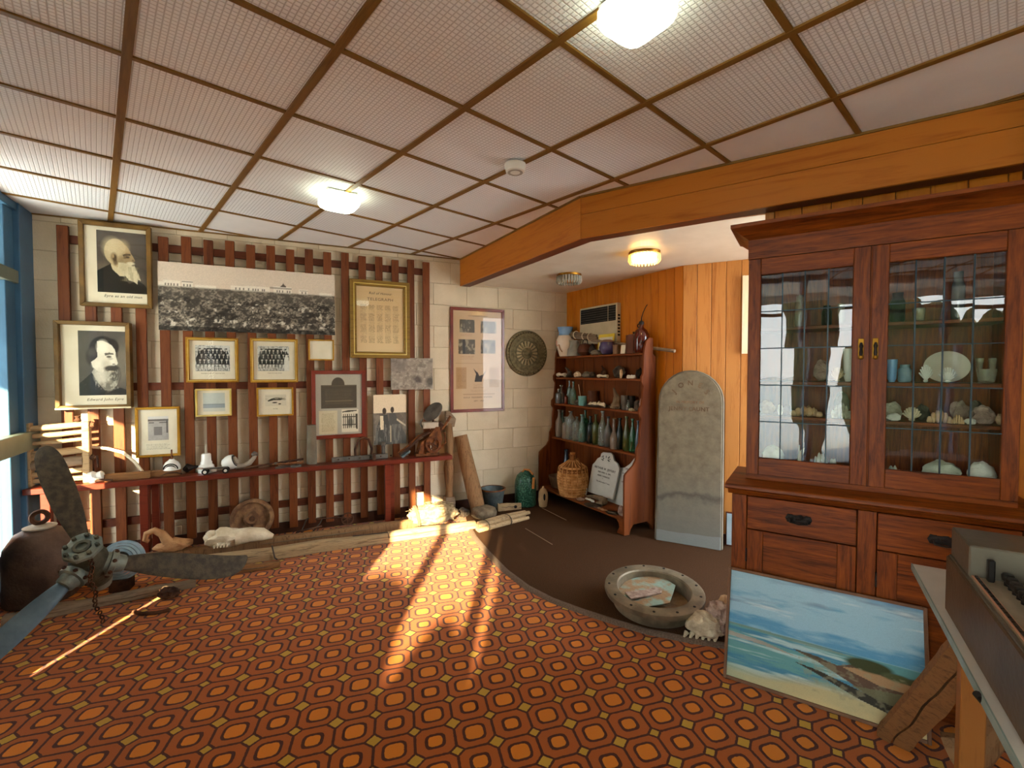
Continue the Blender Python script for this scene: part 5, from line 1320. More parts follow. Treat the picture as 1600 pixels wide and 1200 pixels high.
# doors
ZDT = ZFB-.003
XM = FC.pp(1358.5, 560, YU)[0]
gl_ = [(FC.pp(1187.5, 560, YU)[0], FC.pp(1331, 560, YU)[0], FC.pp(1258, 422, YU)[1], FC.pp(1258, 721, YU)[1]),
       (FC.pp(1386, 560, YU)[0], FC.pp(1568, 560, YU)[0], FC.pp(1477, 403, YU)[1], FC.pp(1477, 741, YU)[1])]
zgt = (gl_[0][2]+gl_[1][2])/2; zgb = (gl_[0][3]+gl_[1][3])/2
print('glass z', gl_, zgt, zgb)
rg = random.Random(3)
for n_, (a, b2) in enumerate(((XUL+.001, XM-.002), (XM+.002, XUR-.001))):
    ga, gb_ = gl_[n_][0], gl_[n_][1]
    dm = MB().box(a, ga, YU-.012, YU+.012, ZDB, ZDT).box(gb_, b2, YU-.012, YU+.012, ZDB, ZDT)
    d_ = dm.build('glazed_door', 'oak_upright', dr, bevel=.0025)
    MB().box(ga+.0004, gb_-.0004, YU-.012, YU+.012, zgt, ZDT).build('door_rail', 'oak', d_, bevel=.0025)
    MB().box(ga+.0004, gb_-.0004, YU-.012, YU+.012, ZDB, zgb).build('door_rail', 'oak', d_, bevel=.0025)
    xs = [ga+(gb_-ga)*k_/4 for k_ in range(5)]; zs = [zgb+(zgt-zgb)*k_/5 for k_ in range(6)]
    for k_ in range(1, 4): MB().box(xs[k_]-.0028, xs[k_]+.0028, YU-.004, YU+.003, zgb, zgt).build('lead_came', 'lead', d_)
    for k_ in range(1, 5): MB().box(ga, gb_, YU-.0045, YU+.0035, zs[k_]-.0024, zs[k_]+.0024).build('lead_came', 'lead', d_)
    for i in range(4):
        for j in range(5):
            w2, h2 = (xs[i+1]-xs[i])/2-.003, (zs[j+1]-zs[j])/2-.003
            q = MB().add([(-w2, 0, -h2), (w2, 0, -h2), (w2, 0, h2), (-w2, 0, h2)], [(0, 1, 2, 3)]).build('pane', 'leaded_pane', d_, recalc=False, smooth=0)
            q.location = ((xs[i]+xs[i+1])/2, YU, (zs[j]+zs[j+1])/2); q.rotation_euler = (math.radians(rg.uniform(-.35, .35)), 0, math.radians(rg.uniform(-.35, .35)))
    kx = FC.pp(1345 if n_ == 0 else 1367.5, 545, YU-.01)[0]; kz = FC.pp(1345, 545, YU-.01)[1]
    kp = MB().box(kx-.012, kx+.012, YU-.016, YU-.0122, kz-.05, kz+.05).build('lock_plate', 'brass', d_, bevel=.002)
    MB().lathe([(.006, -.035), (.008, -.02), (.006, .0), (.009, .012), (.004, .03)], 10, TR(kx, YU-.026, kz)).build('drop_handle', 'iron_dark', kp)
    MB().blob((kx, YU-.026, kz-.042), (.010, .008, .012), 0, 1, 1, 2).build('drop_bulb', 'brass', kp)
MB().box(XM-.0015, XM+.0015, YU-.016, YU+.010, ZDB, ZDT).build('meeting_bead', 'oak_upright', dr)
# shelves inside
YS = .30
zS = {'A': FC.pp(1328, 597, YS-.06)[1], 'B': FC.pp(1328, 655, YS-.06)[1], 'T': FC.pp(1405, 503, YS-.06)[1], 'F': ZDB+.02}
print('shelves', zS)
for k_ in 'TAB': MB().box(XUL+.021, XUR-.021, YS-.075, YB-.014, zS[k_]-.018, zS[k_]).build('shelf', 'oak', dr, bevel=.002)
MB().box(XUL+.021, XUR-.021, YU+.021, YB-.014, ZC+.001, zS['F']).build('cabinet_floor', 'oak', dr)

def find(name, label, cat, u, vt, w, sh, m_, shape='rock', y=.30, seed=0, dep=.6, group=None):
    x, zt = FC.pp(u, vt, y); wd = FC.pp(u+w/2, vt, y)[0]-FC.pp(u-w/2, vt, y)[0]; r = wd/2; h = max(.012, zt-zS[sh])
    L_ = FC.w(x, y, zS[sh]+.001); mb = MB()
    if shape == 'rock': mb.blob((0, 0, h*.48), (r, r*dep, h*.5), .3, 1.8, seed, 3, flat=h*.46)
    elif shape == 'scallop':
        for q in range(9):
            a = math.radians(-60+15*q); mb.tube([(0, 0, h*.1), (r*.7*math.sin(a), -r*.25, h*.1+h*.55*math.cos(a)), (r*math.sin(a), 0, h*.08+h*.85*math.cos(a))], [r*.05, r*.14, r*.12], 6)
        mb.blob((0, 0, h*.1), (r*.35, r*.2, h*.1), .1, 2, 1, 2)
    elif shape == 'conch':
        for q in range(6):
            mb.blob((-r+r*2*q/5*.9, 0, h*(.2+.28*math.sin(q/5*PI))), (r*.28, r*dep*(.25+.4*math.sin((q+.5)/6*PI)), h*(.2+.3*math.sin((q+.5)/6*PI))), .25, 2, q+seed, 2)
    elif shape == 'twig':
        rr = random.Random(seed)
        for q in range(5):
            x0_ = rr.uniform(-r, r)*.5; mb.tube([(x0_*.4, 0, .002), (x0_, 0, h*.5), (x0_*1.6, rr.uniform(-.01, .01), h*rr.uniform(.7, 1))], [.006, .005, .003], 6)
    elif shape == 'jar': mb.lathe([(r*.8, 0), (r, h*.1), (r, h*.7), (r*.7, h*.85), (r*.75, h)], 18)
    elif shape == 'cup': mb.lathe([(r*.5, 0), (r*.8, h*.15), (r, h), (r*.93, h), (r*.7, h*.2), (.001, h*.12)], 18, cap=False)
    elif shape == 'glass': mb.lathe([(r*.7, 0), (r*.7, .003), (r*.12, .008), (r*.12, h*.4), (r*.7, h*.55), (r, h), (r*.94, h), (r*.6, h*.6), (.001, h*.46)], 16, cap=False)
    elif shape == 'plate':
        mb.lathe([(r*.6, 0), (r*.97, .012), (r, .02), (r*.95, .02), (r*.6, .008), (.001, .006)], 30, Matrix.Diagonal((1, h/(2*r), 1, 1)) if False else None, cap=False)
        mb.v = [(a, -c_-.0, h/2+b2*h/(2*r)) for a, b2, c_ in mb.v]
    elif shape == 'skull':
        mb.blob((0, 0, h*.52), (r, r*dep, h*.48), .22, 2.2, seed, 3, flat=h*.5); mb.blob((r*.55, -r*.3, h*.35), (r*.4, r*.3, h*.3), .3, 2, seed+2, 2); mb.blob((-r*.6, -r*.2, h*.3), (r*.35, r*.35, h*.28), .3, 2, seed+4, 2)
    o_ = mb.build(name, m_, loc=L_, rz=-32.8); tag(o_, label, cat, group); return o_
fd = [
 # top shelf
 ('glass_vase', 'pale glass vase on the top shelf behind the first leaded door', 'vase', 1250, 462, 16, 'T', 'lustre_glass', 'jar', .33),
 ('dark_jar', 'small dark jar on the top shelf near the meeting stiles', 'jar', 1292, 478, 16, 'T', 'iron_dark', 'jar', .34),
 ('glass_tumbler', 'tumbler with glints on the top shelf beside the small dark jar', 'tumbler', 1315, 475, 12, 'T', 'lustre_glass', 'cup', .30),
 ('black_canister', 'black round canister on the top shelf behind the second leaded door', 'canister', 1403, 458, 24, 'T', 'iron_dark', 'jar', .33),
 ('cut_glass_bowl', 'small cut glass bowl beside the black canister', 'bowl', 1436, 482, 22, 'T', 'lustre_glass', 'cup', .29),
 ('grey_bottle', 'frosted bottle standing on the top shelf, far bay', 'bottle', 1498, 425, 22, 'T', 'grey_bottle', 'jar', .36),
 # shelf A
 ('pink_rock', 'pinkish rough rock on the shelf of china, first door', 'rock', 1283, 562, 24, 'A', 'rock_pink', 'rock', .34),
 ('scallop_shell', 'fan-ribbed pale scallop shell behind the first door', 'shell', 1309, 572, 24, 'A', 'shell_tan', 'scallop', .28),
 ('flower_vase', 'white porcelain vase with a flared mouth by the door stile', 'vase', 1326, 545, 18, 'A', 'porcelain', 'cup', .33),
 ('blue_teacup', 'blue patterned teacup nearest the meeting stiles, second door', 'cup', 1394, 562, 18, 'A', 'jug_blue', 'cup', .29),
 ('blue_saucer_pot', 'pale blue sugar bowl beside the blue teacup', 'bowl', 1414, 570, 22, 'A', 'blue_coil', 'jar', .31),
 ('flower_posy', 'white china flower posy before the large platter', 'ornament', 1447, 568, 24, 'A', 'porcelain', 'scallop', .27),
 ('oval_platter', 'large cream oval platter standing upright', 'platter', 1478, 549, 74, 'A', 'cream_paint', 'plate', .40),
 ('scallop_dish', 'white scallop dish in front of the upright platter', 'dish', 1481, 573, 32, 'A', 'porcelain', 'scallop', .26),
 ('wine_glass', 'slim stemmed glass, closer to the platter', 'glass', 1531, 560, 14, 'A', 'lustre_glass', 'glass', .33),
 ('wine_glass', 'slim stemmed glass, closer to the outer stile', 'glass', 1551, 560, 14, 'A', 'lustre_glass', 'glass', .33),
 ('gilt_bowl', 'gilt rimmed glass bowl below the stemmed glasses', 'bowl', 1542, 577, 34, 'A', 'lustre_glass', 'cup', .27),
 # shelf B
 ('brown_shell', 'brown flat shell at the outer end of the middle shelf, first door', 'shell', 1198, 626, 24, 'B', 'shell_tan', 'rock', .33),
 ('white_pebble', 'small round white pebble on the middle shelf', 'pebble', 1219, 632, 8, 'B', 'shell_white', 'rock', .27),
 ('red_stone', 'small dull red stone beside the white pebble', 'stone', 1230, 633, 13, 'B', 'pot_brown', 'rock', .30),
 ('fibrous_slab', 'long flat ridged brown slab on the middle shelf', 'fossil', 1262, 633, 44, 'B', 'shell_tan', 'conch', .29),
 ('pale_rock', 'upper pale rounded rock on the middle shelf by the stile', 'rock', 1316, 612, 24, 'B', 'stone_grey', 'rock', .36),
 ('shell_cluster', 'cluster of pale nodular shells in front of the rounded rock', 'shell', 1316, 628, 28, 'B', 'rock_pale', 'conch', .27),
 ('grey_coral', 'grey lumpy coral behind the second door beside the stile', 'coral', 1395, 628, 28, 'B', 'rock_pale', 'rock', .32),
 ('white_shell', 'low white broken shell in front of the grey coral', 'shell', 1397, 646, 22, 'B', 'shell_white', 'rock', .25),
 ('rounded_shell', 'large rounded cream shell on the middle shelf', 'shell', 1425, 635, 32, 'B', 'bone', 'scallop', .28),
 ('dark_coral', 'dark twisted coral behind the rounded cream shell', 'coral', 1442, 632, 22, 'B', 'rock_dark', 'rock', .37),
 ('long_conch', 'long tan spindle shell in the middle of the shelf', 'shell', 1470, 640, 34, 'B', 'shell_tan', 'conch', .27),
 ('speckled_rock', 'speckled purple-grey square rock', 'rock', 1500, 625, 28, 'B', 'rock_pink', 'rock', .36),
 ('small_cowries', 'pair of small tan cowries before the speckled rock', 'shell', 1498, 648, 20, 'B', 'shell_tan', 'conch', .25),
 ('layered_stone', 'grey layered stone standing behind the others', 'stone', 1525, 625, 24, 'B', 'stone_grey', 'rock', .40),
 ('angular_rock', 'big angular brown-grey rock near the outer stile', 'rock', 1537, 634, 38, 'B', 'rock_pink', 'rock', .30),
 ('flat_shell', 'flat white shell lying before the angular rock', 'shell', 1516, 654, 18, 'B', 'shell_white', 'rock', .245),
 ('edge_shell', 'small brown shell pressed to the outer stile', 'shell', 1562, 646, 12, 'B', 'shell_tan', 'rock', .28),
 # cabinet floor
 ('animal_skull', 'pale greenish skull at the outer end of the cabinet floor', 'skull', 1208, 697, 36, 'F', 'skull_bone', 'skull', .26),
 ('bone_twigs', 'thin forked white bones beside the pale skull', 'bones', 1246, 692, 28, 'F', 'bone', 'twig', .26),
 ('white_coral', 'spiky white coral on the cabinet floor, first door', 'coral', 1284, 706, 28, 'F', 'shell_white', 'conch', .26),
 ('small_shell', 'small grey shell near the meeting stile on the cabinet floor', 'shell', 1302, 716, 12, 'F', 'rock_pale', 'rock', .24),
 ('bone_shard', 'low white bone shard behind the second door', 'bone', 1397, 727, 34, 'F', 'skull_bone', 'conch', .22),
 ('large_skull', 'largest white animal skull in the middle of the cabinet floor', 'skull', 1471, 720, 60, 'F', 'skull_bone', 'skull', .28),
 ('patterned_shell', 'white rounded shell with brown speckles at the outer corner', 'shell', 1534, 723, 46, 'F', 'shell_white', 'skull', .27)]
for n_, q in enumerate(fd): find(*q[:9], q[9], seed=n_*3+1)
# framed sheet seen past the dresser, and a bright mirror on the floor behind it
a, z1 = FP2.pp(1160.5, 431, -.02); b2, z0_ = FP2.pp(1200, 552, -.02)
t_ = thing('cream_panel', 'cream edged board fixed on the pine boards beside the dresser', 'board', FP2.w(a, -.0005, z0_), -27)
MB().box(0, .018, -.03, 0, 0, z1-z0_).build('frame_rail', 'cream_board', t_); MB().box(.0185, b2-a, -.02, 0, 0, z1-z0_).build('sheet', 'cream_board', t_)
a, z1 = FP2.pp(1130, 797, -.07); b2, z0_ = FP2.pp(1165, 857, -.07)
t_ = thing('small_mirror', 'small bright mirror standing on the floor between headstone and dresser', 'mirror', FP2.w(a+.022, -.06, .016), -27)
MB().box(0, b2-a, 0, .012, 0, z1-.03).build('backing', 'rail_wood', t_, bevel=.002); MB().box(.008, b2-a-.008, -.003, -.0005, .012, z1-.042).build('mirror_glass', 'mirror_glass', t_)

# ------------------------------------------------------------------ seascape leaning on the dresser
pl0, pl1 = (1.079, 2.304), (1.739, 1.878)
PW = math.hypot(pl1[0]-pl0[0], pl1[1]-pl0[1])+.012
ztl = FC.pp(1143, 886, -.03)[1]; y0_ = FC.loc(*pl0)[1]
ang = math.asin(min(.5, (abs(y0_)-.022)/math.hypot(ztl, abs(y0_)))); PH = math.hypot(ztl, abs(y0_)-.03)
print('painting', PW, PH, math.degrees(ang))
pt = thing('seascape_painting', 'framed oil painting of a blue shore leaning against the dresser', 'painting', (pl0[0], pl0[1], .001), -32.8)
pt.rotation_euler = (-ang, 0, math.radians(-32.8))
fw = .014
for a, b2, c_, e in ((0, fw, 0, PH), (PW-fw, PW, 0, PH), (fw, PW-fw, 0, fw), (fw, PW-fw, PH-fw, PH)):
    MB().box(a+.0003, b2-.0003, -.012, .012, c_+.0003, e-.0003).build('frame_rail', 'frame_brown_edge', pt, bevel=.002)
MB().box(fw, PW-fw, .0, .008, fw, PH-fw).build('canvas', 'mat_board', pt)
p = Pic(300, 200, '#8fb4c2')
yy, xx = p.Y, p.X
p.put(np.clip(1.2-yy*2.2, 0, 1), '#a3bfc8', .5)
f = p.fbm(2.5, 9, 21, 5)
p.put(np.clip((f-.46)*5, 0, 1)*(yy < .5), '#4f8cae', .9); p.put(np.clip((p.fbm(2, 12, 31, 4)-.52)*6, 0, 1)*(yy < .3), '#76889a', .75); p.put(np.clip((p.fbm(3, 14, 41, 4)-.58)*6, 0, 1)*(yy < .45), '#cfd8d2', .7)
hzn = .50
sea = np.clip((yy-(hzn+.0*xx))*120, 0, 1)
p.put(sea, '#5f9290'); p.put(sea*np.clip((p.fbm(3, 22, 7, 4)-.5)*6, 0, 1), '#3f7898', .8); p.put(sea*np.clip((p.fbm(2.5, 26, 17, 4)-.6)*8, 0, 1), '#b4c8c4', .8)
p.poly([(0, .5), (.5, .505), (.75, .53), (.5, .535), (0, .515)], '#6f8676', .8)
p.poly([(0, .585), (.2, .6), (.42, .66), (.2, .635), (0, .625)], '#a0907f', .8)
p.put(np.clip((yy-(.86-.1*xx+.02*np.sin(xx*9)))*12, 0, 1), '#b4a67a'); p.put(np.clip((yy-(.93-.12*xx))*10, 0, 1)*np.clip((p.fbm(6, 10, 3)-.3)*2, 0, 1), '#c8b07c', .8)
p.put(np.clip((yy-.8)*7, 0, 1)*np.clip(.35-xx, 0, 1)*2, '#7fb0a0', .4)
p.poly([(.38, .6), (.47, .6), (.6, .63), (.7, .57), (.8, .585), (1, .6), (1, .9), (.93, .92), (.8, .84), (.66, .74), (.5, .645)], '#5c4636')
p.poly([(.62, .63), (.72, .6), (.86, .62), (1, .64), (1, .7), (.8, .7)], '#a8835c', .9)
p.ell(.75, .565, .11, .05, '#3c4022', soft=.3); p.ell(.88, .6, .07, .03, '#4f5434', soft=.4); p.ell(.98, .6, .06, .03, '#4a4c32', soft=.4)
p.poly([(.38, .7), (.5, .715), (.7, .78), (1, .86), (1, .94), (.85, .9), (.7, .85), (.5, .75)], '#38342a')
p.put(np.clip((p.fbm(24, 20, 9, 3)-.52)*8, 0, 1)*(xx > .4)*(yy > .6)*(yy < .9), '#8f8a6c', .45)
p.poly([(.66, .76), (1, .7), (1, .84), (.8, .82)], '#6b6a4e', .8); p.ell(.9, .88, .06, .02, '#b9b4a4', .7, soft=.7)
p.poly([(.36, .588), (.5, .6), (.56, .63), (.48, .63)], '#4f4434', .9)
p.grain(.05)
p.place('print', pt, fw, PW-fw, fw, PH-fw, -.0006)

# ------------------------------------------------------------------ table with the old machine
FT = Frame(1.68, 1.906, -32.8)
tb = thing('side_table', 'narrow table with a white board top standing against the dresser', 'table', FT.w(0, 0, 0), -32.8)
MB().box(0, .62, -1.35, 0, .735, .752).build('table_top', 'table_white', tb, bevel=.001)
MB().box(-.004, -.0005, -1.35, 0, .728, .7535).build('edge_strip', 'table_edge', tb)
for x, y in ((.03, -.60), (.03, -1.25), (.54, -.60), (.54, -1.25)): MB().box(x, x+.058, y, y+.055, 0, .734).build('leg', 'plain_pine', tb, bevel=.003)
MB().box(.105, .54, -.585, -.555, .60, .69).build('rail', 'plain_pine', tb)
mc = thing('office_machine', 'old grey-brown metal office machine with a row of black keys', 'machine', FT.w(.02, -.435, .7525), -32.8)
MB().box(0, .50, -.70, 0, .006, .19).build('body', 'machine_brown', mc, bevel=.004)
MB().box(.012, .50, -.20, -.0, .1905, .288).build('top_housing', 'machine_metal', mc, bevel=.004)
MB().box(.006, .012, -.70, -.01, .178, .196).build('edge_trim', 'machine_metal', mc)
MB().box(.014, .495, -.695, -.202, .1905, .198).build('key_bed', 'machine_panel', mc)
MB().box(.018, .034, -.68, -.03, .1985 if False else .191, .2).build('scale_strip', 'salmon_strip', mc)
for q in range(18):
    k_ = MB().box(-.0035, .0035, -.011, .011, 0, .004).build('scale_mark', 'black_plastic', mc); k_.location = (.026, -.22-.025*q, .2)
ky = MB().lathe([(.008, 0), (.008, .012), (.013, .016), (.014, .03), (.011, .034)], 12).build('key', 'black_plastic', mc); ky.location = (.085, -.235, .198)
for q in range(1, 15): clone(ky, mc, location=(.085, -.235-.031*q, .198))
for q in range(14):
    k_ = clone(ky, mc, location=(.13+.0*q, -.25-.031*q, .198)); k_.scale = (.8, .8, .7)
MB().box(.05, .066, -.182, -.168, .2, .255).build('lever', 'black_plastic', mc, bevel=.003) if False else MB().box(.045, .061, -.232, -.216, .198, .262).build('lever', 'black_plastic', mc, bevel=.003)
MB().box(.16, .49, -.66, -.205, .1985, .24).build('paper_plate', 'machine_metal', mc, bevel=.003)
# rough plank leaning between floor and table leg
p0 = Vector((1.475, 1.80, .0)); p1 = Vector((1.395, 1.475, .72))
pk = thing('rough_plank', 'rough split brown plank leaning on the table leg over the painting', 'plank', (*fl(1397, 1168), 0))
A0 = Vector((*fl(1394, 1160), .012)); d0 = ray(1500, 1038); tpar = 1.47/d0[1]; A1 = Vector((d0[0]*tpar, d0[1]*tpar, H+d0[2]*tpar))
ax = (A1-A0).normalized(); A2 = A0+ax*(A1-A0).length*1.12; side = ax.cross(Vector((.55, .83, -.1))).normalized(); nn = side.cross(ax).normalized()
pm = MB(); rr = random.Random(5)
NN = 14
for hf in (0, 1):
    vs = []
    for i in range(NN+1):
        c_ = A0+(A2-A0)*i/NN; w0 = .006+(.012*mnoise.noise(Vector((i*.35, 1, 0)))); w1 = .052+.008*mnoise.noise(Vector((i*.5, hf*7, 3)))
        s0_, s1_ = (w0, w1) if hf else (-w1, -abs(.003)+w0-.006)
        if hf: s0_ = w0
        for s_, n2 in ((s0_, -.02), (s1_, -.016), (s1_, .02), (s0_, .02)): vs.append(c_+side*s_+nn*(n2+.004*mnoise.noise(Vector((i*.6, s_*30, hf)))))
    fs = [(i*4+j, i*4+(j+1) % 4, (i+1)*4+(j+1) % 4, (i+1)*4+j) for i in range(NN) for j in range(4)]+[(0, 1, 2, 3), tuple(NN*4+j for j in (3, 2, 1, 0))]
    m2 = MB().add([Vector(q)-Vector(pk.location) for q in vs], fs); m2.build('split_half', 'rough_timber', pk)
tag(MB().tube([(0, 0, .06), (.06, -.05, .10), (.13, -.06, .2), (.17, -.02, .34)], [.06, .055, .045, .035], 10).build('driftwood_limb', 'old_timber', loc=(*fl(1482, 1195), 0)), 'curved pale limb of driftwood under the table', 'driftwood')
c0 = FT.w(-.02, -1.05, .70)
tag(MB().tube([(0, 0, .035), (.03, .0, .0), (.10, .02, -.02), (.2, .05, -.02), (.3, .0, .0)], .009, 8).build('black_cable', 'cable_black', loc=FT.w(-.012, -.93, .715)), 'thick black cable looped under the table edge', 'cable')
tag(MB().tube([(0, 0, .62), (-.02, .02, .45), (-.03, .05, .2), (.02, .06, .06), (.12, .03, .012), (.25, .02, .012)], .005, 7).build('thin_cable', 'cable_black', loc=FT.w(.12, -.80, 0)), 'thin black cable hanging to the floor beneath the machine', 'cable')

# ------------------------------------------------------------------ lamps and alarm
def square_lamp(label, u, v, sz, deg):
    x, y = fl(u, v, CEIL-.02)
    t_ = thing('ceiling_light', label, 'ceiling light', (x, y, CEIL-.010), deg, 'square opal ceiling lights')
    MB().box(-sz*.42, sz*.42, -sz*.42, sz*.42, -.018, 0).build('base_plate', 'white_plastic', t_, bevel=.004)
    mb = MB(); N = 28; vs = []
    for s_, z in ((.46, -.018), (.5, -.03), (.5, -.055), (.46, -.075), (.38, -.088), (.2, -.094)):
        for j in range(N):
            a = 2*PI*j/N; c_, s2 = math.cos(a), math.sin(a); k_ = (abs(c_)**5+abs(s2)**5)**(-1/5)
            vs.append((s_*sz*c_*k_, s_*sz*s2*k_, z))
    fs = [(i*N+j, i*N+(j+1) % N, (i+1)*N+(j+1) % N, (i+1)*N+j) for i in range(5) for j in range(N)]+[tuple(5*N+j for j in range(N))]
    mb.add(vs, fs).build('diffuser', 'lamp_glass', t_, smooth=60)
square_lamp('lit square opal ceiling light over the trellis end of the room', 530, 308, .255, 35)
square_lamp('lit square opal ceiling light cut off by the top of the picture', 995, 6, .215, 35)
x, y = fl(805, 257, CEIL-.01)
t_ = thing('smoke_alarm', 'round white smoke alarm on the ceiling batten', 'smoke alarm', (x, y, CEIL-.010))
MB().lathe([(.045, -.048), (.056, -.044), (.062, -.02), (.064, 0)][::1], 28).build('body', 'white_plastic', t_)
MB().ring([(.030, -.0495), (.046, -.0495), (.046, -.0485), (.030, -.0485)], 24).build('vent_ring', 'mat_grey', t_)
def crystal(label, u, v, r, lit):
    x, y = fl(u, v, 2.53)
    t_ = thing('crystal_ceiling_light', label, 'ceiling light', (x, y, 2.529))
    MB().ring([(r*.2, -.02), (r*.96, -.02), (r, -.012), (r, 0), (r*.2, 0)], 30).build('brass_ring', 'brass', t_)
    MB().lathe([(.02, -.07), (r*.8, -.07), (r*.84, -.024)], 24).build('inner_bowl', 'lamp_warm' if lit else 'lustre_glass', t_)
    rod = None
    for q in range(26):
        a = 2*PI*q/26
        if rod is None: rod = MB().tube([(r*.93, 0, -.021), (r*.95, 0, -.07), (r*.86, 0, -.092)], [.010, .012, .006], 6).build('glass_rod', 'crystal_lit' if lit else 'crystal_clear', t_)
        else: clone(rod, t_, rotation_euler=(0, 0, a))
glass('crystal_lit', '#fff0cc', .25, .05, 2); glass('crystal_clear', '#c8c4b4', .45, .05, 2)
crystal('lit crystal glass ceiling light in the alcove', 1007, 394, .125, True)
crystal('unlit crystal glass ceiling light deeper in the alcove', 889, 429, .125, False)

# ------------------------------------------------------------------ things on the long bench
def bench(u, v, off=0.0):
    """local x and the height seen at a pixel, on the plane `off` in front of the wall"""
    return FW.pp(u, v, -off)
BZ = BT+.001
def on_bench(name, label, cat, u, off, group=None, **k_):
    x = FW.pp(u, 700, -off)[0]
    return thing(name, label, cat, FW.w(x, -off, BZ), 25, group)
# roller frame
xa, xb = bench(44, 700, .2)[0], bench(136, 700, .2)[0]; zt_ = bench(90, 664, .2)[1]-BT
t_ = thing('roller_frame', 'sunlit weathered wooden roller frame standing on the bench end', 'frame', FW.w((xa+xb)/2, -.2, BZ), 25)
hw = (xb-xa)/2
for s in (-1, 1):
    MB().box(s*hw-.022, s*hw+.022, -.03, .03, 0, zt_+.02).build('post', 'grey_timber', t_, bevel=.004)
    MB().box(s*(hw-.002)-.05, s*(hw-.002)+.05, -.05, .05, 0.0005, .03).build('foot', 'old_timber', t_, bevel=.004) if False else None
    for z in (zt_*.98, zt_*.42): MB().blob((s*(hw+.035), 0, z), (.02, .022, .025), .3, 2, s+4, 2).build('iron_bracket', 'rust_dark', t_)
for q, (f_, r_) in enumerate(((.97, .024), (.84, .020), (.72, .016), (.54, .030), (.36, .042), (.20, .022))):
    MB().tube([(-hw+.022, 0, zt_*f_-.008), (0, 0, zt_*f_), (hw-.022, 0, zt_*f_+.012)], [r_*.9, r_, r_*.9], 12).build('roller', 'grey_timber' if q != 4 else 'driftwood', t_)
MB().box(-hw-.03, hw+.04, -.006, .02, .02, .055).build('bottom_rail', 'grey_timber', t_, bevel=.003)
MB().tube([(hw+.02, -.02, zt_*.42), (hw+.07, -.03, zt_*.45), (hw+.075, -.03, zt_*.25)], .008, 7).build('crank', 'rust_dark', t_)
MB().lathe([(.018, 0), (.024, .01), (.012, .03), (.02, .045)], 12, TR(hw-.05, -.01, zt_+.02)).build('knob', 'rust_dark', t_)
# insulator arms
t_ = on_bench('insulator_arm', 'wooden cross arm with a fallen white insulator at the crank end', 'insulator arm', 178, .22)
MB().box(-.06, .24, -.03, .03, 0, .055).build('arm', 'rough_timber', t_, bevel=.004)
MB().lathe([(.02, -.06), (.045, -.05), (.048, -.02), (.03, 0), (.034, .03), (.02, .04)], 20, TR(-.10, -.02, .05)@RY(75)).build('insulator', 'porcelain', t_)
MB().tube([(-.14, -.04, .012), (-.06, -.05, .02), (.0, -.045, .01)], .009, 7).build('bracket', 'rust_dark', t_)
t_ = on_bench('curved_stick', 'long curved pale stick arching down behind the insulator arm', 'stick', 168, .13)
MB().tube([(-.10, 0, .27), (.0, 0, .25), (.1, 0, .21), (.18, -.02, .13), (.23, -.03, .05), (.25, -.04, .012)], [.010, .012, .013, .013, .012, .010], 8).build('shaft', 'bone', t_)
MB().tube([(-.11, 0, .29), (-.10, 0, .26), (-.105, .02, .2), (-.1, .03, .01)], .008, 6).build('prop', 'rust_dark', t_)
t_ = on_bench('insulator_arm', 'second wooden cross arm carrying an upright white dome insulator with a pin', 'insulator arm', 246, .2)
MB().box(-.23, .16, -.028, .028, 0, .05).build('arm', 'rough_timber', t_, bevel=.004)
xi = FW.pp(268, 700, -.2)[0]-FW.pp(246, 700, -.2)[0]
MB().lathe([(.062, .05), (.064, .06), (.058, .09), (.045, .115), (.025, .13), (.018, .14)], 24, TR(xi, 0, 0)).build('insulator', 'porcelain', t_)
for r_ in (.05, .034): MB().tube([(xi+r_*math.cos(a), -.047-.012*(1-abs(math.cos(a))), .062+r_*math.sin(a)*.9) for a in [i*PI/8 for i in range(9)]], .005, 6).build('painted_arc', 'black_plastic', t_)
MB().tube([(xi, 0, .135), (xi, 0, .22)], [.008, .006], 8).build('pin', 'rust', t_)
MB().tube([(xi-.07, -.03, .01), (xi-.03, -.045, .03), (xi+.04, -.045, .03), (xi+.075, -.03, .012)], .005, 6).build('wire_loop', 'rust_dark', t_)
tag(MB().tube([(0, 0, .03), (.02, -.01, .055), (.06, 0, .05), (.13, 0, .045)], [.03, .035, .014, .010], 9).build('iron_spike', 'iron_dark', loc=FW.w(FW.pp(290, 700, -.16)[0], -.16, BZ), rz=25), 'black iron spike with a square head between two insulators', 'spike')
t_ = on_bench('upright_insulator', 'white upright telegraph insulator with a tall pin beside the wheeled toy', 'insulator', 322, .17)
MB().lathe([(.062, .0), (.064, .03), (.058, .06), (.045, .072), (.044, .09), (.038, .10), (.037, .155), (.030, .165)], 24).build('body', 'porcelain', t_)
MB().tube([(0, 0, .16), (0, 0, .24)], [.010, .008], 8).build('pin', 'pale_lid', t_)
t_ = on_bench('wheeled_toy', 'small four-wheeled metal trolley toy near the bench front edge', 'toy', 336, .265)
MB().box(-.09, .09, -.018, .018, .042, .052).build('deck', 'iron_grey', t_, bevel=.002)
MB().box(-.03, .01, -.015, .015, .018, .042).build('block', 'pale_lid', t_, bevel=.002)
MB().tube([(-.09, 0, .05), (-.13, 0, .055)], .009, 6).build('nose', 'rock_pink', t_)
w0_ = None
for x in (-.072, .078):
    for y in (-.03, .03):
        M_ = TR(x, y, .024)@RX(90)
        ty = MB().ring([(.013, -.008), (.023, -.008), (.025, -.003), (.025, .003), (.023, .008), (.013, .008)], 18, M_).build('wheel', 'black_plastic', t_)
        MB().lathe([(.0128, -.006), (.0128, .006)], 14, M_).build('hubcap', 'porcelain', ty)
t_ = on_bench('fallen_insulator', 'white insulator lying on its side with concentric rings', 'insulator', 358, .17)
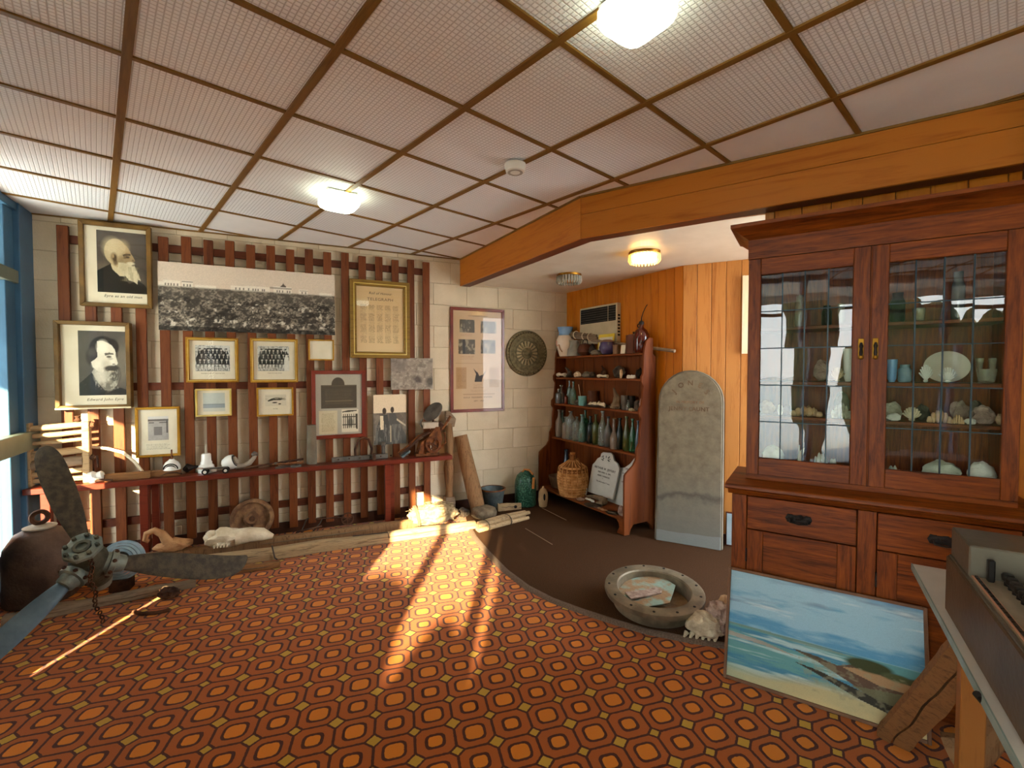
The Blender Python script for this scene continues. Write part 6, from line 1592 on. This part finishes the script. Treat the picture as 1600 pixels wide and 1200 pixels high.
MB().lathe([(.02, -.06), (.045, -.045), (.062, -.01), (.066, .02), (.06, .045)], 24, TR(0, 0, .068)@RY(70)@RX(10)).build('shell', 'porcelain', t_)
MB().ring([(.04, .044), (.052, .044), (.052, .05), (.04, .05)], 22, TR(0, 0, .068)@RY(70)@RX(10)).build('dark_ring', 'iron_dark', t_)
MB().lathe([(.034, .02), (.036, .06), (.015, .065)], 20, TR(0, 0, .068)@RY(70)@RX(10)).build('inner_cup', 'pale_lid', t_)
t_ = on_bench('bent_bracket', 'pale bent bracket with a clamp head next to the fallen insulator', 'bracket', 384, .17)
MB().tube([(-.08, 0, .03), (-.02, 0, .03), (.03, 0, .055), (.065, 0, .10), (.075, 0, .13)], [.02, .024, .022, .018, .02], 9).build('arm', 'pale_lid', t_)
MB().blob((.07, 0, .13), (.028, .024, .022), .35, 2, 5, 2).build('clamp', 'iron_grey', t_)
t_ = on_bench('long_tongs', 'long crossed rusty tongs lying along the bench', 'tongs', 425, .2)
MB().tube([(-.28, -.06, .02), (-.1, -.02, .028), (.1, .02, .04), (.26, .05, .05)], [.007, .008, .010, .009], 7).build('handle', 'rust_dark', t_)
MB().tube([(-.22, .02, .02), (-.05, .01, .03), (.12, -.03, .03), (.26, -.01, .03)], [.007, .008, .010, .009], 7).build('handle', 'rust', t_)
MB().blob((.03, 0, .034), (.02, .02, .012), .1, 2, 2, 2).build('rivet', 'iron_grey', t_)
tag(MB().ring([(.028, 0), (.046, 0), (.046, .014), (.028, .014)], 18).box(-.17, -.04, -.008, .008, .0, .01).build('ring_spanner', 'iron_grey', loc=FW.w(FW.pp(462, 700, -.24)[0], -.24, BZ), rz=25), 'flat grey ring-ended tool near the bench edge', 'tool')
xk = FW.pp(487, 700, -.16)
hk = bench(487, 664, .16)[1]-BT
tag(MB().lathe([(.044, 0), (.046, .01), (.044, hk*.5), (.040, hk*.96), (.036, hk)], 20).build('shell_case', 'stone_grey', loc=FW.w(xk[0], -.17, BZ), rz=25), 'upright grey stone cylinder standing on the bench', 'cylinder')
x0_, x1_ = bench(518, 700, .17)[0], bench(606, 700, .17)[0]
t_ = thing('pegged_rail', 'long lavender-grey dusty rail with small pegs lying on the bench', 'rail', FW.w((x0_+x1_)/2, -.17, BZ), 25)
MB().box(-(x1_-x0_)/2, (x1_-x0_)/2, -.02, .02, 0, .045).build('bar', 'iron_grey', t_, bevel=.004)
for q in range(7): MB().lathe([(.008, 0), (.008, .006), (.005, .012)], 8, TR(-(x1_-x0_)/2+.06+q*.1, -.0205, .026)@RX(90)).build('peg', 'rust_dark', t_)
t_ = on_bench('iron_hoop', 'upright iron horseshoe hoop behind the pegged rail', 'hoop', 568, .12)
hh_ = bench(568, 683, .12)[1]-BT
MB().tube([(-.075, 0, 0), (-.08, 0, hh_*.45), (-.05, 0, hh_*.88), (0, 0, hh_*.97), (.05, 0, hh_*.88), (.08, 0, hh_*.45), (.075, 0, 0)], .012, 9).build('hoop', 'rust_dark', t_)
tag(MB().lathe([(.026, 0), (.028, .01), (.018, .05), (.02, .12), (.026, .125), (.026, .15), (.01, .16)], 12).build('iron_bolt', 'iron_grey', loc=FW.w(FW.pp(599, 700, -.12)[0], -.12, BZ), rz=25), 'grey upright iron bolt before the two women photograph', 'bolt')
tag(MB().lathe([(.014, 0), (.016, .03), (.012, .06), (.015, .065)], 10).build('iron_bolt', 'rust_dark', loc=FW.w(FW.pp(583, 700, -.15)[0]+.0, -.225, BZ), rz=25), 'short rusty bolt in front of the pegged rail end', 'bolt')
# old press
xp = bench(664, 680, .2)[0]
t_ = thing('rusty_press', 'rusty small hand press with a tilted round plate on the bench end', 'press', FW.w(xp, -.19, BZ), 25)
k_ = (bench(706, 680, .2)[0]-bench(622, 680, .2)[0])/.55
MB().box(-.10*k_, .14*k_, -.05, .06, 0, .03).build('base', 'typewriter_rust', t_, bevel=.004)
for y in (-.05, .05):
    MB().plate([(-.08*k_, .03), (-.05*k_, .15), (.02*k_, .19), (.10*k_, .30), (.14*k_, .30), (.17*k_, .16), (.12*k_, .03), (.09*k_, .03), (.08*k_, .1), (.02*k_, .12), (-.02*k_, .1), (-.03*k_, .03)], y-.008, y+.008).build('side_casting', 'typewriter_rust', t_, bevel=.002)
for s, mt_ in ((-.03, 'rust_dark'), (.045, 'typewriter_rust')):
    MB().tube([(-.26*k_, s, .035), (-.16*k_, s, .10), (-.05*k_, s, .20), (.05*k_, s, .24)], [.012, .014, .014, .012], 8).build('lever', mt_, t_)
MB().box(-.19*k_, -.09*k_, -.03, .04, .13, .15, R=Matrix.Rotation(math.radians(-35), 3, 'Y')).build('feed_plate', 'zinc', t_)
MB().box(-.02*k_, .13*k_, -.055, .06, .285, .35).build('bed', 'pale_lid', t_, bevel=.006)
MB().tube([(-.02*k_, 0, .29), (-.045*k_, 0, .33), (-.035*k_, 0, .38)], .010, 7).build('hook', 'iron_grey', t_)
MB().ring([(.06, -.01), (.085, -.01), (.085, .01), (.06, .01)], 22, TR(.07*k_, -.07, .12)@RX(90)).build('flywheel', 'typewriter_rust', t_)
for q in range(4): MB().box(-.006, .006, -.002, .002, 0, .062, R=Matrix.Rotation(q*PI/2+.5, 3, 'Y'), c=(.07*k_, -.07, .12)).build('wheel_spoke', 'rust_dark', t_)
MB().lathe([(.115, -.006), (.12, 0), (.115, .008), (.1, .01)], 30, TR(.085*k_, 0, .455)@RY(-48)@RX(22)).build('round_plate', 'iron_grey', t_)
MB().tube([(.085*k_, 0, .34), (.09*k_, 0, .44)], .012, 8).build('plate_stem', 'rust_dark', t_)
MB().tube([(.15*k_, 0, .28), (.17*k_, 0, .31), (.15*k_, 0, .34)], [.03, .034, .02], 9).build('roller_end', 'rust_dark', t_)
MB().tube([(.13*k_, -.02, .22), (.20*k_, -.02, .30), (.27*k_, -.01, .40)], [.012, .014, .016], 8).build('handle', 'rust', t_)
MB().tube([(.0, -.06, .03), (.10*k_, -.062, .04), (.20*k_, -.06, .13), (.19*k_, -.058, .24)], .009, 7).build('curved_rod', 'typewriter_rust', t_)

# ------------------------------------------------------------------ posts and logs beyond the bench end
x0_, y0_ = fl(703, 806); x1_, z1_ = FW.pp(699, 642, -.08); xf, _ = FW.pp(702, 790, -.075)
t_ = thing('turned_post', 'old turned wooden post leaning on the wall beyond the bench end', 'post', FW.w(xf, -.074, .001), 25)
hh_ = z1_
t_.rotation_euler = (0, 0, math.radians(25))
MB().box(-.055, .055, -.055, .055, 0, hh_*.16).build('base_block', 'driftwood', t_, bevel=.006)
MB().lathe([(.045, hh_*.16), (.04, hh_*.19), (.036, hh_*.22), (.05, hh_*.34), (.058, hh_*.44), (.05, hh_*.5), (.036, hh_*.52), (.05, hh_*.535), (.05, hh_*.56), (.045, hh_*.58), (.052, hh_*.66), (.042, hh_*.8), (.036, hh_*.88)], 18).build('shaft', 'old_timber', t_)
MB().plate([(-.05, hh_*.86), (.055, hh_*.84), (.075, hh_*.92), (.0, hh_*1.0), (-.04, hh_*1.0)], -.03, .03).build('broken_head', 'driftwood', t_, bevel=.006)
ft_ = FW.pp(748, 800, -.30); tp = FW.pp(718, 680, -.05)
L0 = Vector((ft_[0], -.30, 0)); L1 = Vector((tp[0], -.095, tp[1]))
t_ = thing('leaning_log', 'thick round brown timber leaning against the block wall', 'log', FW.w(L0.x, L0.y, .0), 25)
d_ = L1-L0
MB().tube([(0, 0, .035), tuple(d_*.3+Vector((.006, 0, 0))), tuple(d_*.6), tuple(d_)], [.078, .084, .080, .070], 20).build('trunk', 'old_timber', t_)
t_ = thing('leaning_log', 'thin dark timber offcut behind the thick leaning log', 'log', FW.w(L0.x+.14, -.16, .0), 25)
MB().box(-.03, .03, -.02, .02, .0, .30, R=Matrix.Rotation(math.radians(-20), 3, 'Y')).build('offcut', 'rough_timber', t_)

def ground(u, v): return Vector((*fl(u, v), 0))
def timber(name, label, a, b2, w_, h_, m_, z0=0.0, taper=.8, seed=0, cat='timber', nseg=12, crack=True):
    """a rough squared beam between two floor points"""
    d = (b2-a); L = d.length; an = math.atan2(d.y, d.x); mb = MB(); vs = []
    for i in range(nseg+1):
        s_ = i/nseg; k2 = 1-(1-taper)*s_; n1 = mnoise.noise(Vector((i*.45, seed, 0)))*.012; n2_ = mnoise.noise(Vector((i*.5, seed, 5)))*.012
        ww, hh2 = w_*k2/2+n1, h_*k2+n2_
        for y, z in ((-ww, .004), (-ww*1.05, hh2*.35), (-ww*.9, hh2*.85), (-ww*.55, hh2), (ww*.6, hh2*.97), (ww*.95, hh2*.7), (ww, .004)): vs.append((s_*L, y+n2_*.6, z0+z))
    K = 7
    fs = [(i*K+j, i*K+(j+1) % K, (i+1)*K+(j+1) % K, (i+1)*K+j) for i in range(nseg) for j in range(K)]+[tuple(range(K)), tuple(nseg*K+j for j in range(K))[::-1]]
    t_ = thing(name, label, cat, (a.x, a.y, 0), math.degrees(an))
    mb.add(vs, fs).build('beam', m_, t_, smooth=50)
    rr = random.Random(seed)
    if crack:
        for q in range(3):
            x = rr.uniform(.05, .6)*L; mb2 = MB().tube([(x, -w_*.5, z0+h_*.6), (x+.2*L, -w_*.47, z0+h_*.5), (x+.3*L, -w_*.44, z0+h_*.53)], [.002, .005, .002], 5); mb2.build('split', 'twig', t_)
    return t_
nr = timber('long_timber', 'long pale weathered timber lying nearest the patterned carpet, sunlit at one end', ground(286, 893), ground(742, 826), .10, .10, 'grey_timber', seed=2)
MB().tube([(.62, -.06, .13), (.64, -.075, .03), (.66, -.08, .012)], .006, 6).build('iron_hook', 'wire', nr)
MB().tube([(1.25, -.03, .105), (1.55, -.045, .10), (1.56, -.06, .05)], .005, 6).build('iron_hook', 'wire', nr)
fr_ = timber('long_timber', 'far weathered timber lying parallel under the slats', Vector(FW.w(-2.86, -.40, 0)), Vector(FW.w(-.56, -.375, 0)), .10, .105, 'old_timber', seed=5)
for u, s in ((543, 1.0), (500, .7)):
    pass
vx, vy = FW.pp(541, 818, -.22)
t_ = thing('valve_wheel', 'small spoked iron valve wheel standing on the far timber', 'wheel', FW.w(vx, -.375, .108), 25)
MB().ring([(.048, -.005), (.058, -.005), (.058, .005), (.048, .005)], 24, TR(0, 0, .06)@RX(78)).build('rim', 'rust_dark', t_)
for q in range(3): MB().box(-.004, .004, -.003, .003, -.05, .05, R=Matrix.Rotation(q*PI/3, 3, 'Y'), c=(0, 0, .06)).build('wheel_spoke', 'rust_dark', t_)
MB().tube([(0, 0, .06), (-.1, .03, .075), (-.28, .05, .08)], .007, 6).build('shaft', 'rust_dark', t_)
t_ = thing('hooked_iron', 'thin bent iron rods poking up between the two timbers', 'iron rods', FW.w(FW.pp(470, 818, -.3)[0], -.31, 0), 25)
MB().tube([(0, 0, .0), (.01, 0, .1), (.05, .01, .19), (.07, .0, .2)], .006, 6).build('rod', 'wire', t_)
MB().tube([(.04, 0, .0), (.16, .01, .13), (.18, .0, .17)], .006, 6).build('rod', 'wire', t_)
MB().tube([(-.1, .0, .0), (-.03, -.01, .09), (.18, -.01, .11)], .008, 6).build('rod', 'rust_dark', t_)
# bones
bx = ground(302, 878)
t_ = thing('hooked_bone', 'brown bone with a curled hook end on the timbers', 'bone', FW.w(-2.63, -.42, .105), 25)
MB().blob((.05, 0, .045), (.12, .055, .05), .3, 2, 4, 3).build('body', 'bone_brown', t_)
MB().tube([(.02, -.01, .07), (-.02, -.01, .15), (-.07, -.01, .185), (-.12, -.01, .165), (-.13, -.01, .12), (-.105, -.01, .10)], [.04, .03, .026, .024, .02, .014], 12).build('hook', 'bone_brown', t_)
t_ = thing('whale_bone', 'large pale lobed bone resting between the timbers', 'bone', FW.w(-2.16, -.47, .095), 24)
MB().blob((-.06, 0, .075), (.13, .09, .075), .4, 1.6, 9, 3).blob((-.16, .0, .10), (.05, .05, .05), .4, 2, 3, 2).build('lobe', 'bone', t_)
MB().tube([(.02, -.01, .07), (.13, 0, .075), (.22, .01, .06), (.30, .01, .03)], [.07, .062, .055, .02], 12).build('shaft', 'bone', t_)
for q in range(5): MB().tube([(-.12+.022*q, -.07, .045), (-.122+.022*q, -.075, .02)], [.010, .006], 6).build('bone_spur', 'bone', t_)
# wheel disc against the slats
rx_, rz_ = FW.pp(394, 810, -.14); rr_ = (FW.pp(430, 810, -.14)[0]-FW.pp(360, 810, -.14)[0])/2
t_ = thing('worn_disc', 'worn brown round wheel disc leaning against the slats under the bench', 'wheel', FW.w(rx_, -.168, .0), 25)
t_.rotation_euler = (math.radians(-9), 0, math.radians(25))
M_ = TR(0, 0, rz_)@RX(90)
rz_ = max(rz_, rr_+.002); M_ = TR(0, 0, rr_+.002+(rz_-rr_-.002))@RX(90)
MB().lathe([(rr_*.98, -.025), (rr_, -.01), (rr_, .02), (rr_*.96, .03), (rr_*.83, .034), (rr_*.76, -.002), (rr_*.4, -.004), (rr_*.33, .01), (rr_*.24, .04), (rr_*.14, .04), (rr_*.12, .0)], 36, M_).build('disc', 'stone_brown', t_)
MB().lathe([(rr_*.12, .0), (rr_*.12, .036)], 14, M_).build('hub_hole', 'rust_dark', t_)
MB().box(-.008, .008, -.014, -.009, rz_-rr_*.75, rz_-rr_*.3).build('scratch', 'rust_dark', t_)
blk = timber('support_beam', 'short timber under the worn wheel disc', Vector(FW.w(rx_-.25, -.20, 0)), Vector(FW.w(rx_+.25, -.19, 0)), .09, max(.03, rz_-rr_-.01), 'old_timber', seed=11, crack=False)

# hide bundle, stick bundle, stone and board to the sunlit end
cx_ = ground(690, 826)
t_ = thing('hide_bundle', 'shaggy pale fibre bundle tied with a strap at the sunlit timber end', 'bundle', (-.80, 4.62, 0), 24)
MB().blob((0, 0, .11), (.25, .12, .10), .22, 3.2, 3, 4).build('fibre', 'hide', t_)
rf = random.Random(4); tf = MB()
for q in range(150):
    a = rf.uniform(0, PI); x = rf.uniform(-.22, .22); kk = math.sqrt(max(.05, 1-(x/.25)**2)); y, z = .12*kk*math.cos(a), .11+.10*kk*math.sin(a)
    tf.tube([(x, y, z), (x+rf.uniform(-.03, .03), y*1.12, z+.02*math.sin(a)+.004), (x+rf.uniform(-.05, .05), y*1.22, z+.028*math.sin(a)-.004)], [.004, .003, .001], 3, cap=False)
tag(tf.build('tufts', 'hide', t_), kind='stuff')
MB().ring([(.102, -.012), (.115, -.012), (.115, .012), (.102, .012)], 22, TR(-.17, 0, .105)@RY(82)).build('strap', 'twig', t_)
t_ = thing('stick_bundle', 'bundle of split pale sticks tied with wire reaching onto the brown carpet', 'sticks', (*fl(748, 832), 0), 0)
e_ = Vector((*fl(826, 811), 0))-Vector(t_.location)
for q in range(6):
    a = Vector((rf.uniform(-.02, .02), .035*(q % 3)-.03, .03+.04*(q//3))); b2 = Vector((e_.x*rf.uniform(.88, 1.02), e_.y*rf.uniform(.9, 1)+.03*(q % 3)-.02, .032+.037*(q//3)))
    MB().tube([tuple(a), tuple((a+b2)/2+Vector((0, 0, .006))), tuple(b2)], [.024, .026, .018], 7).build('stick', 'grey_timber', t_)
for s_ in (.12, .55):
    an_ = math.degrees(math.atan2(e_.y, e_.x))
    MB().ring([(.072, -.003), (.078, -.003), (.078, .003), (.072, .003)], 20, TR(e_.x*s_, e_.y*s_+.008, .05)@RZ(an_)@RY(90)@Matrix.Diagonal((.7, 1, 1, 1))).build('tie_wire', 'wire', t_)
sxy = fl(756, 818, .05)
tag(MB().lathe([(.10, .0), (.135, .03), (.14, .06), (.125, .095), (.08, .115), (.02, .12)], 26).build('round_stone', 'rope_grey', loc=(-.30, 4.86, .0)), 'flat round grey-brown stone beside the leaning log foot', 'stone')
t_ = timber('short_board', 'short holed board lying behind the stick bundle', Vector((-.16, 5.04, 0)), Vector((.10, 5.12, 0)), .05, .10, 'grey_timber', seed=21)
MB().lathe([(.018, 0), (.018, .004)], 10, TR(.2, -.028, .05)@RX(90)).build('bolt_hole', 'iron_dark', t_)
tag(MB().blob((0, 0, .05), (.06, .05, .05), .4, 2, 7, 3, flat=.045).build('rag_lump', 'rock_dark', loc=(-.52, 4.86, .0)), 'dark crumpled metal lump between post and log feet', 'lump')
# spool by the timbers' far end, low hooks in the sun
# bucket, green jar, tan bottle
bxy = fl(770, 787, .014); bxy = (-.225, 5.10)
bx_ = FW.loc(-.20, 5.12)
t_ = thing('zinc_bucket', 'dented grey zinc bucket standing on the brown carpet by the wall', 'bucket', FW.w(FW.pp(770, 770, -.17)[0], -.17, .015), 25)
MB().lathe([(.10, 0), (.104, .005), (.135, .215), (.140, .222), (.132, .222), (.098, .012), (.002, .010)], 26, cap=False).build('body', 'zinc', t_)
MB().ring([(.133, .215), (.145, .215), (.145, .228), (.133, .228)], 26).build('rim', 'rust', t_)
MB().tube([(-.135, 0, .2), (-.165, -.03, .13), (-.17, -.04, .05), (-.14, -.06, .01)], .004, 6).build('handle', 'wire', t_)
for s in (-1, 1): MB().blob((s*.135, 0, .21), (.012, .02, .018), .1, 2, 1, 2).build('lug', 'rust', t_)
jx = FW.pp(821, 770, -.22)
t_ = thing('green_jar', 'speckled dark green enamelled jar with a leather strap handle', 'jar', (*FW.w(jx[0], -.22)[:2], .015), 25)
MB().lathe([(.112, 0), (.122, .01), (.124, .22), (.118, .29), (.098, .345), (.06, .38), (.03, .395), (.028, .41)], 28).build('body', 'green_enamel', t_)
MB().box(-.012, .014, -.135, -.120, .23, .36, R=Matrix.Rotation(math.radians(6), 3, 'X'), c=(.03, .02, 0)).build('strap', 'leather_tan', t_, bevel=.002)
MB().tube([(-.04, 0, .38), (-.02, -.01, .415), (.03, -.04, .41), (.045, -.10, .37)], .012, 7).build('strap_loop', 'leather_tan', t_)
kx_ = fl(849, 791, .014)
t_ = thing('tan_bottle', 'small tan egg-shaped gourd bottle with a dark slot', 'gourd', (kx_[0]-.005, kx_[1]-.02, .015), 25)
MB().lathe([(.035, 0), (.045, .01), (.056, .09), (.052, .16), (.035, .20), (.015, .215), (.012, .235)], 22).build('body', 'pottery_tan', t_)
MB().blob((-.01, -.048, .12), (.014, .012, .045), .05, 2, 1, 2).build('slot', 'dark_slot', t_)

# ------------------------------------------------------------------ deck light ring and shell on the brown carpet edge
cx, cy = .925, 2.965
t_ = thing('porthole_ring', 'heavy bronze porthole ring with bolt holes lying on the carpet edge', 'porthole', (cx, cy, .016), 20)
t_.rotation_euler = (math.radians(3.5), math.radians(-1.5), math.radians(20)); t_.location.z = .034
MB().ring([(.225, .0), (.255, .0), (.262, .05), (.262, .075), (.31, .08), (.314, .09), (.312, .112), (.30, .118), (.235, .116), (.228, .108)], 56).build('flange', 'rope_grey' if False else 'bronze_dull', t_)
for q in range(13):
    a = 2*PI*q/13+.2; MB().lathe([(.0085, .1155), (.0085, .1195)], 10, TR(.285*math.cos(a), .285*math.sin(a), 0)).build('bolt_hole', 'dark_slot', t_)
MB().lathe([(.224, .012), (.224, .02), (.15, .016), (.02, .014)], 40).build('inner_glass', 'bronze_inner', t_)
MB().plate([(-.19, -.09), (-.02, -.19), (.20, -.14), (.21, .02), (.05, .16), (-.12, .13), (-.2, .03)], -.006, .0, TR(-.01, .05, .062)@RX(90)@RZ(4)).build('broken_glass', 'dusty_glass', t_)
MB().plate([(-.19, .03), (.03, -.02), (.05, -.06), (.02, -.10), (-.05, -.075), (-.2, -.06)], -.008, .0, TR(.02, -.02, .075)@RX(86)@RY(-16)).build('glass_shard', 'rock_pink', t_)
t_ = thing('conch_shell', 'big rough pinkish conch shell beside the porthole ring', 'shell', (fl(1112, 998)[0]-.035, fl(1112, 998)[1]+.015, .004), -30)
MB().blob((0, -.0, .072), (.10, .075, .07), .22, 2.0, 5, 4).build('body_whorl', 'coral', t_)
MB().blob((.075, .07, .10), (.085, .085, .085), .3, 2.4, 8, 4).build('upper_whorl', 'rock_pink', t_)
MB().blob((.10, .16, .10), (.06, .06, .09), .3, 2.4, 12, 3).build('spire', 'shell_tan', t_)
for q in range(6): MB().tube([(-.09+.03*q, -.06+.006*q, .03), (-.10+.032*q, -.09+.008*q, .012)], [.016, .006], 6).build('spine', 'coral', t_)

# ------------------------------------------------------------------ propeller
HB = Vector((-2.655, 2.86, .36))
def px_at(u, v, y):
    d = ray(u, v); k_ = y/d[1]; return Vector((d[0]*k_, y, H+d[2]*k_))
T1 = px_at(68, 697, 3.00); T2 = Vector((*fl(384, 902), .06)); T3 = px_at(-62, 1062, 2.24)
T3.z = max(T3.z, .02)
T2 = HB+(T2-HB)
pr = thing('ship_propeller', 'three-bladed metal propeller with a greenish hub resting on the carpet', 'propeller', tuple(HB))
nrm_ = ((T1-HB).cross(T2-HB)).normalized()
if nrm_.y > 0: nrm_ = -nrm_
def blade(T_, m_, wdir, wmax, prof_):
    ax = (T_-HB); L = ax.length; ax = ax.normalized()
    wv = wdir.cross(ax).normalized(); th = wv.cross(ax).normalized(); N = len(prof_); vs = []
    for s_, w0, w1, tk in prof_:
        c_ = ax*L*s_
        for k2, tt in ((w0, .0), (w0*.5+w1*.5, tk), (w1, .0), (w0*.5+w1*.5, -tk)):
            vs.append(c_+wv*k2*wmax+th*(tt))
    fs = [(i*4+j, i*4+(j+1) % 4, (i+1)*4+(j+1) % 4, (i+1)*4+j) for i in range(N-1) for j in range(4)]+[(0, 1, 2, 3), tuple(N*4-4+j for j in (3, 2, 1, 0))]
    o_ = MB().add(vs, fs).build('blade', m_, pr, smooth=70)
    sub = o_.modifiers.new('s', 'SUBSURF'); sub.levels = 2; sub.render_levels = 2
    return o_
pf = [(.10, -.22, .22, .03), (.2, -.26, .26, .028), (.32, -.38, .38, .018), (.45, -.48, .46, .013), (.6, -.52, .5, .010), (.75, -.52, .5, .008), (.88, -.48, .46, .006), (.96, -.34, .33, .004), (1.0, -.14, .14, .002)]
pf2 = [(.10, -.22, .22, .03), (.2, -.28, .24, .028), (.3, -.42, .36, .018), (.45, -.5, .46, .013), (.6, -.52, .5, .010), (.75, -.52, .5, .008), (.88, -.52, .40, .006), (.96, -.52, .22, .004), (1.0, -.5, -.1, .002)]
view = lambda P: (P-Vector((0, 0, H))).normalized()
blade(T1, 'blade_dark', view((T1+HB)/2), .22, pf).data.name = 'blade_up'
blade(T2, 'blade_dark', (view((T2+HB)/2)+Vector((0, 0, -.15))).normalized(), .25, pf2)
blade(T3, 'blade_skylit', view((T3+HB)/2), .18, pf)
q_ = nrm_.to_track_quat('Z', 'Y').to_matrix().to_4x4()
q_ = Vector((.20, -.55, .82)).normalized().to_track_quat('Z', 'Y').to_matrix().to_4x4()
MB().lathe([(.05, -.20), (.07, -.18), (.075, -.10), (.095, -.05), (.095, .04), (.08, .07), (.07, .11), (.082, .12), (.085, .125)], 26, q_).build('barrel', 'hub_metal', pr)
MB().lathe([(.092, .125), (.10, .13), (.10, .15), (.09, .158), (.05, .16), (.045, .15), (.01, .15)], 8, q_).build('front_cap', 'hub_pale', pr)
MB().ring([(.028, .151), (.045, .151), (.045, .166), (.028, .166)], 18, q_).build('cap_ring', 'hub_metal', pr)
bo = None
for k2 in range(8):
    a = 2*PI*k2/8
    MB().lathe([(.013, .152), (.013, .176), (.009, .18)], 6, q_@TR(.078*math.cos(a), .078*math.sin(a), 0)).build('bolt', 'hub_metal', pr)
for T_ in (T1, T2, T3):
    ax = (T_-HB).normalized(); M_ = ax.to_track_quat('Z', 'Y').to_matrix().to_4x4()
    MB().lathe([(.065, .03), (.065, .09), (.078, .095), (.078, .125), (.058, .13), (.05, .17), (.04, .18)], 20, M_).build('blade_socket', 'hub_pale', pr)
    for k2 in range(7):
        a = 2*PI*k2/7; MB().blob(tuple(M_@Vector((.08*math.cos(a), .08*math.sin(a), .11))), (.013, .013, .013), .2, 2, k2, 1).build('socket_bolt', 'rust_dark', pr)
tgt = Vector((0, 0, -.18)); MB().lathe([(.05, -.25), (.06, -.22), (.06, -.16), (.045, -.13)], 14, q_@TR(0, 0, .0)).build('rear_boss', 'hub_pale', pr)
ch = MB()
for k2 in range(16):
    s_ = k2/15; ch.ring([(.009, -.003), (.015, -.003), (.015, .003), (.009, .003)], 10, TR(.085+.06*s_**2+.01*math.sin(k2), -.09, .05-.38*s_)@RZ(90*(k2 % 2))@RX(90)) 
ch.build('chain', 'rust_dark', pr)
# coil ring behind the hub
cc = px_at(174, 882, 3.18)
t_ = thing('coil_spool', 'pale blue grooved rope pulley behind the propeller hub', 'pulley', (cc.x+.02, cc.y+.06, .0), 20)
M_ = TR(0, 0, .21)@RX(78)
for k2, r_ in enumerate((.135, .118, .10, .082)):
    MB().ring([(r_-.014, -.03+.012*k2), (r_, -.03+.012*k2), (r_+.001, .0+.012*k2), (r_-.014, .006+.012*k2)], 34, M_).build('groove_ring', 'blue_coil', t_)
MB().lathe([(.07, -.03), (.07, .03), (.03, .035)], 20, M_).build('pulley_hub', 'zinc', t_)
MB().box(-.06, .06, -.05, .05, .0, .085).build('pulley_foot', 'rust_dark', t_, bevel=.006)
# iron float
t_ = thing('iron_bell', 'rusty brown bell-shaped iron float with a ring on top, near the window', 'float', (-3.235, 3.12, .002), 0)
zs_ = 1.56-(.3175+.028)*3.1
MB().lathe([(.185, 0), (.192, .01), (.19, zs_-.17), (.18, zs_-.12), (.13, zs_-.035), (.075, zs_-.005)], 34).build('body', 'bell_iron', t_)
MB().lathe([(.085, zs_-.004), (.088, zs_+.006), (.05, zs_+.018)], 24).build('lid_plate', 'pale_lid', t_)
MB().ring([(.028, -.014), (.050, -.014), (.055, 0), (.050, .014), (.028, .014), (.024, 0)], 20, TR(0, 0, zs_+.068)@RZ(45)@RX(90)).build('lifting_ring', 'rust_dark', t_)
timber('split_log', 'weathered split log lying beside the iron float', Vector((-3.12, 2.78, 0)), Vector((-2.30, 3.30, 0)), .10, .06, 'driftwood', seed=14)
timber('split_log', 'dark charred log end lying behind the propeller blade', Vector((-2.40, 3.42, 0)), Vector((-1.85, 3.62, 0)), .08, .055, 'rough_timber', seed=17)
tag(MB().blob((0, 0, .035), (.07, .05, .035), .4, 3, 4, 3, flat=.033).build('iron_lump', 'rust_dark', loc=(-2.36, 3.12, 0)), 'rusty lump of iron on the carpet beside the propeller hub', 'lump')
tag(MB().tube([(0, 0, .01), (.08, -.03, .012), (.16, -.02, .012), (.22, .02, .01)], .012, 7).build('chain_end', 'rust_dark', loc=(-2.44, 2.92, 0)), 'loose rusty chain end on the carpet under the hub', 'chain')
